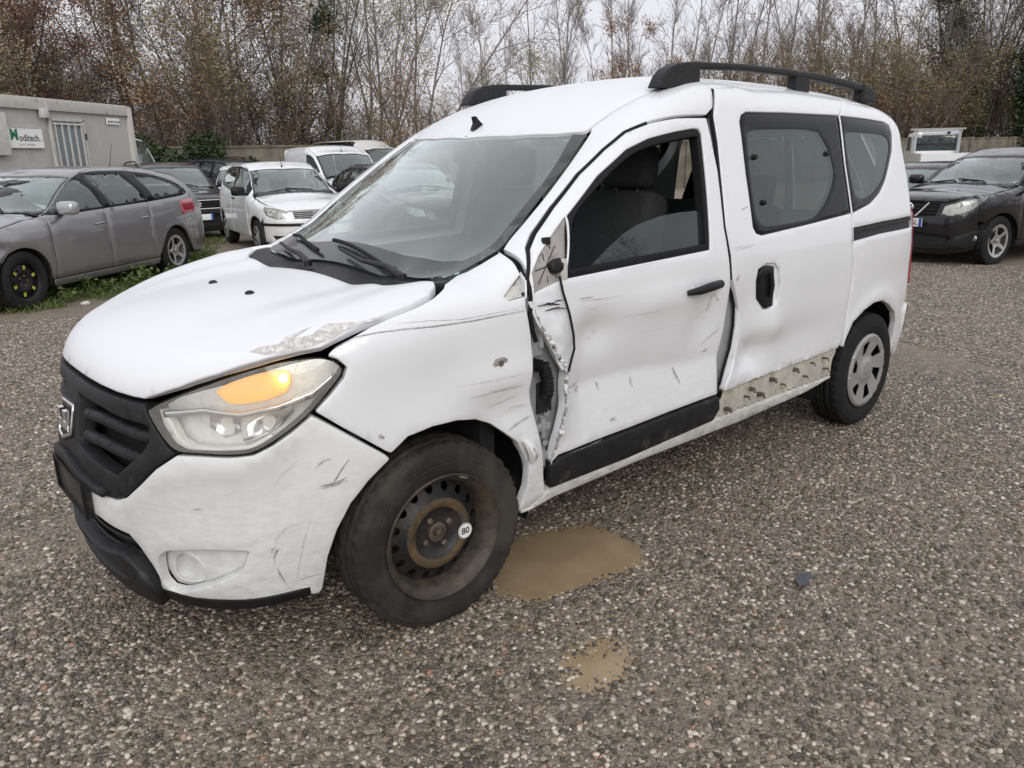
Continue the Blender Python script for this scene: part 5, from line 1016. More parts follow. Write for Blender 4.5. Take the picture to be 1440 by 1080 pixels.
def pebbles(name,poly,dens,smin,smax,seed,lod,sub=1):
    # carrier follows the ground
    V2,F,_=fill2d([resample(np.array(poly,float),lod)],lod); z=ground_z(V2[:,0],V2[:,1])+.0005
    o=obj(name,[(a,b,c) for (a,b),c in zip(V2,z)],F,M['pebbles'],None); o['kind']='stuff'; o['label']='loose multicoloured pebbles strewn over the damp gravel yard'; 
    ng=bpy.data.node_groups.new(name,'GeometryNodeTree'); ng.interface.new_socket('Geometry',in_out='INPUT',socket_type='NodeSocketGeometry'); ng.interface.new_socket('Geometry',in_out='OUTPUT',socket_type='NodeSocketGeometry')
    N=ng.nodes.new;L=ng.links.new; gi=N('NodeGroupInput');go=N('NodeGroupOutput')
    dp=N('GeometryNodeDistributePointsOnFaces'); dp.distribute_method='RANDOM'; dp.inputs['Seed'].default_value=seed; L(gi.outputs[0],dp.inputs['Mesh'])
    pos=N('GeometryNodeInputPosition'); nt=N('ShaderNodeTexNoise'); nt.inputs['Scale'].default_value=1.3; nt.inputs['Detail'].default_value=5; L(pos.outputs[0],nt.inputs['Vector'])
    mr=N('ShaderNodeMapRange'); mr.inputs['From Min'].default_value=.42; mr.inputs['From Max'].default_value=.60; mr.inputs['To Min'].default_value=dens*1.3; mr.inputs['To Max'].default_value=dens*.6; L(nt.outputs['Fac'],mr.inputs['Value']); L(mr.outputs[0],dp.inputs['Density'])
    ic=N('GeometryNodeMeshIcoSphere'); ic.inputs['Radius'].default_value=.5; ic.inputs['Subdivisions'].default_value=sub
    n2=N('ShaderNodeTexNoise'); n2.inputs['Scale'].default_value=1.7; p2=N('GeometryNodeInputPosition'); L(p2.outputs[0],n2.inputs['Vector'])
    vs=N('ShaderNodeVectorMath'); vs.operation='SUBTRACT'; L(n2.outputs['Color'],vs.inputs[0]); vs.inputs[1].default_value=(.5,.5,.5)
    v3=N('ShaderNodeVectorMath'); v3.operation='SCALE'; L(vs.outputs[0],v3.inputs[0]); v3.inputs['Scale'].default_value=.75
    sp=N('GeometryNodeSetPosition'); L(ic.outputs['Mesh'],sp.inputs['Geometry']); L(v3.outputs[0],sp.inputs['Offset'])
    ss=N('GeometryNodeSetShadeSmooth'); L(sp.outputs[0],ss.inputs[0]); sm=N('GeometryNodeSetMaterial'); sm.inputs['Material'].default_value=M['pebbles']; L(ss.outputs[0],sm.inputs[0])
    io=N('GeometryNodeInstanceOnPoints'); L(dp.outputs['Points'],io.inputs['Points']); L(sm.outputs[0],io.inputs['Instance'])
    rr=N('FunctionNodeRandomValue'); rr.data_type='FLOAT_VECTOR'; rr.inputs[0].default_value=(-.35,-.35,0); rr.inputs[1].default_value=(.35,.35,6.28); L(rr.outputs[0],io.inputs['Rotation'])
    rs=N('FunctionNodeRandomValue'); rs.data_type='FLOAT'; rs.inputs[2].default_value=0; rs.inputs[3].default_value=1; 
    pw=N('ShaderNodeMath'); pw.operation='POWER'; L(rs.outputs[1],pw.inputs[0]); pw.inputs[1].default_value=1.7
    m2=N('ShaderNodeMapRange'); m2.inputs['To Min'].default_value=smin; m2.inputs['To Max'].default_value=smax; L(pw.outputs[0],m2.inputs['Value'])
    cx=N('ShaderNodeCombineXYZ'); L(m2.outputs[0],cx.inputs[0]); 
    k=N('ShaderNodeMath'); k.operation='MULTIPLY'; k.inputs[1].default_value=.78; L(m2.outputs[0],k.inputs[0]); L(k.outputs[0],cx.inputs[1]); k2=N('ShaderNodeMath'); k2.operation='MULTIPLY'; k2.inputs[1].default_value=.55; L(m2.outputs[0],k2.inputs[0]); L(k2.outputs[0],cx.inputs[2]); L(cx.outputs[0],io.inputs['Scale'])
    sn=N('GeometryNodeStoreNamedAttribute'); sn.domain='INSTANCE'; sn.data_type='FLOAT'; sn.inputs['Name'].default_value='tone'; L(io.outputs[0],sn.inputs['Geometry'])
    r3=N('FunctionNodeRandomValue'); r3.data_type='FLOAT'; r3.inputs['Seed'].default_value=5; L(r3.outputs[1],sn.inputs['Value'])
    L(sn.outputs[0],go.inputs[0]); md=o.modifiers.new('scatter','NODES'); md.node_group=ng; return o
pebbles('loose_pebbles',[(-1.9,-2.2),(-.6,-2.35),(.5,-2.6),(1.7,-3.0),(3.6,-2.8),(4.6,-1.0),(3.9,-.35),(3.3,.5),(-.8,.5),(-1.6,.3),(-2.2,-1.1)],6500,.008,.026,1,.12)
pebbles('loose_pebbles',[(3.6,-2.8),(7.5,-2.6),(11,1.0),(9.5,4),(6,2.2),(4.6,-1.0)],2600,.010,.030,2,.3)
pebbles('loose_pebbles',[(-1.6,-.2),(-.9,-.9),(-.75,.9),(.5,1.5),(.9,6.0),(-1.0,6.6),(-2.6,3),(-2.5,.5)],3800,.009,.028,3,.3)
# ---------------- other parked vehicles ----------------
def mk_hull(wb,fo,ro,hw,H,hz,cowl,wt,wtz,tail,belt=.93,nose=.70,rw=.70,rearlean=.30,crown=.03):
    """wb wheelbase, fo/ro overhangs, hw half width, hz cowl height, (wt,wtz) windscreen top, tail: list of (x,z) roof points behind it"""
    xn=-fo;xr=wb+ro
    side=([.15,.32,.5,.7,belt-.06,belt,belt+.2,H-.12,H+.02],[hw-.05,hw-.015,hw,hw-.003,hw-.02,hw-.035,hw-.10,hw*rw+.05,hw*rw])
    taper=([xn,xn+.4,xn+.75,.2,wb,wb+ro*.55,xr],[-.17,-.06,-.015,0,0,-.03,-.12])
    tx=[xn-.03,xn+.0,xn+.06,xn+.2,xn+.45,0,cowl*.6,cowl,(cowl+wt)/2,wt,wt+.30]+[a for a,b in tail]; tz=[nose-.28,nose-.14,nose-.03,nose+.05,hz-.5*(hz-nose),hz-.07,hz-.02,hz,(hz+wtz)/2+.02,wtz,min(H-.012,wtz+.07)]+[b for a,b in tail]
    for i in range(1,len(tx)):
        if tx[i]<=tx[i-1]+.01: tx[i]=tx[i-1]+.02
    front=([0,.25*hw,.5*hw,.68*hw,.82*hw,.92*hw,hw],[xn,xn+.012,xn+.06,xn+.14,xn+.28,xn+.48,xn+.85])
    fz=([.12,.3,.5,nose,nose+.3],[.07,.0,0,.03,.12])
    rear=([0,.5*hw,.8*hw,.95*hw,hw],[xr,xr-.02,xr-.08,xr-.2,xr-.32]); rz=([.2,.4,.6,belt,H-.2,H],[-.08,0,0,-.05,-.05-rearlean*.8,-.05-rearlean])
    return Hull(side=side,taper=taper,top=(tx,tz),front=front,frontz=fz,rear=rear,rearz=rz,crown=crown,ws=(cowl-.25,cowl-.1,cowl,wt,wt+.4,.09),wsy=hw*.7,k=(.08,.07,.08,.1))
def build_car(name,label,cat,loc,deg,h,D,paint,wheels,lod=.07,group=None,see=('front','left','right')):
    """D: wb, hw, cowl, wt, rw, dlo outline, panes, seams, lamps etc. in the car's own metres"""
    root=empty(name,loc,math.radians(deg),label,cat,group)
    ds=Dom('side');dt=Dom('top');dp=Dom('pol',px=.15,pr=.9);dr=Dom('rear',px=D['wb']-.1,pr=.9)
    Pn=lambda n,d,o,m,par=root,**k: panel(n,h,d,o,m,par,**dict(dict(res=lod,gap=.004,rim=.004,depth=.02),**k))
    wb,hw,cowl,wt=D['wb'],D['hw'],D['cowl'],D['wt'];xn=D['xn'];xr=D['xr'];R=D.get('arch',.36);wr=D.get('wr',.31);aw=.305 if wr<.33 else wr-.01
    # edge between top and side surfaces
    ex=[xn+.10,xn+.25,xn+.5,cowl-.05,cowl+.25*(wt-cowl),wt,wt+.35,xr-.55,xr-.25]; ey=[hw*.52,hw*.70,hw*.80,hw*.835,hw*.80,hw*D['rw']-.01,hw*D['rw']-.025,hw*D['rw']-.035,hw*D['rw']-.06]
    ye=pchip(ex,ey); sag=.09
    def half(xs,x0=None,x1=None): return [[x,-float(ye(x))] for x in xs]
    def symm(L): return L+[[a,-b] for a,b in L[::-1] if abs(b)>1e-6]
    hoodL=[[xn+.085,0],[xn+.09,-.3*hw]]+half(np.linspace(xn+.12,cowl-.05,9))+[[cowl+.03,-.62*hw],[cowl-.06,-.4*hw],[cowl-.08,0]]
    hood=Pn('bonnet',dt,symm(hoodL),paint)
    wsL=[[cowl-.02,0],[cowl,-.4*hw],[cowl+.09,-.68*hw]]+half(np.linspace(cowl+.16,wt+.05,7))+[[wt+.02,-.4*hw],[wt-.04,0]]
    ws=Pn('windscreen',dt,symm(wsL),M['bg_ws'],depth=0,off=-.004)
    inn=[[cowl+.05,0],[cowl+.07,-.4*hw],[cowl+.16,-.66*hw]]+[[x,-float(ye(x))+.04] for x in np.linspace(cowl+.22,wt+.01,6)]+[[wt-.03,-.4*hw],[wt-.09,0]]
    Pn('windscreen_border',dt,symm(wsL),M['wsfrit'],ws,depth=0,off=-.001,gap=.005,holes=[symm(inn)])
    rx=xr-.35+D.get('roofext',0)
    roofL=[[wt-.04,0],[wt+.02,-.4*hw]]+half(np.linspace(wt+.05,rx,8))+[[rx+.05,0]]
    roof=Pn('roof',dt,symm(roofL),paint)
    if D.get('wipers',True):
        for y in(-.35,.1):
            q=dt.pts(h,np.array([[cowl-.02,y],[cowl+.07,y+.1],[cowl+.10,y+.5]])); q[:,2]+=.015; b=MB(); b.tube([tuple(a) for a in q],.010,5); b.build('wiper',M['seal'],root)
    # side: wing, doors, quarter split at the seams
    ztx=np.linspace(xn+.1,xr-.1,90); zty=dt.pts(h,np.stack([ztx,-ye(ztx)-.004],1))[:,2]
    def zt(x): return float(np.interp(x,ztx,zty))
    def top(x0,x1,n=7): return [[x,zt(x)] for x in np.linspace(x0,x1,n)]
    bx=xn+.42   # bumper seam
    dx=Dom('xcyl',cz=.75,cr=.8)
    def cv(poly):
        poly=np.asarray(poly,float); Q=ds.pts(h,poly)
        x,z=poly.T; k=(x>bx-.2)&(x<rx+.2)&(z>np.interp(x,ztx,zty)-.012)
        if k.any(): Q[k]=np.stack([x[k],-ye(x[k])-.004,np.interp(x[k],ztx,zty)],1)
        return to_x(dx,Q)
    xs=D['seams']; zb=D.get('zb',.27); xend=xr-.30
    arc=lambda cx,a0,a1,n=16:[[cx+R*math.cos(a),aw+R*math.sin(a)] for a in np.linspace(a0,a1,n)]
    al=math.asin(min(1,max(-1,(zb-aw)/R)))
    dl=np.array(D['dlo'],float)
    def clip_x(poly,x0,x1):
        P=[list(p) for p in poly]
        for sgn,xc in((1,x0),(-1,x1)):
            Q=[]
            for i in range(len(P)):
                a,b=P[i],P[(i+1)%len(P)];fa=sgn*(a[0]-xc);fb=sgn*(b[0]-xc)
                if fa>=0: Q.append(a)
                if fa*fb<0: t=fa/(fa-fb);Q.append([a[0]+t*(b[0]-a[0]),a[1]+t*(b[1]-a[1])])
            P=Q
        return P
    full=[[bx,zb+.30]]+arc(0,math.pi*.80,al)+[[xs[0],zb]]
    lower=lambda x0,x1:[[x0,zb],[x1,zb]]
    # the whole flank as one outline, then cut into panels
    flank=[[bx,.62]]+arc(0,math.pi*.76,al)+arc(wb,math.pi-al,al)+[[xend,zb+.05],[xend,.6]]+[[xend,z] for z in (.8,)]+[[xend-.02,min(zt(rx),1.0)]]+top(rx,bx,22)
    cuts=[bx]+list(xs)+[xend+.02]; nm=['front_wing']+['front_door','rear_door'][:len(xs)-1]+['rear_quarter']
    for s in(-1,1):
        mk=None if s<0 else 'only'
        for i in range(len(cuts)-1):
            pg=clip_x(flank,cuts[i],cuts[i+1])
            if len(pg)<3: continue
            hol=clip_x(dl,cuts[i],cuts[i+1])
            pg=np.array(pg)
            # a window that reaches the cut is part of the outline, so cut the panel into what lies below and above it
            if len(hol)>2:
                hol=np.array(hol); x0,x1=hol[:,0].min(),hol[:,0].max(); touch=(x0<=cuts[i]+.001,x1>=cuts[i+1]-.001)
                if touch==(False,False): Pn(nm[i],dx,cv(resample(pg,.06)),paint,mirror=mk,holes=[cv(resample(hol,.06))])
                else:
                    hx=inset(resample(hol if area(hol)>0 else hol[::-1],.05),0)
                    lo_=[];hi_=[]
                    xsn=np.linspace(x0,x1,10)
                    def zr(x):
                        zz=[]
                        for k in range(len(dl)):
                            a,b=dl[k],dl[(k+1)%len(dl)]
                            if (a[0]-x)*(b[0]-x)<=0 and a[0]!=b[0]: zz.append(a[1]+(b[1]-a[1])*(x-a[0])/(b[0]-a[0]))
                        return (min(zz),max(zz)) if zz else (None,None)
                    L=[(x,)+zr(np.clip(x,dl[:,0].min()+.004,dl[:,0].max()-.004)) for x in xsn]
                    pl=resample(pg if area(pg)>0 else pg[::-1],.04)
                    # below: panel points lower than the window line; above: higher than its top
                    zlo=np.interp(pl[:,0],[q[0] for q in L],[q[1] for q in L]); zhi=np.interp(pl[:,0],[q[0] for q in L],[q[2] for q in L])
                    inr=(pl[:,0]>=x0-.001)&(pl[:,0]<=x1+.001); mid=(zlo+zhi)/2
                    below=pl[pl[:,1]<=np.where(inr,zlo+.001,mid)]; 
                    # order: build explicit polygons
                    bot=[p for p in pg if p[1]<np.interp(p[0],[q[0] for q in L],[(q[1]+q[2])/2 for q in L])]
                    bot=np.array(bot)
                    up=[[q[0],q[1]] for q in L]; tp=[[q[0],q[2]] for q in L]
                    c0,c1=cuts[i],cuts[i+1]
                    bl=clip_x(flank,c0,c1); 
                    # lower outline follows the flank's bottom between the cuts
                    fb=[p for p in flank if c0-1e-6<=p[0]<=c1+1e-6 and p[1]<.75]; 
                    xa,xb=c0,min(c1,xend)
                    def zbot(x):
                        z=zb
                        for cx in(0,wb):
                            if abs(x-cx)<R: z=max(z,aw+math.sqrt(R*R-(x-cx)**2))
                        return z
                    bx_=[[x,zbot(x)] for x in np.linspace(xa,xb,14)]
                    def shoulder(x): return zt(np.clip(x,bx,rx))
                    # fill beside the window when it ends inside this panel
                    if not touch[0]: left=[[xa,shoulder(xa)]]+[[x,shoulder(x)] for x in np.linspace(xa,x0,4)[1:]]; 
                    poly=list(bx_)
                    if touch[1]: poly+=[[xb,L[-1][1]]]+[[q[0],q[1]] for q in L[::-1]]
                    else: poly+=[[x,shoulder(x)] for x in np.linspace(xb,x1,5)]+[[q[0],q[1]] for q in L[::-1]]
                    if touch[0]: poly+=[[xa,L[0][1]]]
                    else: poly+=[[x,shoulder(x)] for x in np.linspace(x0,xa,5)]
                    P2=[poly[0]]
                    for p in poly[1:]:
                        if abs(p[0]-P2[-1][0])+abs(p[1]-P2[-1][1])>.004: P2.append(p)
                    Pn(nm[i],dx,cv(resample(np.array(P2),.06)),paint,mirror=mk)
                    tp2=[[q[0],q[2]] for q in L]+[[x,shoulder(x)] for x in np.linspace(x1,x0,8)]
                    Pn('roof_side',dx,cv(tp2),paint,mirror=mk,gap=.0005,rim=.002)
            else: Pn(nm[i],dx,cv(resample(pg,.06)),paint,mirror=mk)
        fr=Pn('window_frame',ds,dl,M['frit'],mirror=mk,off=-.004,gap=0,holes=D['panes'],depth=.01)
        for pn in D['panes']: Pn('window_pane',ds,pn,M['bg_glass'],fr,mirror=mk,off=-.008,gap=-.008,rim=.001,depth=0)
        hz_=D.get('handle_z',.82)
        for x in xs[1:]:
            q=ds.pts(h,np.array([[x-.22,hz_],[x-.17,hz_+.01],[x-.10,hz_+.012],[x-.06,hz_]])); q[1:3,1]-=.022
            b=MB(); b.tube([(a,c*(-s),e) for a,c,e in q],.013,6); b.build('door_handle',D.get('handle_mat',paint),root)
        if D.get('mirror'):
            mx,mz=D['mirror'][:2]; q=ds.pts(h,np.array([[mx,mz]]))[0]; V,F=soft_box((mx-.02,s*(abs(q[1])+.13),mz+.04),(.13,.22,.15),bev=.05,lean=0); mo=obj('door_mirror',V,F,D['mirror'][2],root)
            b=MB(); b.box((mx,s*(abs(q[1])+.01),mz-.01),(.08,.10,.04),bev=.01); b.build('mirror_arm',M['trim'],mo)
        if D.get('sillmat'): Pn('sill',ds,[[.40,zb-.09],[wb-.40,zb-.09],[wb-.38,zb-.003],[.38,zb-.003]],D['sillmat'],mirror=mk,off=-.01)
    # front: bumper with lamps and grille let in
    sp=ds.pts(h,np.array([[bx+.004,z] for z in np.linspace(.24,zt(bx),6)])); e=[[math.atan2(-p[1],-(p[0]-.15))*.9,p[2]] for p in sp]
    hd=dt.pts(h,np.array(hoodL[:8])); he=[[math.atan2(-p[1],-(p[0]-.15))*.9,p[2]] for p in hd if p[0]<bx]
    halfb=[[0,.17],[.5,.17]]+e+he[::-1]
    bpoly=halfb+[[-a,b] for a,b in halfb[::-1] if abs(a)>1e-6]
    hs=[]
    lamps=D.get('lamp');gr=D.get('grille');it=D.get('intake')
    if lamps is not None: hs+=[lamps,[[-a,b] for a,b in lamps]]
    for g in (gr,it):
        if g is not None: hs.append(g+[[-a,b] for a,b in g[::-1] if abs(a)>1e-6])
    bp=Pn('front_bumper',dp,bpoly,D.get('bumpermat',paint),holes=hs,hsmooth=False)
    if lamps is not None:
        for s in(1,-1):
            lm=[[s*a,b] for a,b in lamps]; hl=Pn('headlight',dp,lm,M['lens'],res=.04,gap=.001,depth=0,smooth=True)
            Pn('lamp_reflector',dp,lm,M['bg_lamp'],hl,res=.04,gap=-.01,off=-.04,depth=0)
            c=np.array(lm).mean(0)
            for dx in (-.07,.06):
                q=dp.pts(h,np.array([[c[0]+dx*s,c[1]]]))[0]; n=h.normal(q[None])[0]; q=q-n*.03; b=MB(); b.lathe([(.0,.045),(.012,.03),(.012,0)],14,'x',q); b.build('lamp_bowl',M['chrome'],hl)
    if gr is not None:
        gp=gr+[[-a,b] for a,b in gr[::-1] if abs(a)>1e-6]; g=Pn('grille',dp,gp,M['void'],off=-.03,gap=-.01,depth=0)
        z0,z1=min(b for a,b in gr),max(b for a,b in gr); ag=max(a for a,b in gr)
        for zz in np.linspace(z0,z1,D.get('slats',4)+2)[1:-1]:
            q=dp.pts(h,np.array([[a,zz] for a in np.linspace(-ag*.97,ag*.97,13)])); q=q-h.normal(q)*.012; b=MB(); b.tube([tuple(a) for a in q],D.get('slatr',.009),6); b.build('grille_slat',D.get('slatmat',M['trim']),g)
        if D.get('badge'): D['badge'](root,h,dp,g)
    if it is not None: Pn('lower_intake',dp,it+[[-a,b] for a,b in it[::-1] if abs(a)>1e-6],M['void'],bp,off=-.04,gap=-.01,depth=0)
    if D.get('plate'):
        zz=D['plate']; q=dp.pts(h,np.array([[0,zz]]))[0]; b=MB(); b.box((q[0]-.012,0,zz),(.014,.52,.115),bev=.004); pl=b.build('number_plate',M['sticker'],root)
        for sy in(-1,1): b=MB(); b.box((q[0]-.0205,sy*.237,zz),(.004,.042,.113)); b.build('plate_band',M['plate_blue'],pl)
        if D.get('platetext'): place_text(D['platetext'],.10,'plate_number',M['ink'],pl,(q[0]-.0195,D.get('platey',0),zz),(0,-1,0),(0,0,1),bold=.001)
    # rear
    Pn('tailgate',dr,[[-.92,.25],[.92,.25],[.95,.6],[.92,.95],[.80,zt(rx)-.02],[-.80,zt(rx)-.02],[-.92,.95],[-.95,.6]],paint,off=.0)
    for s in(1,-1): Pn('tail_lamp',dr,[[s*a,b] for a,b in D.get('tail',[[.80,.80],[1.06,.78],[1.04,.95],[.80,.97]])],M['red_lamp'],off=.006,res=.05)
    # inside
    win=[inset(resample(dl if area(dl)>0 else dl[::-1],.06),.012)]
    flank2=[[bx+.05,.60]]+arc(0,math.pi*.76,al)+arc(wb,math.pi-al,al)+[[xend-.02,zb+.05],[xend-.05,.9]]+[[x,z-.03] for x,z in top(rx-.05,bx+.1,18)]
    for s in(-1,1): Pn('inner_side',ds,flank2,M['void'],mirror=None if s<0 else 'only',res=lod*1.3,off=-.06,gap=0,depth=0,holes=win)
    Pn('inner_front',dp,[[a*.97,b] for a,b in bpoly],M['void'],res=lod*1.3,off=-.10,gap=0,depth=0)
    Pn('bonnet_liner',dt,symm(hoodL),M['void'],off=-.04,res=.12,depth=0)
    b=MB(); b.box(((cowl+xr)/2-.2,0,.36),(xr-cowl,hw*1.6,.3)); b.build('floor_pan',M['void'],root)
    b=MB(); b.box((cowl+.12,0,hz_+.0),(.35,hw*1.55,.26),bev=.06); b.build('dashboard',M['dash'],root)
    for (x,y) in D.get('seats',[(1.05,-.36),(1.05,.36),(1.95,0)]):
        w=.48 if y else 1.1
        V,F=soft_box((x+.28,y,.86),(.16,w,.62),lean=.28,bev=.06,taper=.85); st=obj('seat',V,F,D.get('seatmat',M['bg_seat']),root)
        for yy in ((y,) if y else (-.36,.36)):
            V,F=soft_box((x+.40,yy,1.22),(.09,.25,.18),lean=.2,bev=.045); obj('headrest',V,F,D.get('seatmat',M['bg_seat']),st)
    # wheels
    wy=hw-.045-.0925
    for cx,kind in ((0,wheels[0]),(wb,wheels[1])):
        for s in(-1,1): wheel('front_wheel' if cx==0 else 'rear_wheel',root,(cx,s*wy,wr-.006),kind,R=wr,w=.195,rimr=D.get('rim',.2),left=s<0,tyre_mat=M['tyre_black'],low=True,steer=math.radians(D.get('steer',0)) if cx==0 else 0)
        for s in(-1,1):
            pts=[(cx+(R+.02)*math.cos(a),aw+(R+.02)*math.sin(a)) for a in np.linspace(-.2,math.pi+.2,16)]; n=len(pts)
            b=MB(); b.add([(x,s*(hw-.05),z) for x,z in pts]+[(x,s*(hw-.38),z) for x,z in pts],[(i,i+1,n+i+1,n+i) for i in range(n-1)]+[tuple(range(n,2*n))]); b.build('wheel_arch_liner',M['void'],root)
    if D.get('rails'):
        for s in(-1,1):
            xs_=np.linspace(wt+.35,rx-.15,9); q=dt.pts(h,np.array([[x,s*(float(ye(x))-.03)] for x in xs_])); q[1:-1,2]+=.045; b=MB(); b.tube([tuple(a) for a in q],.016,6); b.build('roof_rail',M['trim'],root)
    if D.get('aerial'):
        ax,ay,al_=D['aerial']; q=dt.pts(h,np.array([[ax,ay]]))[0]; b=MB(); b.tube([tuple(q),(q[0]+.35*al_,q[1],q[2]+.9*al_)],[.006,.002],5); b.lathe([(-.01,.022),(.02,.015),(.03,.006)],10,'z',q); b.build('aerial',M['trim'],root)
    return root
M['bg_ws']=glass('car_windscreen',(.62,.70,.67),milk=.10,milkcol=(.42,.47,.46),refl=1.5)
M['bg_glass']=glass('car_side_glass',(.45,.52,.50),milk=.06,milkcol=(.25,.28,.28),refl=1.1)
M['bg_lamp']=simple('lamp_inside',(.60,.61,.60),.25,metal=.6,vary=.15,scale=30)
M['bg_seat']=simple('grey_seat_fabric',(.10,.105,.11),.85,vary=.2)
M['pale_seat']=simple('pale_seat_cover',(.34,.36,.36),.85,vary=.2)
M['plate_blue']=simple('plate_blue',(.02,.09,.36),.5,vary=.1)
M['grey_metallic']=car_paint('grey_metallic_paint',(.27,.265,.27),metal=.75,rough=.36,dirt=.2)
M['black_paint']=car_paint('black_paint',(.009,.009,.010),rough=.25,dirt=.03,metal=.0,coat=1.0,crough=.03,spec=.08)
M['anthracite']=car_paint('anthracite_paint',(.016,.017,.020),rough=.3,dirt=.03,metal=.0,coat=1.0,crough=.03,spec=.08)
M['white2']=car_paint('plain_white_paint',(.76,.77,.77),dirt=.35)
M['old_white']=car_paint('weathered_white_paint',(.66,.66,.63),dirt=.7,rough=.5,coat=.3,dirtcol=(.25,.16,.09))
M['blue_paint']=car_paint('light_blue_paint',(.10,.30,.62),dirt=.2)
M['silver']=car_paint('silver_paint',(.42,.43,.44),metal=.5,dirt=.3)
# grey estate car
def z5(L): return L
h=mk_hull(2.73,.86,1.0,.90,1.47,1.0,.42,1.18,1.37,[(1.75,1.462),(2.3,1.455),(2.9,1.40),(3.35,1.32),(3.6,1.24)],belt=.96,nose=.72,rw=.68,rearlean=.42)
build_car('estate_car','grey metallic estate car with bent front wing and yellow-marked spare wheel','car',(0,0,0),0,h,dict(wb=2.73,hw=.90,cowl=.42,wt=1.18,rw=.68,xn=-.86,xr=3.73,seams=(.42,1.36,2.22),arch=.345,wr=.315,rim=.205,
  dlo=[[.46,.955],[.56,1.06],[.74,1.19],[.95,1.30],[1.2,1.37],[1.6,1.395],[2.1,1.39],[2.6,1.34],[2.95,1.26],[3.18,1.14],[3.22,1.07],[3.1,1.04],[2.4,1.005],[1.4,.975],[.8,.955]],
  panes=[[[.62,.985],[.72,1.13],[.90,1.25],[1.10,1.325],[1.24,1.35],[1.36,.995]],[[1.40,1.36],[2.02,1.355],[2.22,1.03],[1.52,1.0]],[[2.30,1.335],[2.62,1.295],[2.92,1.22],[3.08,1.12],[3.0,1.075],[2.42,1.04]]],
  mirror=(.66,.98,M['silver']),handle_z=.80,lamp=[[.50,.62],[.80,.66],[.98,.78],[.80,.76],[.52,.70]],grille=[[0,.48],[.36,.48],[.40,.62],[0,.64]],intake=[[0,.24],[.42,.24],[.46,.36],[0,.37]],plate=.42,sillmat=M['grey_metallic'],
  tail=[[.80,.80],[1.12,.78],[1.10,.97],[.80,.99]],aerial=(2.75,0,.36)),M['grey_metallic'],('sparewheel','alloy5')).name='estate_car'
def place(nm,front_wheel_xy,deg,side,hw):
    """put a car so that the outer foot of its front wheel stands on a point"""
    a=math.radians(deg); y=side*(hw-.05); o=bpy.data.objects[nm]; o.location=(front_wheel_xy[0]+math.sin(a)*y,front_wheel_xy[1]-math.cos(a)*y,0); o.rotation_euler=(0,0,a)
place('estate_car',(.22,6.92),39,-1,.90)
_fw=[c for c in bpy.data.objects['estate_car'].children if c.name.split('.')[0]=='front_wing'][0]
for v in _fw.data.vertices:   # buckled wing over the front wheel
    k=max(0,min(1,(-.12-v.co.x)/.18)); v.co.y+=k*(.035*math.sin(v.co.z*24+v.co.x*9)+.03); v.co.z-=k*.03*abs(math.sin(v.co.x*21)); v.co.x+=k*.03*math.sin(v.co.z*31)
# white three-door hatchback
def badge_round(root,h,dp,g):
    q=dp.pts(h,np.array([[0,.66]]))[0]; b=MB(); b.lathe([(-.02,.055),(-.028,.05),(-.028,0)],20,'x',(q[0],0,q[2])); b.build('round_badge',M['chrome'],g)
h=mk_hull(2.46,.76,.60,.83,1.48,.98,.30,.98,1.36,[(1.5,1.47),(2.1,1.465),(2.6,1.40),(2.85,1.28)],belt=.93,nose=.74,rw=.70,rearlean=.25)
build_car('hatchback_car','white three-door hatchback with black bumper strip parked behind the grey estate','car',(0,0,0),0,h,dict(wb=2.46,hw=.83,cowl=.30,wt=.98,rw=.70,xn=-.76,xr=3.06,seams=(.34,1.52),arch=.325,wr=.29,rim=.19,
  dlo=[[.46,.94],[.62,1.10],[.82,1.25],[1.05,1.36],[1.5,1.40],[2.2,1.39],[2.5,1.33],[2.66,1.16],[2.62,1.08],[1.5,.97]],
  panes=[[[.56,.965],[.70,1.12],[.88,1.25],[1.06,1.33],[1.44,1.365],[1.48,.995]],[[1.58,1.365],[2.18,1.355],[2.44,1.30],[2.57,1.15],[2.54,1.10],[1.60,1.0]]],
  mirror=(.55,.97,M['trim']),handle_z=.86,handle_mat=M['trim'],lamp=[[.40,.62],[.62,.60],[.82,.66],[.90,.74],[.84,.78],[.60,.76],[.46,.72]],grille=[[0,.60],[.33,.61],[.36,.73],[0,.74]],intake=[[0,.22],[.62,.24],[.70,.34],[0,.34]],plate=.46,slats=4,slatmat=M['hubcap'],badge=badge_round,bumpermat=M['white2'],aerial=(1.05,0,.45),seatmat=M['pale_seat']),M['white2'],('cover7','cover7'))
CX=bpy.data.objects['hatchback_car']; dpx=Dom('pol',px=.15,pr=.9)
panel('bumper_strip',h,dpx,[[-.92,.50],[0,.485],[.92,.50],[.92,.54],[0,.53],[-.92,.54]],M['trim'],CX,res=.05,off=.014,gap=0,rim=.008,depth=.03)
place('hatchback_car',(4.02,9.80),79.5,1,.83)
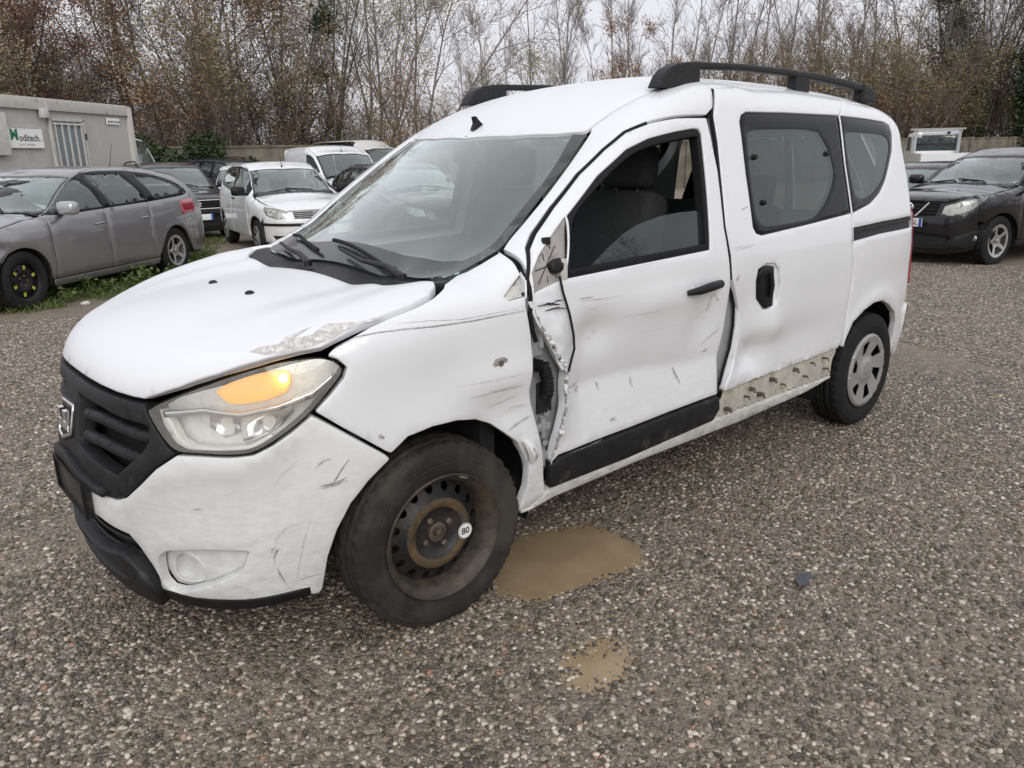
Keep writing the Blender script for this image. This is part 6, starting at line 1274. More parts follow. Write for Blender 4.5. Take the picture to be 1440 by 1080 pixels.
# black crossover
def badge_bar(root,h,dp,g):
    q=dp.pts(h,np.array([[0,.78]]))[0]; b=MB(); ring=[(q[0]-.015,.075*math.cos(a),.80+.062*math.sin(a)) for a in np.linspace(0,2*math.pi,28,endpoint=False)]; b.tube(ring,.011,8,closed=True); b.box((q[0]-.018,0,.80),(.016,.20,.032),bev=.005); b.build('ring_and_bar_badge',M['chrome'],g)
    for s in(1,-1):
        b=MB(); p=dp.pts(h,np.array([[s*.12,.69],[s*.14,.70],[s*.27,.87]])); p[:,0]-=.012; b.tube([tuple(x) for x in p],.013,6); b.build('chrome_strut',M['chrome'],g)
h=mk_hull(2.63,.85,.84,.89,1.60,1.10,.36,1.05,1.47,[(1.6,1.59),(2.2,1.585),(2.8,1.52),(3.15,1.40)],belt=1.05,nose=.90,rw=.70,rearlean=.30)
build_car('crossover_car','black crossover with round chrome badge and silver alloy wheels','car',(0,0,0),0,h,dict(wb=2.63,hw=.89,cowl=.36,wt=1.05,rw=.70,xn=-.85,xr=3.47,seams=(.42,1.36,2.2),arch=.385,wr=.345,rim=.225,zb=.33,
  dlo=[[.50,1.06],[.66,1.20],[.90,1.37],[1.1,1.46],[1.6,1.52],[2.2,1.515],[2.7,1.44],[2.95,1.28],[2.9,1.20],[1.5,1.09]],
  panes=[[[.66,1.09],[.80,1.24],[1.0,1.38],[1.2,1.45],[1.32,1.47],[1.36,1.12]],[[1.42,1.475],[2.1,1.475],[2.16,1.16],[1.46,1.125]],[[2.24,1.465],[2.64,1.41],[2.85,1.27],[2.8,1.22],[2.28,1.175]]],
  mirror=(.66,1.09,M['black_paint']),handle_z=.95,lamp=[[.42,.72],[.56,.71],[.74,.78],[.98,.95],[.90,1.0],[.74,.96],[.45,.84]],grille=[[0,.68],[.36,.70],[.40,.86],[0,.88]],intake=[[0,.28],[.50,.28],[.55,.42],[0,.48]],plate=.60,platetext='68SL',platey=-.10,slats=3,badge=badge_bar,sillmat=M['trim'],seatmat=M['pale_seat'],steer=0),M['black_paint'],('alloy5','alloy5'))
CX=bpy.data.objects['crossover_car']; dpx=Dom('pol',px=.15,pr=.9)
for s_ in(1,-1):
    panel('bumper_skirt',h,dpx,[[s_*a,b] for a,b in [[.0,.24],[.50,.25],[1.08,.27],[1.10,.52],[.80,.50],[.58,.42],[.50,.275],[0,.27]]],M['trim'],CX,res=.06,off=.010,gap=0,rim=.006,depth=.03)
    q=dpx.pts(h,np.array([[s_*.80,.40]]))[0]; n_=h.normal(q[None])[0]; q=q+n_*.012; b=MB(); b.lathe([(.02,.045),(-.004,.04),(.004,.03),(.004,0)],16,'x',q); b.build('fog_lamp',M['chrome'],CX)
place('crossover_car',(11.05,1.22),-13,-1,.89)
# black car behind, facing out between the estate and the hatchback
def badge_s(root,h,dp,g):
    q=dp.pts(h,np.array([[0,.70]]))[0]; b=MB(); b.tube([(q[0]-.02,.06,.735),(q[0]-.02,-.05,.735),(q[0]-.02,-.06,.715),(q[0]-.02,.04,.70),(q[0]-.02,.05,.675),(q[0]-.02,-.06,.672)],.011,6); b.build('silver_badge',M['chrome'],g)
    for zz in (.62,.78):
        p=dp.pts(h,np.array([[a,zz] for a in np.linspace(-.42,.42,9)])); p[:,0]-=.008; b=MB(); b.tube([tuple(x) for x in p],.012,6); b.build('chrome_strip',M['chrome'],g)
h=mk_hull(2.62,.86,.86,.87,1.53,1.02,.34,1.0,1.42,[(1.6,1.52),(2.3,1.51),(2.9,1.44),(3.2,1.30)],belt=.97,nose=.80,rw=.72,rearlean=.25)
build_car('black_car','black car with roof rails and chrome-edged grille between grey estate and white hatchback','car',(4.45,14.15,0),85,h,dict(wb=2.62,hw=.87,cowl=.34,wt=1.0,rw=.72,xn=-.86,xr=3.48,seams=(.42,1.36,2.2),arch=.345,wr=.315,rim=.205,
  dlo=[[.48,.98],[.62,1.12],[.86,1.29],[1.1,1.39],[1.6,1.45],[2.3,1.445],[2.8,1.38],[3.02,1.20],[2.95,1.12],[1.5,1.01]],
  panes=[[[.62,1.01],[.76,1.16],[.96,1.30],[1.18,1.38],[1.32,1.40],[1.36,1.04]],[[1.42,1.405],[2.1,1.405],[2.16,1.08],[1.46,1.045]],[[2.24,1.395],[2.74,1.34],[2.92,1.19],[2.86,1.13],[2.28,1.09]]],
  mirror=(.62,1.01,M['anthracite']),lamp=[[.50,.66],[.66,.66],[.92,.78],[.90,.84],[.52,.78]],grille=[[0,.63],[.40,.64],[.44,.77],[0,.77]],intake=[[0,.30],[.48,.30],[.52,.50],[0,.50]],plate=.46,slats=3,badge=badge_s,rails=True),M['anthracite'],('alloy5','alloy5'))
def van_spec(wb,fo,ro,hw,H,hz,cowl,wt,wtz,belt,**k):
    tail=[(wt+.7,H),(wb*.75,H),(wb+ro-.35,H-.03),(wb+ro-.12,H-.12)]
    h=mk_hull(wb,fo,ro,hw,H,hz,cowl,wt,wtz,tail,belt=belt,nose=hz-.22,rw=.80,rearlean=.08)
    w0=cowl+.22
    D=dict(wb=wb,hw=hw,cowl=cowl,wt=wt,rw=.80,xn=-fo,xr=wb+ro,seams=(cowl+.12,cowl+1.12),arch=.35,wr=.31,rim=.2,roofext=.15,
      dlo=[[w0-.06,belt+.0],[w0+.12,belt+.17],[w0+.42,belt+.42],[w0+.62,belt+.49],[w0+.86,belt+.50],[w0+.88,belt+.03]],
      panes=[[[w0+.04,belt+.03],[w0+.18,belt+.16],[w0+.46,belt+.39],[w0+.64,belt+.455],[w0+.82,belt+.46],[w0+.84,belt+.06]]],
      mirror=(cowl+.30,belt+.02,M['trim']),lamp=[[.46,.66],[.66,.66],[.86,.80],[.82,.90],[.52,.82]],grille=[[0,.62],[.36,.63],[.38,.72],[0,.73]],intake=[[0,.26],[.45,.26],[.50,.38],[0,.38]],plate=.47,bumpermat=M['trim'],handle_mat=M['trim'],handle_z=.90,seats=[(cowl+.75,-.36),(cowl+.75,.36)],wipers=True)
    D.update(k); return h,D
h,D=van_spec(2.6,.78,.60,.82,1.82,1.14,.28,.86,1.64,1.10,aerial=(.95,0,.2)); build_car('small_van','small white panel van parked behind the white hatchback','van',(8.06,13.3,0),84,h,D,M['white2'],('cover7','cover7'),lod=.10)
h,D=van_spec(3.0,.85,.8,.92,2.15,1.25,.25,.80,1.88,1.22); build_car('panel_van','weathered white panel van with rust-stained roof in front of the wall','van',(13.8,20.4,0),104,h,D,M['old_white'],('cover7','cover7'),lod=.14)
h,D=van_spec(3.3,.9,.9,.98,2.70,1.35,.15,.62,2.20,1.35); build_car('tall_van','tall white van standing behind the grey site cabin','van',(5.8,20.9,0),122,h,D,M['white2'],('cover7','cover7'),lod=.14)
def hatch_spec(wb,fo,ro,hw,H,hz=.98,cowl=.34,wt=1.0,**k):
    be=hz-.03
    h=mk_hull(wb,fo,ro,hw,H,hz,cowl,wt,H-.10,[(wt+.6,H-.01),(2.2,H-.01),(wb+.1,H-.08),(wb+ro-.25,H-.22)],belt=be,nose=hz-.24,rw=.71,rearlean=.25)
    t=H-.085
    D=dict(wb=wb,hw=hw,cowl=cowl,wt=wt,rw=.71,xn=-fo,xr=wb+ro,seams=(.42,1.34,2.16),arch=.345,wr=.31,rim=.2,
      dlo=[[.48,be+.01],[.66,be+.16],[.90,t-.12],[1.1,t-.04],[1.6,t],[2.2,t-.01],[wb+.05,t-.08],[wb+.22,t-.26],[wb+.15,be+.10],[1.5,be+.04]],
      panes=[[[.62,be+.035],[.78,be+.17],[1.0,t-.11],[1.2,t-.055],[1.30,t-.05],[1.34,be+.06]],[[1.40,t-.045],[2.08,t-.05],[2.12,be+.10],[1.44,be+.07]],[[2.2,t-.06],[wb,t-.11],[wb+.13,t-.26],[wb+.08,be+.13],[2.22,be+.11]]],
      mirror=(.62,be+.03,M['trim']),lamp=[[.50,hz-.36],[.68,hz-.36],[.90,hz-.24],[.88,hz-.19],[.54,hz-.25]],grille=[[0,.60],[.36,.61],[.38,.70],[0,.71]],intake=[[0,.26],[.45,.26],[.50,.38],[0,.38]],plate=.47)
    D.update(k); return h,D
h,D=hatch_spec(2.65,.85,.9,.88,1.64,hz=1.10,rails=True); build_car('dark_estate','dark estate car with roof rails parked close to the concrete wall','car',(8.7,19.6,0),112,h,D,M['anthracite'],('alloy5','alloy5'),lod=.14)
h,D=hatch_spec(2.5,.8,.7,.83,1.44); build_car('white_car','pale car whose roof shows between the black car and the hatchback','car',(6.7,16.7,0),62,h,D,M['old_white'],('cover7','cover7'),lod=.14)
h,D=hatch_spec(2.55,.85,.75,.86,1.42); build_car('dark_car','dark car with black mirror parked between the small white van and the damaged van','car',(6.45,8.15,0),80,h,D,M['black_paint'],('alloy5','alloy5'),lod=.12)
h,D=hatch_spec(2.5,.8,.7,.83,1.43); build_car('blue_car','light blue car parked beyond the small white panel van','car',(10.3,15.4,0),84,h,D,M['blue_paint'],('cover7','cover7'),lod=.14)
h,D=hatch_spec(2.6,.85,.8,.86,1.40); build_car('low_car','low dark car parked beside the black crossover','car',(12.2,3.55,0),-8,h,D,M['anthracite'],('alloy5','alloy5'),lod=.12)
h,D=van_spec(3.0,.85,.8,.92,1.95,1.15,.25,.80,1.72,1.12); build_car('silver_van','silver van standing far behind the black crossover','van',(34.3,6.9,0),-20,h,D,M['silver'],('cover7','cover7'),lod=.2)
# white pickup seen from behind
def build_pickup():
    r=empty('pickup_truck',(34.6,11.55,0),math.radians(212),'white flatbed pickup truck with rear cab window and roof rack','truck')
    m=M['white2']; prof=[(-2.6,.55),(-2.6,1.0),(-2.3,1.22),(-1.75,1.30),(-1.10,1.98),(-.85,2.08),(.10,2.10),(.16,2.05),(.18,.55)]
    b=MB(); b.prism(prof,'y',-.90,.90); cab=b.build('cab',m,r); mo=cab.modifiers.new('b','BEVEL'); mo.width=.07; mo.segments=3; mo.limit_method='ANGLE'
    b=MB(); b.box((.19,0,1.66),(.03,1.45,.56),bev=.01); w=b.build('rear_window',M['bg_glass'],cab)
    b=MB(); b.box((.178,0,1.66),(.02,1.52,.62),bev=.01); b.build('window_seal',M['seal'],cab)
    for s in(-1,1):
        b=MB(); b.prism([(-1.25,1.36),(-1.02,1.86),(-.85,1.93),(-.30,1.93),(-.28,1.36)],'y',s*.897,s*.908); b.build('side_window',M['frit'],cab)
        b=MB(); b.box((-.22,s*.902,1.25),(.012,.008,1.3)); b.build('door_seam',M['seal'],cab)
        for x in(-1.9,1.5): wheel('truck_wheel',r,(x,s*.80,.34),'cover7',R=.345,w=.22,rimr=.21,left=s<0,tyre_mat=M['tyre_black'],low=True)
    b=MB(); b.box((1.55,0,.86),(2.6,2.0,.10)); b.box((1.55,-.98,1.08),(2.6,.04,.36)); b.box((1.55,.98,1.08),(2.6,.04,.36)); b.box((2.83,0,1.08),(.04,2.0,.36)); b.build('drop_side_bed',m,r)
    b=MB()
    for s in(-1,1): b.box((.30,s*.82,1.55),(.09,.10,1.25)); 
    b.box((.30,0,2.14),(.09,1.80,.08)); b.build('headboard_frame',M['silver'],r)
    b=MB(); b.box((-.3,.1,2.22),(.12,2.1,.07)); b.build('rack_beam',M['grey_plastic'],r)
    b=MB(); b.box((.28,-.75,1.98),(.08,.34,.20),bev=.02); b.build('work_lamp',M['bg_lamp'],r)
    b=MB(); b.lathe([(-.05,.06),(.05,.06),(.05,0)],14,'x',(.24,.42,2.06)); b.build('third_brake_lamp',M['trim'],r)
build_pickup()
# ---------------- site cabin, wall, hedge, pole ----------------
M['cabin_wall']=simple('cabin_panel',(.44,.43,.40),.6,vary=.05,scale=3,dirt=((.30,.27,.23),1.6,.58))
M['cabin_frame']=simple('cabin_frame',(.50,.48,.44),.6,vary=.06,scale=5,dirt=((.22,.17,.12),6,.60))
M['cabin_door']=simple('cabin_door',(.20,.215,.225),.55,vary=.06,scale=5)
M['cabin_bar']=simple('cabin_bars',(.52,.52,.50),.5,vary=.06)
M['green_print']=simple('green_print',(.01,.17,.08),.5,vary=.1)
M['concrete_block']=simple('concrete_block',(.30,.29,.27),.9,vary=.15,scale=8)
def build_cabin():
    r=empty('site_cabin',(4.41,17.13,.13),math.radians(42.0),'pale grey portable site cabin with barred door and sign','cabin')
    # local x: along the front wall towards its left end is negative; front wall on y=0, cabin extends to +y
    Lc=7.2;Hc=2.62
    def bx(n,c,d,m,par=r,bev=.0): b=MB(); b.box(c,d,bev=bev); return b.build(n,m,par)
    w=bx('wall',(-Lc/2,1.2,Hc/2),(Lc-.02,2.36,Hc-.02),M['cabin_wall'])
    for k in range(1,7): bx('panel_joint',(-k*1.15,.0185,Hc/2),(.010,.006,Hc-.3),M['cabin_frame'],w)
    bx('roof_beam',(-Lc/2,.0,Hc-.10),(Lc+.06,.10,.20),M['cabin_frame'],bev=.012); bx('roof_beam',(-Lc/2,2.4,Hc-.10),(Lc+.06,.10,.20),M['cabin_frame'],bev=.012); bx('roof_beam',(.0,1.2,Hc-.10),(.10,2.3,.198),M['cabin_frame'],bev=.012)
    bx('roof',(-Lc/2,1.2,Hc+.01),(Lc,2.4,.03),M['cabin_frame']); bx('floor_beam',(-Lc/2,.0,.12),(Lc+.06,.10,.22),M['cabin_frame'],bev=.012); bx('floor_beam',(0,1.2,.12),(.10,2.3,.218),M['cabin_frame'],bev=.012)
    for x in(0,-Lc):
        for y in(0,2.4): bx('corner_post',(x,y,Hc/2),(.14,.14,Hc-.02),M['cabin_frame'],bev=.02)
    for x in(-.1,-Lc/2,-Lc+.1):
        for y in(.1,2.3): bx('support_block',(x,y,-.06),(.4,.3,.14),M['concrete_block'],r,.01)
    # door
    dx=-2.15; d=bx('door',(dx,.012,1.22),(.94,.04,2.0),M['cabin_door'])
    for s in(-1,1): bx('door_frame',(dx+s*.50,.005,1.24),(.07,.07,2.10),M['cabin_frame'],d)
    bx('door_frame',(dx,.005,2.265),(1.07,.07,.06),M['cabin_frame'],d)
    for k in range(5): bx('door_bar',(dx-.40+.20*k,-.03,1.22),(.035,.03,1.98),M['cabin_bar'],d)
    for zz in(.26,2.18): bx('bar_rail',(dx,-.03,zz),(.90,.032,.035),M['cabin_bar'],d)
    bx('door_handle',(dx-.08,-.05,1.35),(.10,.04,.06),M['void'],d,.01); bx('door_hinge',(dx+.50,-.035,1.95),(.03,.03,.12),M['trim'],d)
    # name board
    sg=bx('name_board',(-3.41,-.012,1.90),(.94,.03,.37),M['sticker'])
    for s in(-1,1): bx('board_edge',(-3.41+s*.465,-.030,1.90),(.012,.008,.37),M['cabin_frame'],sg); bx('board_edge',(-3.41,-.030,1.90+s*.18),(.93,.008,.012),M['cabin_frame'],sg)
    place_text('M',.26,'sign_initial',M['green_print'],sg,(-3.70,-.0275,1.945),(1,0,0),(0,0,1),bold=.012)
    place_text('oditech',.175,'sign_lettering',M['ink'],sg,(-3.32,-.0275,1.895),(1,0,0),(0,0,1),bold=.003)
    place_text('s.r.l.',.06,'sign_lettering',M['ink'],sg,(-3.02,-.0275,1.86),(1,0,0),(0,0,1))
    place_text('Tel. 011 - 90.40.386',.05,'sign_lettering',M['ink'],sg,(-3.40,-.0275,1.775),(1,0,0),(0,0,1))
    mk=bx('maker_plate',(-.60,-.008,2.29),(.46,.02,.13),M['sticker']); place_text('NEW HOUSE',.062,'plate_lettering',M['ink'],mk,(-.55,-.0185,2.275),(1,0,0),(0,0,1),bold=.002)
    b=MB(); b.prism([(-.80,2.25),(-.77,2.31),(-.74,2.25)],'y',-.020,-.0185); b.build('plate_mark',M['ink'],mk)
    # lamp, conduit, shutter box
    bx('wall_lamp',(-2.86,-.07,2.36),(.16,.12,.18),M['cabin_bar'],r,.03)
    b=MB(); b.tube([(-2.74,-.04,2.62),(-2.71,-.06,2.35),(-2.73,-.05,1.9),(-2.72,-.05,.3)],.018,8); b.build('conduit',M['cabin_frame'],r)
    bx('shutter_panel',(-4.46,-.05,1.96),(1.1,.10,.74),M['white_plastic'],r,.012)
build_cabin()
M['concrete']=simple('stained_concrete',(.155,.135,.105),.9,vary=.3,scale=1.6,bump=.4,dirt=((.055,.06,.035),1.1,.50))
def build_wall():
    a=math.atan2(-9.7,41.7); u=Vector((math.cos(a),math.sin(a),0)); p0=Vector((8.65,23.96,0)); r=empty('boundary_wall',tuple(p0),a,'long stained concrete wall closing the yard in front of the trees','wall')
    k=0
    for i in range(-4,16):
        b=MB(); b.box((i*4+2,0,1.0),(3.94,.14,1.96),bev=.01); b.build('wall_panel',M['concrete'],r)
        b=MB(); b.box((i*4,-.03,1.04),(.22,.26,2.08),bev=.02); b.build('wall_post',M['concrete'],r)
    b=MB(); b.box((24,0,2.02),(80,.22,.07)); b.build('coping',M['concrete'],r)
build_wall()
b=MB(); b.tube([(3.34,25.78,-.5),(3.34,25.78,4.35)],[.09,.07],10); o=b.build('pole',M['trim'],empty('yard_lamp',(0,0,0),0,'dark lamp post standing behind the site cabin','lamp post'))
b=MB(); b.box((3.34,25.70,4.5),(.34,.42,.30),bev=.05); b.build('lamp_head',M['grey_plastic'],o.parent)
def leaf_mat(name,cols,rough=.6):
    m,nt,B,N,L=newmat(name); g=N('ShaderNodeNewGeometry'); r=ramp(N,[(i/(len(cols)-1),c) for i,c in enumerate(cols)]); L(g.outputs['Random Per Island'],r.inputs[0]); L(r.outputs[0],B.inputs['Base Color']); B.inputs['Roughness'].default_value=rough; B.inputs['Specular IOR Level'].default_value=.3
    return m
M['ivy']=leaf_mat('ivy_leaves',[(.010,.020,.008),(.022,.042,.014),(.04,.07,.022),(.055,.08,.03)],.5)
M['rust_leaf']=leaf_mat('dry_brown_leaves',[(.22,.13,.075),(.34,.20,.115),(.42,.27,.165),(.28,.19,.12)])
M['yellow_leaf']=leaf_mat('yellow_green_leaves',[(.24,.21,.07),(.36,.30,.11),(.42,.35,.14),(.22,.21,.09)])
M['red_leaf']=leaf_mat('dark_red_leaves',[(.07,.028,.02),(.13,.055,.035),(.19,.09,.055),(.09,.05,.035)])
M['green_leaf']=leaf_mat('thicket_leaves',[(.14,.145,.06),(.20,.185,.085),(.27,.21,.11),(.23,.165,.10)])
def leaf_cloud(C,size,rg,flat=0.5,droop=0):
    """leaf-shaped quads at points C"""
    n=len(C); d=rg.normal(size=(n,3)); d[:,2]=d[:,2]*flat-droop; d/=np.linalg.norm(d,axis=1,keepdims=True); e=rg.normal(size=(n,3)); e-=d*(e*d).sum(1,keepdims=True); e/=np.linalg.norm(e,axis=1,keepdims=True)
    s=(size*rg.uniform(.6,1.4,n))[:,None]; nrm=np.cross(d,e)*s*.12
    V=np.stack([C,C+d*s*.45+e*s*.32+nrm,C+d*s,C+d*s*.45-e*s*.32+nrm],1).reshape(-1,3); I=np.arange(n)[:,None]*4+np.arange(4)
    return V,I
def fast_mesh(name,V,F,mat,parent=None,smooth=False):
    F=np.asarray(F);V=np.asarray(V,np.float32);me=bpy.data.meshes.new(name);me.vertices.add(len(V));me.vertices.foreach_set('co',V.ravel());k=F.shape[1]
    me.loops.add(F.size);me.loops.foreach_set('vertex_index',F.ravel().astype(np.int32));me.polygons.add(len(F));me.polygons.foreach_set('loop_start',np.arange(len(F),dtype=np.int32)*k);me.polygons.foreach_set('loop_total',np.full(len(F),k,dtype=np.int32))
    me.update();me.validate();me.materials.append(mat)
    if smooth: me.polygons.foreach_set('use_smooth',[True]*len(F))
    o=bpy.data.objects.new(name,me);COL.objects.link(o)
    if parent is not None: o.parent=parent
    return o
def hedge():
    rg=np.random.default_rng(5); r=empty('ivy_hedge',(7.3,22.9,0),math.atan2(-9.7,41.7)+.35,'dense dark ivy hedge grown over the wall behind the black car','hedge'); C=[]
    for i in range(34):
        c=np.array([rg.uniform(-1.9,2.6),rg.uniform(-.3,.5),rg.uniform(.3,2.1)]); 
        if c[0]<-1.2: c[2]*=.9
        q=rg.normal(size=(420,3)); q/=np.linalg.norm(q,axis=1,keepdims=True); C.append(c+q*rg.uniform(.35,.6)*rg.uniform(.75,1,(420,1)))
    C=np.concatenate(C); C=C[C[:,2]>.02]; V,F=leaf_cloud(C,.10,rg); fast_mesh('leaves',V,F,M['ivy'],r)
    b=MB(); 
    for i in range(14):
        x=rg.uniform(-1.8,2.4); b.tube([(x,.1,0),(x+rg.uniform(-.2,.2),.1,.8),(x+rg.uniform(-.4,.4),.05,1.7)],[.03,.02,.008],5)
    b.build('stems',M['bark'],r)
# ---------------- trees ----------------
M['bark']=simple('grey_brown_bark',(.115,.098,.082),.9,vary=.3,scale=6,bump=.3)
M['bark_pale']=simple('pale_grey_bark',(.235,.215,.20),.9,vary=.25,scale=6)
M['bark_brown']=simple('brown_bark',(.17,.13,.10),.9,vary=.3,scale=6)
hedge()
def grow(rg,kind):
    """returns tube lists (thick, fine) as (pts,radii) and twig tip points"""
    thick=[];fine=[];tips=[]
    P={'poplar':dict(n=(18,8,6),ang=(28,30,35),ln=(.34,.45,.55),up=.30,H=10,r=.075,stems=1),
       'bare':dict(n=(12,8,6),ang=(48,45,45),ln=(.42,.52,.55),up=.12,H=10,r=.085,stems=1),
       'bareb':dict(n=(9,8,6),ang=(40,42,45),ln=(.46,.50,.55),up=.14,H=10,r=.07,stems=3),
       'thicket':dict(n=(6,5,4),ang=(30,38,45),ln=(.45,.5,.55),up=.12,H=5,r=.028,stems=9)}[kind]
    def branch(p,d,L,r,lev):
        n=6 if lev<2 else (4 if lev==2 else 3); pts=[p];rad=[r];q=p.copy();dd=d.copy()
        for i in range(n):
            dd=dd+rg.normal(0,.09+.03*lev,3)+np.array([0,0,P['up']*.25 if lev else .03]); dd/=np.linalg.norm(dd); q=q+dd*L/n; pts.append(q.copy()); rad.append(r*(1-.82*(i+1)/n))
        (thick if lev<2 else fine).append((pts,rad,lev))
        if lev>=3: tips.append(pts[-1]);tips.append(pts[-2]);return
        k=P['n'][lev]
        for j in range(k):
            t=rg.uniform(.22 if lev==0 else .15,1.0); f=t*n; i=min(int(f),n-1); a=np.array(pts[i])*(1-(f-i))+np.array(pts[i+1])*(f-i)
            ax=rg.normal(size=3); base=np.array(pts[min(i+1,n)])-np.array(pts[i]); base/=np.linalg.norm(base); ax-=base*(ax@base); ax/=np.linalg.norm(ax)
            an=math.radians(P['ang'][lev]*rg.uniform(.65,1.3)); nd=base*math.cos(an)+ax*math.sin(an)
            ll=L*P['ln'][lev]*rg.uniform(.7,1.15)*(1.15-.6*t if lev==0 else 1.1-.4*t); branch(a,nd,ll,max(rad[i]*.55*rg.uniform(.7,1),.009 if lev<2 else .007),lev+1)
    for s in range(P['stems']):
        lean=.0 if P['stems']==1 else (.22 if kind!='thicket' else .38); d=np.array([rg.normal(0,lean+.03),rg.normal(0,lean+.03),1.]);d/=np.linalg.norm(d)
        branch(np.array([rg.normal(0,.02 if P['stems']==1 else .35),rg.normal(0,.02 if P['stems']==1 else .35),-.1]),d,P['H']*rg.uniform(.8,1),P['r']*rg.uniform(.8,1.1),0)
    return thick,fine,np.array(tips)
def tubes(L,sides):
    V=[];F=[];n0=0
    for pts,rad,lev in L:
        s=sides[lev];P=np.array(pts);m=len(P);t=np.gradient(P,axis=0);t/=np.linalg.norm(t,axis=1,keepdims=True)
        a=np.cross(t,[.31,.52,.79]);a/=np.linalg.norm(a,axis=1,keepdims=True);b=np.cross(t,a);q=np.arange(s)*2*math.pi/s
        R=np.array(rad)[:,None,None]*(a[:,None,:]*np.cos(q)[None,:,None]+b[:,None,:]*np.sin(q)[None,:,None])+P[:,None,:]
        V.append(R.reshape(-1,3)); I=n0+np.arange(m*s).reshape(m,s); J=np.roll(I,-1,1); F.append(np.stack([I[:-1],J[:-1],J[1:],I[1:]],-1).reshape(-1,4)); n0+=m*s
    return np.concatenate(V),np.concatenate(F)
def make_tree(kind,seed,bark,leaf=None,nleaf=0,lsize=.10,ivy=0,droop=0):
    rg=np.random.default_rng(seed); th,fi,tips=grow(rg,kind); r=empty('tree_source',(0,0,-60))
    V,F=tubes(th,{0:7,1:4}); fast_mesh('trunk',V,F,bark,r,True); V,F=tubes(fi,{2:3,3:3}); fast_mesh('crown',V,F,bark,r,True)
    if nleaf:
        c=tips[rg.integers(0,len(tips),nleaf)]+rg.normal(0,.16,(nleaf,3)); 
        # leaves hang in clusters: drop some twig groups altogether
        key=np.sin(c[:,0]*2.1+seed)+np.sin(c[:,1]*2.3+1)+np.sin(c[:,2]*1.7+2); c=c[key>-.4]
        V,F=leaf_cloud(c,lsize,rg,droop=droop); fast_mesh('leaves',V,F,leaf,r)
    if ivy:
        C=[]
        for i in range(ivy):
            pts,rad,lev=th[rg.integers(0,max(1,len(th)//6))] if i>ivy*.5 else th[0]; f=rg.uniform(0,.62)*(len(pts)-1); k=int(f); p=np.array(pts[k])*(1-f+k)+np.array(pts[min(k+1,len(pts)-1)])*(f-k); C.append(p+rg.normal(0,.30,(160,3)))
        C=np.concatenate(C); V,F=leaf_cloud(C,.13,rg); fast_mesh('ivy',V,F,M['ivy'],r)
    return r
SRC={'poplar':[make_tree('poplar',s,M['bark_pale']) for s in(1,2,3)],
 'bare':[make_tree('bare',s,M['bark_brown'],M['rust_leaf'],700,.07) for s in(11,12)],
 'bareb':[make_tree('bareb',s,M['bark'],M['yellow_leaf'],2200,.06) for s in(21,22)],
 'rust':[make_tree('bare',s,M['bark_brown'],M['rust_leaf'],13000,.085,droop=.5) for s in(31,32)],
 'rustp':[make_tree('poplar',s,M['bark_brown'],M['rust_leaf'],6000,.11) for s in(41,)],
 'yellow':[make_tree('bareb',s,M['bark_pale'],M['yellow_leaf'],10500,.06) for s in(51,52)],
 'red':[make_tree('bare',s,M['bark'],M['red_leaf'],13000,.09) for s in(61,)],
 'ivy':[make_tree('bareb',s,M['bark'],ivy=70) for s in(71,)],
 'ivysmall':[make_tree('bareb',s,M['bark'],ivy=46) for s in(81,)],
 'thicket':[make_tree('thicket',s,M['bark_brown'],M['green_leaf'] if s%2 else M['rust_leaf'],4600,.062) for s in(91,92,93)]}
LAB={'poplar':('bare_poplar','tall bare pale-barked tree in the row beyond the wall','tree','bare pale trees beyond the wall'),'bare':('bare_tree','bare brown spreading tree behind the site cabin side of the wall','tree','bare brown trees beyond the wall'),
 'bareb':('thin_tree','dark many-stemmed tree with a few yellowing leaves','tree','many-stemmed trees beyond the wall'),'rust':('brown_leaved_tree','tree hung with dry rust-brown leaves beyond the wall','tree','rust-brown trees'),
 'rustp':('dry_leaved_tree','narrow tree keeping dry brown leaves among bare poplars','tree','narrow brown-leaved trees'),'yellow':('yellow_tree','pale-stemmed tree with thin yellow-green leaves','tree','yellowing trees'),
 'red':('red_tree','dark red-leaved tree above the site cabin','tree','dark red trees'),'ivy':('ivy_tree','large bare tree with trunk wrapped in dark ivy','tree','ivy-clad trees'),'ivysmall':('ivy_bush_tree','short tree smothered in dark ivy beyond the hatchback','tree',None),'thicket':('thicket_shrub','tangled brown shrub growing along the far side of the wall','shrub','shrubs beyond the wall')}
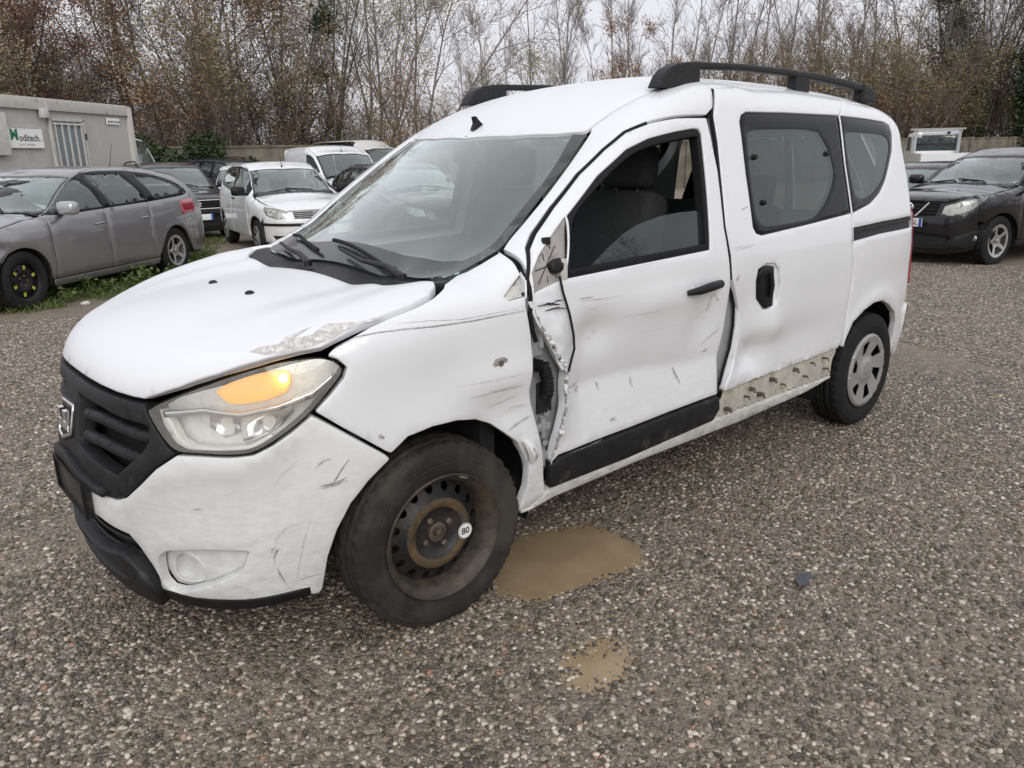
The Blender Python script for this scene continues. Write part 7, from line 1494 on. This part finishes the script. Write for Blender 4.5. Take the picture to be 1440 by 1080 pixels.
TREES=[('red',2.5,29.5,8.7),('red',3.6,29.0,8.1),('red',4.2,29.6,8.5),('bare',8.7,48.6,11.4),('bare',8.5,41.6,11.9),('bare',9.3,43.2,12.6),('bare',10.6,43.5,12.0),('bare',11.1,43.3,11.8),('bare',9.6,34.6,12.6),('rust',9.3,32.9,11.3),('rust',10.6,32.9,10.3),('rust',10.8,30.1,11.4),('rust',11.1,27.9,9.8),('bareb',12.3,30.3,10.7),('bareb',13.0,27.9,10.8),('bareb',13.8,27.3,10.9),('yellow',17.6,32.0,11.7),('yellow',18.8,30.6,12.5),('yellow',17.2,26.2,12.2),('yellow',21.0,29.0,11.4),('bare',33.4,44.6,9.2),('bare',35.1,43.8,8.1),('poplar',46.4,58.6,13.8),('poplar',41.1,49.7,14.0),('poplar',45.7,54.0,16.6),('poplar',44.9,51.2,13.7),('poplar',43.2,46.0,16.6),('poplar',46.5,47.2,17.0),('poplar',41.7,41.3,15.6),('poplar',44.0,42.2,14.9),('poplar',44.9,40.5,13.6),('poplar',48.1,41.4,16.9),('poplar',50.0,41.2,15.1),('poplar',54.4,43.6,15.6),('poplar',55.2,42.4,16.8),('poplar',53.6,39.4,16.0),('poplar',52.5,37.3,16.9),('poplar',57.4,38.9,13.5),('rustp',40.6,32.7,9.0),('rustp',42.5,31.4,9.1),('poplar',44.2,28.6,15.7),('poplar',47.4,29.8,16.0),('poplar',41.0,24.6,15.7),('poplar',44.5,24.8,14.8),('poplar',45.8,24.8,14.5),('poplar',47.0,24.5,15.4),('poplar',48.0,23.9,16.1),('poplar',50.9,24.5,15.9),('poplar',47.7,21.5,16.2),('poplar',48.0,20.7,14.7),('poplar',48.0,19.3,14.3),('poplar',57.9,22.9,14.8),('poplar',50.5,18.2,14.3),('poplar',60.6,21.4,14.8),('bareb',49.6,17.9,14.6),('bareb',58.1,20.0,15.5),('bareb',53.4,16.8,15.4),('bareb',60.9,17.6,14.0),('bareb',55.6,15.1,15.4),('bareb',57.5,14.2,14.3),('ivy',52.0,16.7,14.0),('ivy',52.4,13.8,13.9),('ivysmall',12.2,26.4,7.7),('thicket',8.0,42.7,3.7),('thicket',8.3,41.0,4.7),('thicket',7.2,33.7,4.0),('thicket',7.0,30.6,4.6),('thicket',10.1,39.1,3.3),('thicket',10.7,36.9,5.3),('thicket',12.1,38.7,4.5),('thicket',11.7,36.7,3.6),('thicket',12.2,35.1,4.4),('thicket',14.1,37.6,4.6),('thicket',11.7,29.3,5.2),('thicket',14.8,34.6,4.0),('thicket',14.2,31.4,5.1),('thicket',16.1,33.7,5.3),('thicket',17.3,33.1,3.2),('thicket',18.1,33.0,3.3),('thicket',15.2,26.5,4.4),('thicket',17.1,28.0,5.0),('thicket',14.9,23.5,3.5),('thicket',15.6,23.1,5.4),('thicket',16.6,22.6,4.4),('thicket',18.4,24.4,4.0),('thicket',31.3,42.7,4.7),('thicket',29.5,38.9,4.2),('thicket',34.4,42.8,4.8),('thicket',29.7,35.7,4.7),('thicket',37.0,41.9,4.8),('thicket',36.5,39.0,4.9),('thicket',35.7,37.0,5.4),('thicket',38.8,38.5,4.9),('thicket',37.9,36.0,5.4),('thicket',37.4,34.1,4.9),('thicket',44.9,38.2,4.7),('thicket',44.2,35.8,4.5),('thicket',36.6,28.6,5.6),('thicket',47.2,35.3,5.6),('thicket',46.2,32.9,5.1),('thicket',44.9,31.1,4.0),('thicket',45.2,31.0,4.7),('thicket',40.7,26.5,7.6),('thicket',41.0,25.3,7.4),('thicket',48.6,29.0,6.9),('thicket',51.0,28.2,6.5),('thicket',44.0,22.9,7.2),('thicket',50.5,25.6,4.9),('thicket',53.6,25.7,4.7),('thicket',50.9,23.5,7.4),('thicket',48.2,21.1,5.4),('thicket',54.7,22.6,5.9),('thicket',52.0,20.4,5.7),('thicket',49.9,18.4,6.3),('thicket',54.4,18.6,7.1),('thicket',57.4,19.4,7.1),('thicket',57.0,17.7,6.2),('thicket',61.8,18.3,5.0),('thicket',60.7,17.3,7.7),('thicket',58.7,15.2,7.0),('thicket',57.5,14.2,5.2),('bare',-1.6,40.1,9.7),('bare',-0.1,56.3,9.9),('bare',0.7,40.8,11.6),('bare',1.4,36.2,9.7),('bare',2.4,41.1,10.1),('poplar',60.4,13.9,13.0),('poplar',58.6,11.2,15.0),('poplar',67.7,12.2,13.4),('poplar',73.7,11.3,13.7),('poplar',72.9,10.1,14.6),('poplar',74.5,8.9,14.9),('poplar',66.4,6.2,12.7)]
def extra_rows():
    # undergrowth filling the strip between wall and trees; EXTRA rows
    rg=random.Random(11); out=[]
    for i in range(26):
        t=(i+rg.random())/26; x=-6+20*t; y=23.96-.2326*(x-8.65)+rg.uniform(1.5,9); out.append(('thicket',round(x,1),round(y,1),round(rg.uniform(4.5,8.0),1)))
    for i in range(24):
        t=(i+rg.random())/24; x=40+30*t; y=23.96-.2326*(x-8.65)+rg.uniform(1.5,8); out.append(('thicket',round(x,1),round(y,1),round(rg.uniform(5,8.5),1)))
    return out
TREES=TREES+extra_rows()
def street_rows():
    rg=random.Random(21); out=[]
    for i in range(20):
        x=-30+75*(i+rg.random())/20; out.append((('poplar','bareb')[i%2],round(x,1),round(-24-rg.uniform(0,8)-.15*x,1),round(rg.uniform(9,13),1)))
    for i in range(22): x=-30+75*(i+rg.random())/22; out.append(('thicket',round(x,1),round(-23-rg.uniform(0,4)-.15*x,1),round(rg.uniform(3,5),1)))
    for (x,y,hh) in ((-3.5,-13.5,14),(.5,-15,15.5),(4.0,-13.8,15),(7.5,-15.2,14.5),(11.5,-14.5,15.5),(16,-16,15)): out.append(('bareb' if hh>15 else 'poplar',x,y,hh))
    return out
TREES=TREES+street_rows()
def plant_trees():
    rg=random.Random(5);cnt={}
    for kind,x,y,hh in TREES:
        L=SRC[kind];k=cnt.get(kind,0);cnt[kind]=k+1;src=L[k%len(L)]
        o=copy_tree(src); nm,lb,ct,gp=LAB[kind]; o.name=nm; tag(o,lb,ct,gp)
        if y<-5: tag(o,'bare tree on the open side of the yard' if kind!='thicket' else 'low shrub on the open side of the yard',ct,'trees on the open side' if kind!='thicket' else 'shrubs on the open side')
        o.location=(x,y,0); base=5.2 if kind=='thicket' else 10.
        s=hh/base; o.scale=(s*rg.uniform(.9,1.1),s*rg.uniform(.9,1.1),s); o.rotation_euler=(0,0,rg.uniform(0,6.28))
    for L in SRC.values():
        for r in L:
            for c in list(r.children): bpy.data.objects.remove(c)
            bpy.data.objects.remove(r)
plant_trees()
# ---------------- weeds and grass along the parked cars ----------------
M['grass']=leaf_mat('yard_grass',[(.05,.085,.02),(.08,.12,.03),(.12,.15,.045),(.15,.15,.06)],.6)
M['moss']=simple('mossy_gravel',(.075,.085,.030),.95,vary=.45,scale=9,bump=.5,dirt=((.13,.115,.085),6,.50))
def grass_patch(polys):
    rg=np.random.default_rng(8);Vs=[];n0=0
    for P,dens,hmax in polys:
        P=np.array(P,float); lo,hi=P.min(0),P.max(0); n=int((hi-lo).prod()*dens); Q=rg.uniform(lo,hi,(n,2)); Q=Q[inside(P,Q)]; key=vnoise(Q[:,0],Q[:,1],2.6,3)+vnoise(Q[:,0],Q[:,1],7,4); Q=Q[key>-.12+.25*rg.random(len(Q))]
        k=len(Q); hgt=hmax*rg.uniform(.3,1,k)**1.5; a=rg.uniform(0,6.28,k); w=rg.uniform(.003,.007,k); dx=np.stack([np.cos(a),np.sin(a)],1); ln=rg.normal(0,.5,(k,2))*hgt[:,None]
        z=ground_z(Q[:,0],Q[:,1])-.003
        A=np.concatenate([Q-dx*w[:,None],z[:,None]],1);B=np.concatenate([Q+dx*w[:,None],z[:,None]],1);C=np.concatenate([Q+ln*.4+dx*w[:,None]*.6,(z+hgt*.6)[:,None]],1);T=np.concatenate([Q+ln,(z+hgt)[:,None]],1)
        Vs.append(np.stack([A,B,C,T],1).reshape(-1,3))
    V=np.concatenate(Vs); F=np.arange(len(V)).reshape(-1,4); o=fast_mesh('grass',V,F,M['grass']); o['kind']='stuff'; o['label']='short weedy grass growing beside the parked cars'
grass_patch([([(-.6,6.5),(.6,6.75),(1.4,7.1),(2.3,7.9),(3.1,9.2),(3.6,10.0),(3.4,11.0),(2.6,10.2),(1.2,8.9),(.2,8.0),(-.8,7.4)],1500,.10),([(3.0,9.4),(4.6,12.6),(5.6,14.5),(3.2,14.6),(2.4,11.6)],700,.09),([(-.2,6.9),(2.2,8.6),(2.0,8.9),(-.4,7.3)],1200,.16)])
def moss_patch(P,zo):
    P=np.array(P,float); R=resample(P if area(P)>0 else P[::-1],.25); R=R+np.stack([.12*vnoise(R[:,0],R[:,1],5,2),.12*vnoise(R[:,0],R[:,1],5,3)],1); V2,F,_=fill2d([R],.3); z=ground_z(V2[:,0],V2[:,1])+zo
    o=obj('mossy_ground',[(a,b,c) for (a,b),c in zip(V2,z)],F,M['moss'],None); o['kind']='structure'
moss_patch([(-.8,7.0),(.4,7.05),(1.4,7.5),(2.2,8.2),(3.0,9.4),(3.4,10.6),(2.4,10.2),(1.2,8.9),(.2,8.0),(-.8,7.5)],.004)
moss_patch([(3.2,10.0),(4.2,12.4),(5.6,14.5),(3.2,14.6),(2.4,11.6)],.006)
def weed(i,x,y,hh):
    rg=np.random.default_rng(100+i); r=empty('weed_plant',(x,y,0),rg.uniform(0,6),'leafy green weed sprouting along the grey estate sill','plant','weeds along the grey estate'); b=MB();C=[]
    for k in range(7):
        a=rg.uniform(0,6.28); t=np.array([math.cos(a)*hh*.5,math.sin(a)*hh*.5,hh*rg.uniform(.6,1)]); b.tube([(0,0,0),tuple(t*.5+np.array([0,0,.02])),tuple(t)],[.004,.003,.001],4); C+= [t*f+rg.normal(0,.012,3) for f in np.linspace(.3,1,7)]
    b.build('stems',M['grass'],r); V,F=leaf_cloud(np.array(C),.06,rg); fast_mesh('leaves',V,F,M['grass'],r)
for i,(x,y,hh) in enumerate(((.62,7.10,.18),(.95,7.35,.22),(1.15,7.55,.16),(1.45,7.62,.26),(1.75,7.98,.30),(1.95,8.05,.22),(2.62,8.75,.20),(2.9,9.05,.16))): weed(i,x,y,hh)
# odds and ends lying on the gravel
M['slate']=simple('slate_grey_plastic',(.055,.06,.068),.4,vary=.2)
def flat_scrap(name,label,cat,x,y,poly,m,rz,th=.004):
    b=MB(); b.prism(poly,'z',0,th); o=b.build(name,m,None); o.location=(x,y,float(ground_z(np.array([x]),np.array([y]))[0])+.008); o.rotation_euler=(.12,.06,rz); tag(o,label,cat); return o
flat_scrap('plastic_shard','dark blue-grey plastic shard lying on the gravel','debris',1.07,-1.49,[(-.065,.012),(-.02,.034),(.035,.026),(.065,-.010),(.03,-.03),(.015,-.012),(-.02,-.016)],M['slate'],.4)
def stone(label,x,y,s,m,seed):
    rg=np.random.default_rng(seed); bm=bmesh.new(); bmesh.ops.create_icosphere(bm,subdivisions=3,radius=1)
    for v in bm.verts: v.co=Vector((v.co.x*s,v.co.y*s*.75,v.co.z*s*.5))*(1+.10*math.sin(v.co.x*3+seed)+.08*math.sin(v.co.y*4+2*seed))
    me=bpy.data.meshes.new('stone'); bm.to_mesh(me); bm.free(); me.polygons.foreach_set('use_smooth',[True]*len(me.polygons)); me.materials.append(m); o=bpy.data.objects.new('stone',me); COL.objects.link(o); o.location=(x,y,float(ground_z(np.array([x]),np.array([y]))[0])+s*.2); o.rotation_euler=(0,0,seed); tag(o,label,'stone')
M['stone_brown']=simple('brown_pebble',(.20,.165,.14),.45,vary=.2,scale=30); M['stone_pale']=simple('pale_pebble',(.52,.50,.45),.5,vary=.15,scale=30)
stone('rounded brown stone lying beyond the larger puddle','','',0,0) if False else None
stone('rounded brown stone near the tip of the larger puddle',.86,-1.135,.026,M['stone_brown'],1)
stone('small flat brown stone between puddle and rounded stone',.78,-1.10,.018,M['stone_brown'],2)
stone('pale stone in the weeds beside the grey estate',.72,6.85,.05,M['stone_pale'],3)
# stand everything on the sloping yard
for o in list(scene.objects):
    if o.parent is None and o.type=='EMPTY' and o.name.split('.')[0]!='damaged_van' and (o.location.y>1.3 or o.location.x>3.8): o.location.z+=float(slope(o.location.y,o.location.x))
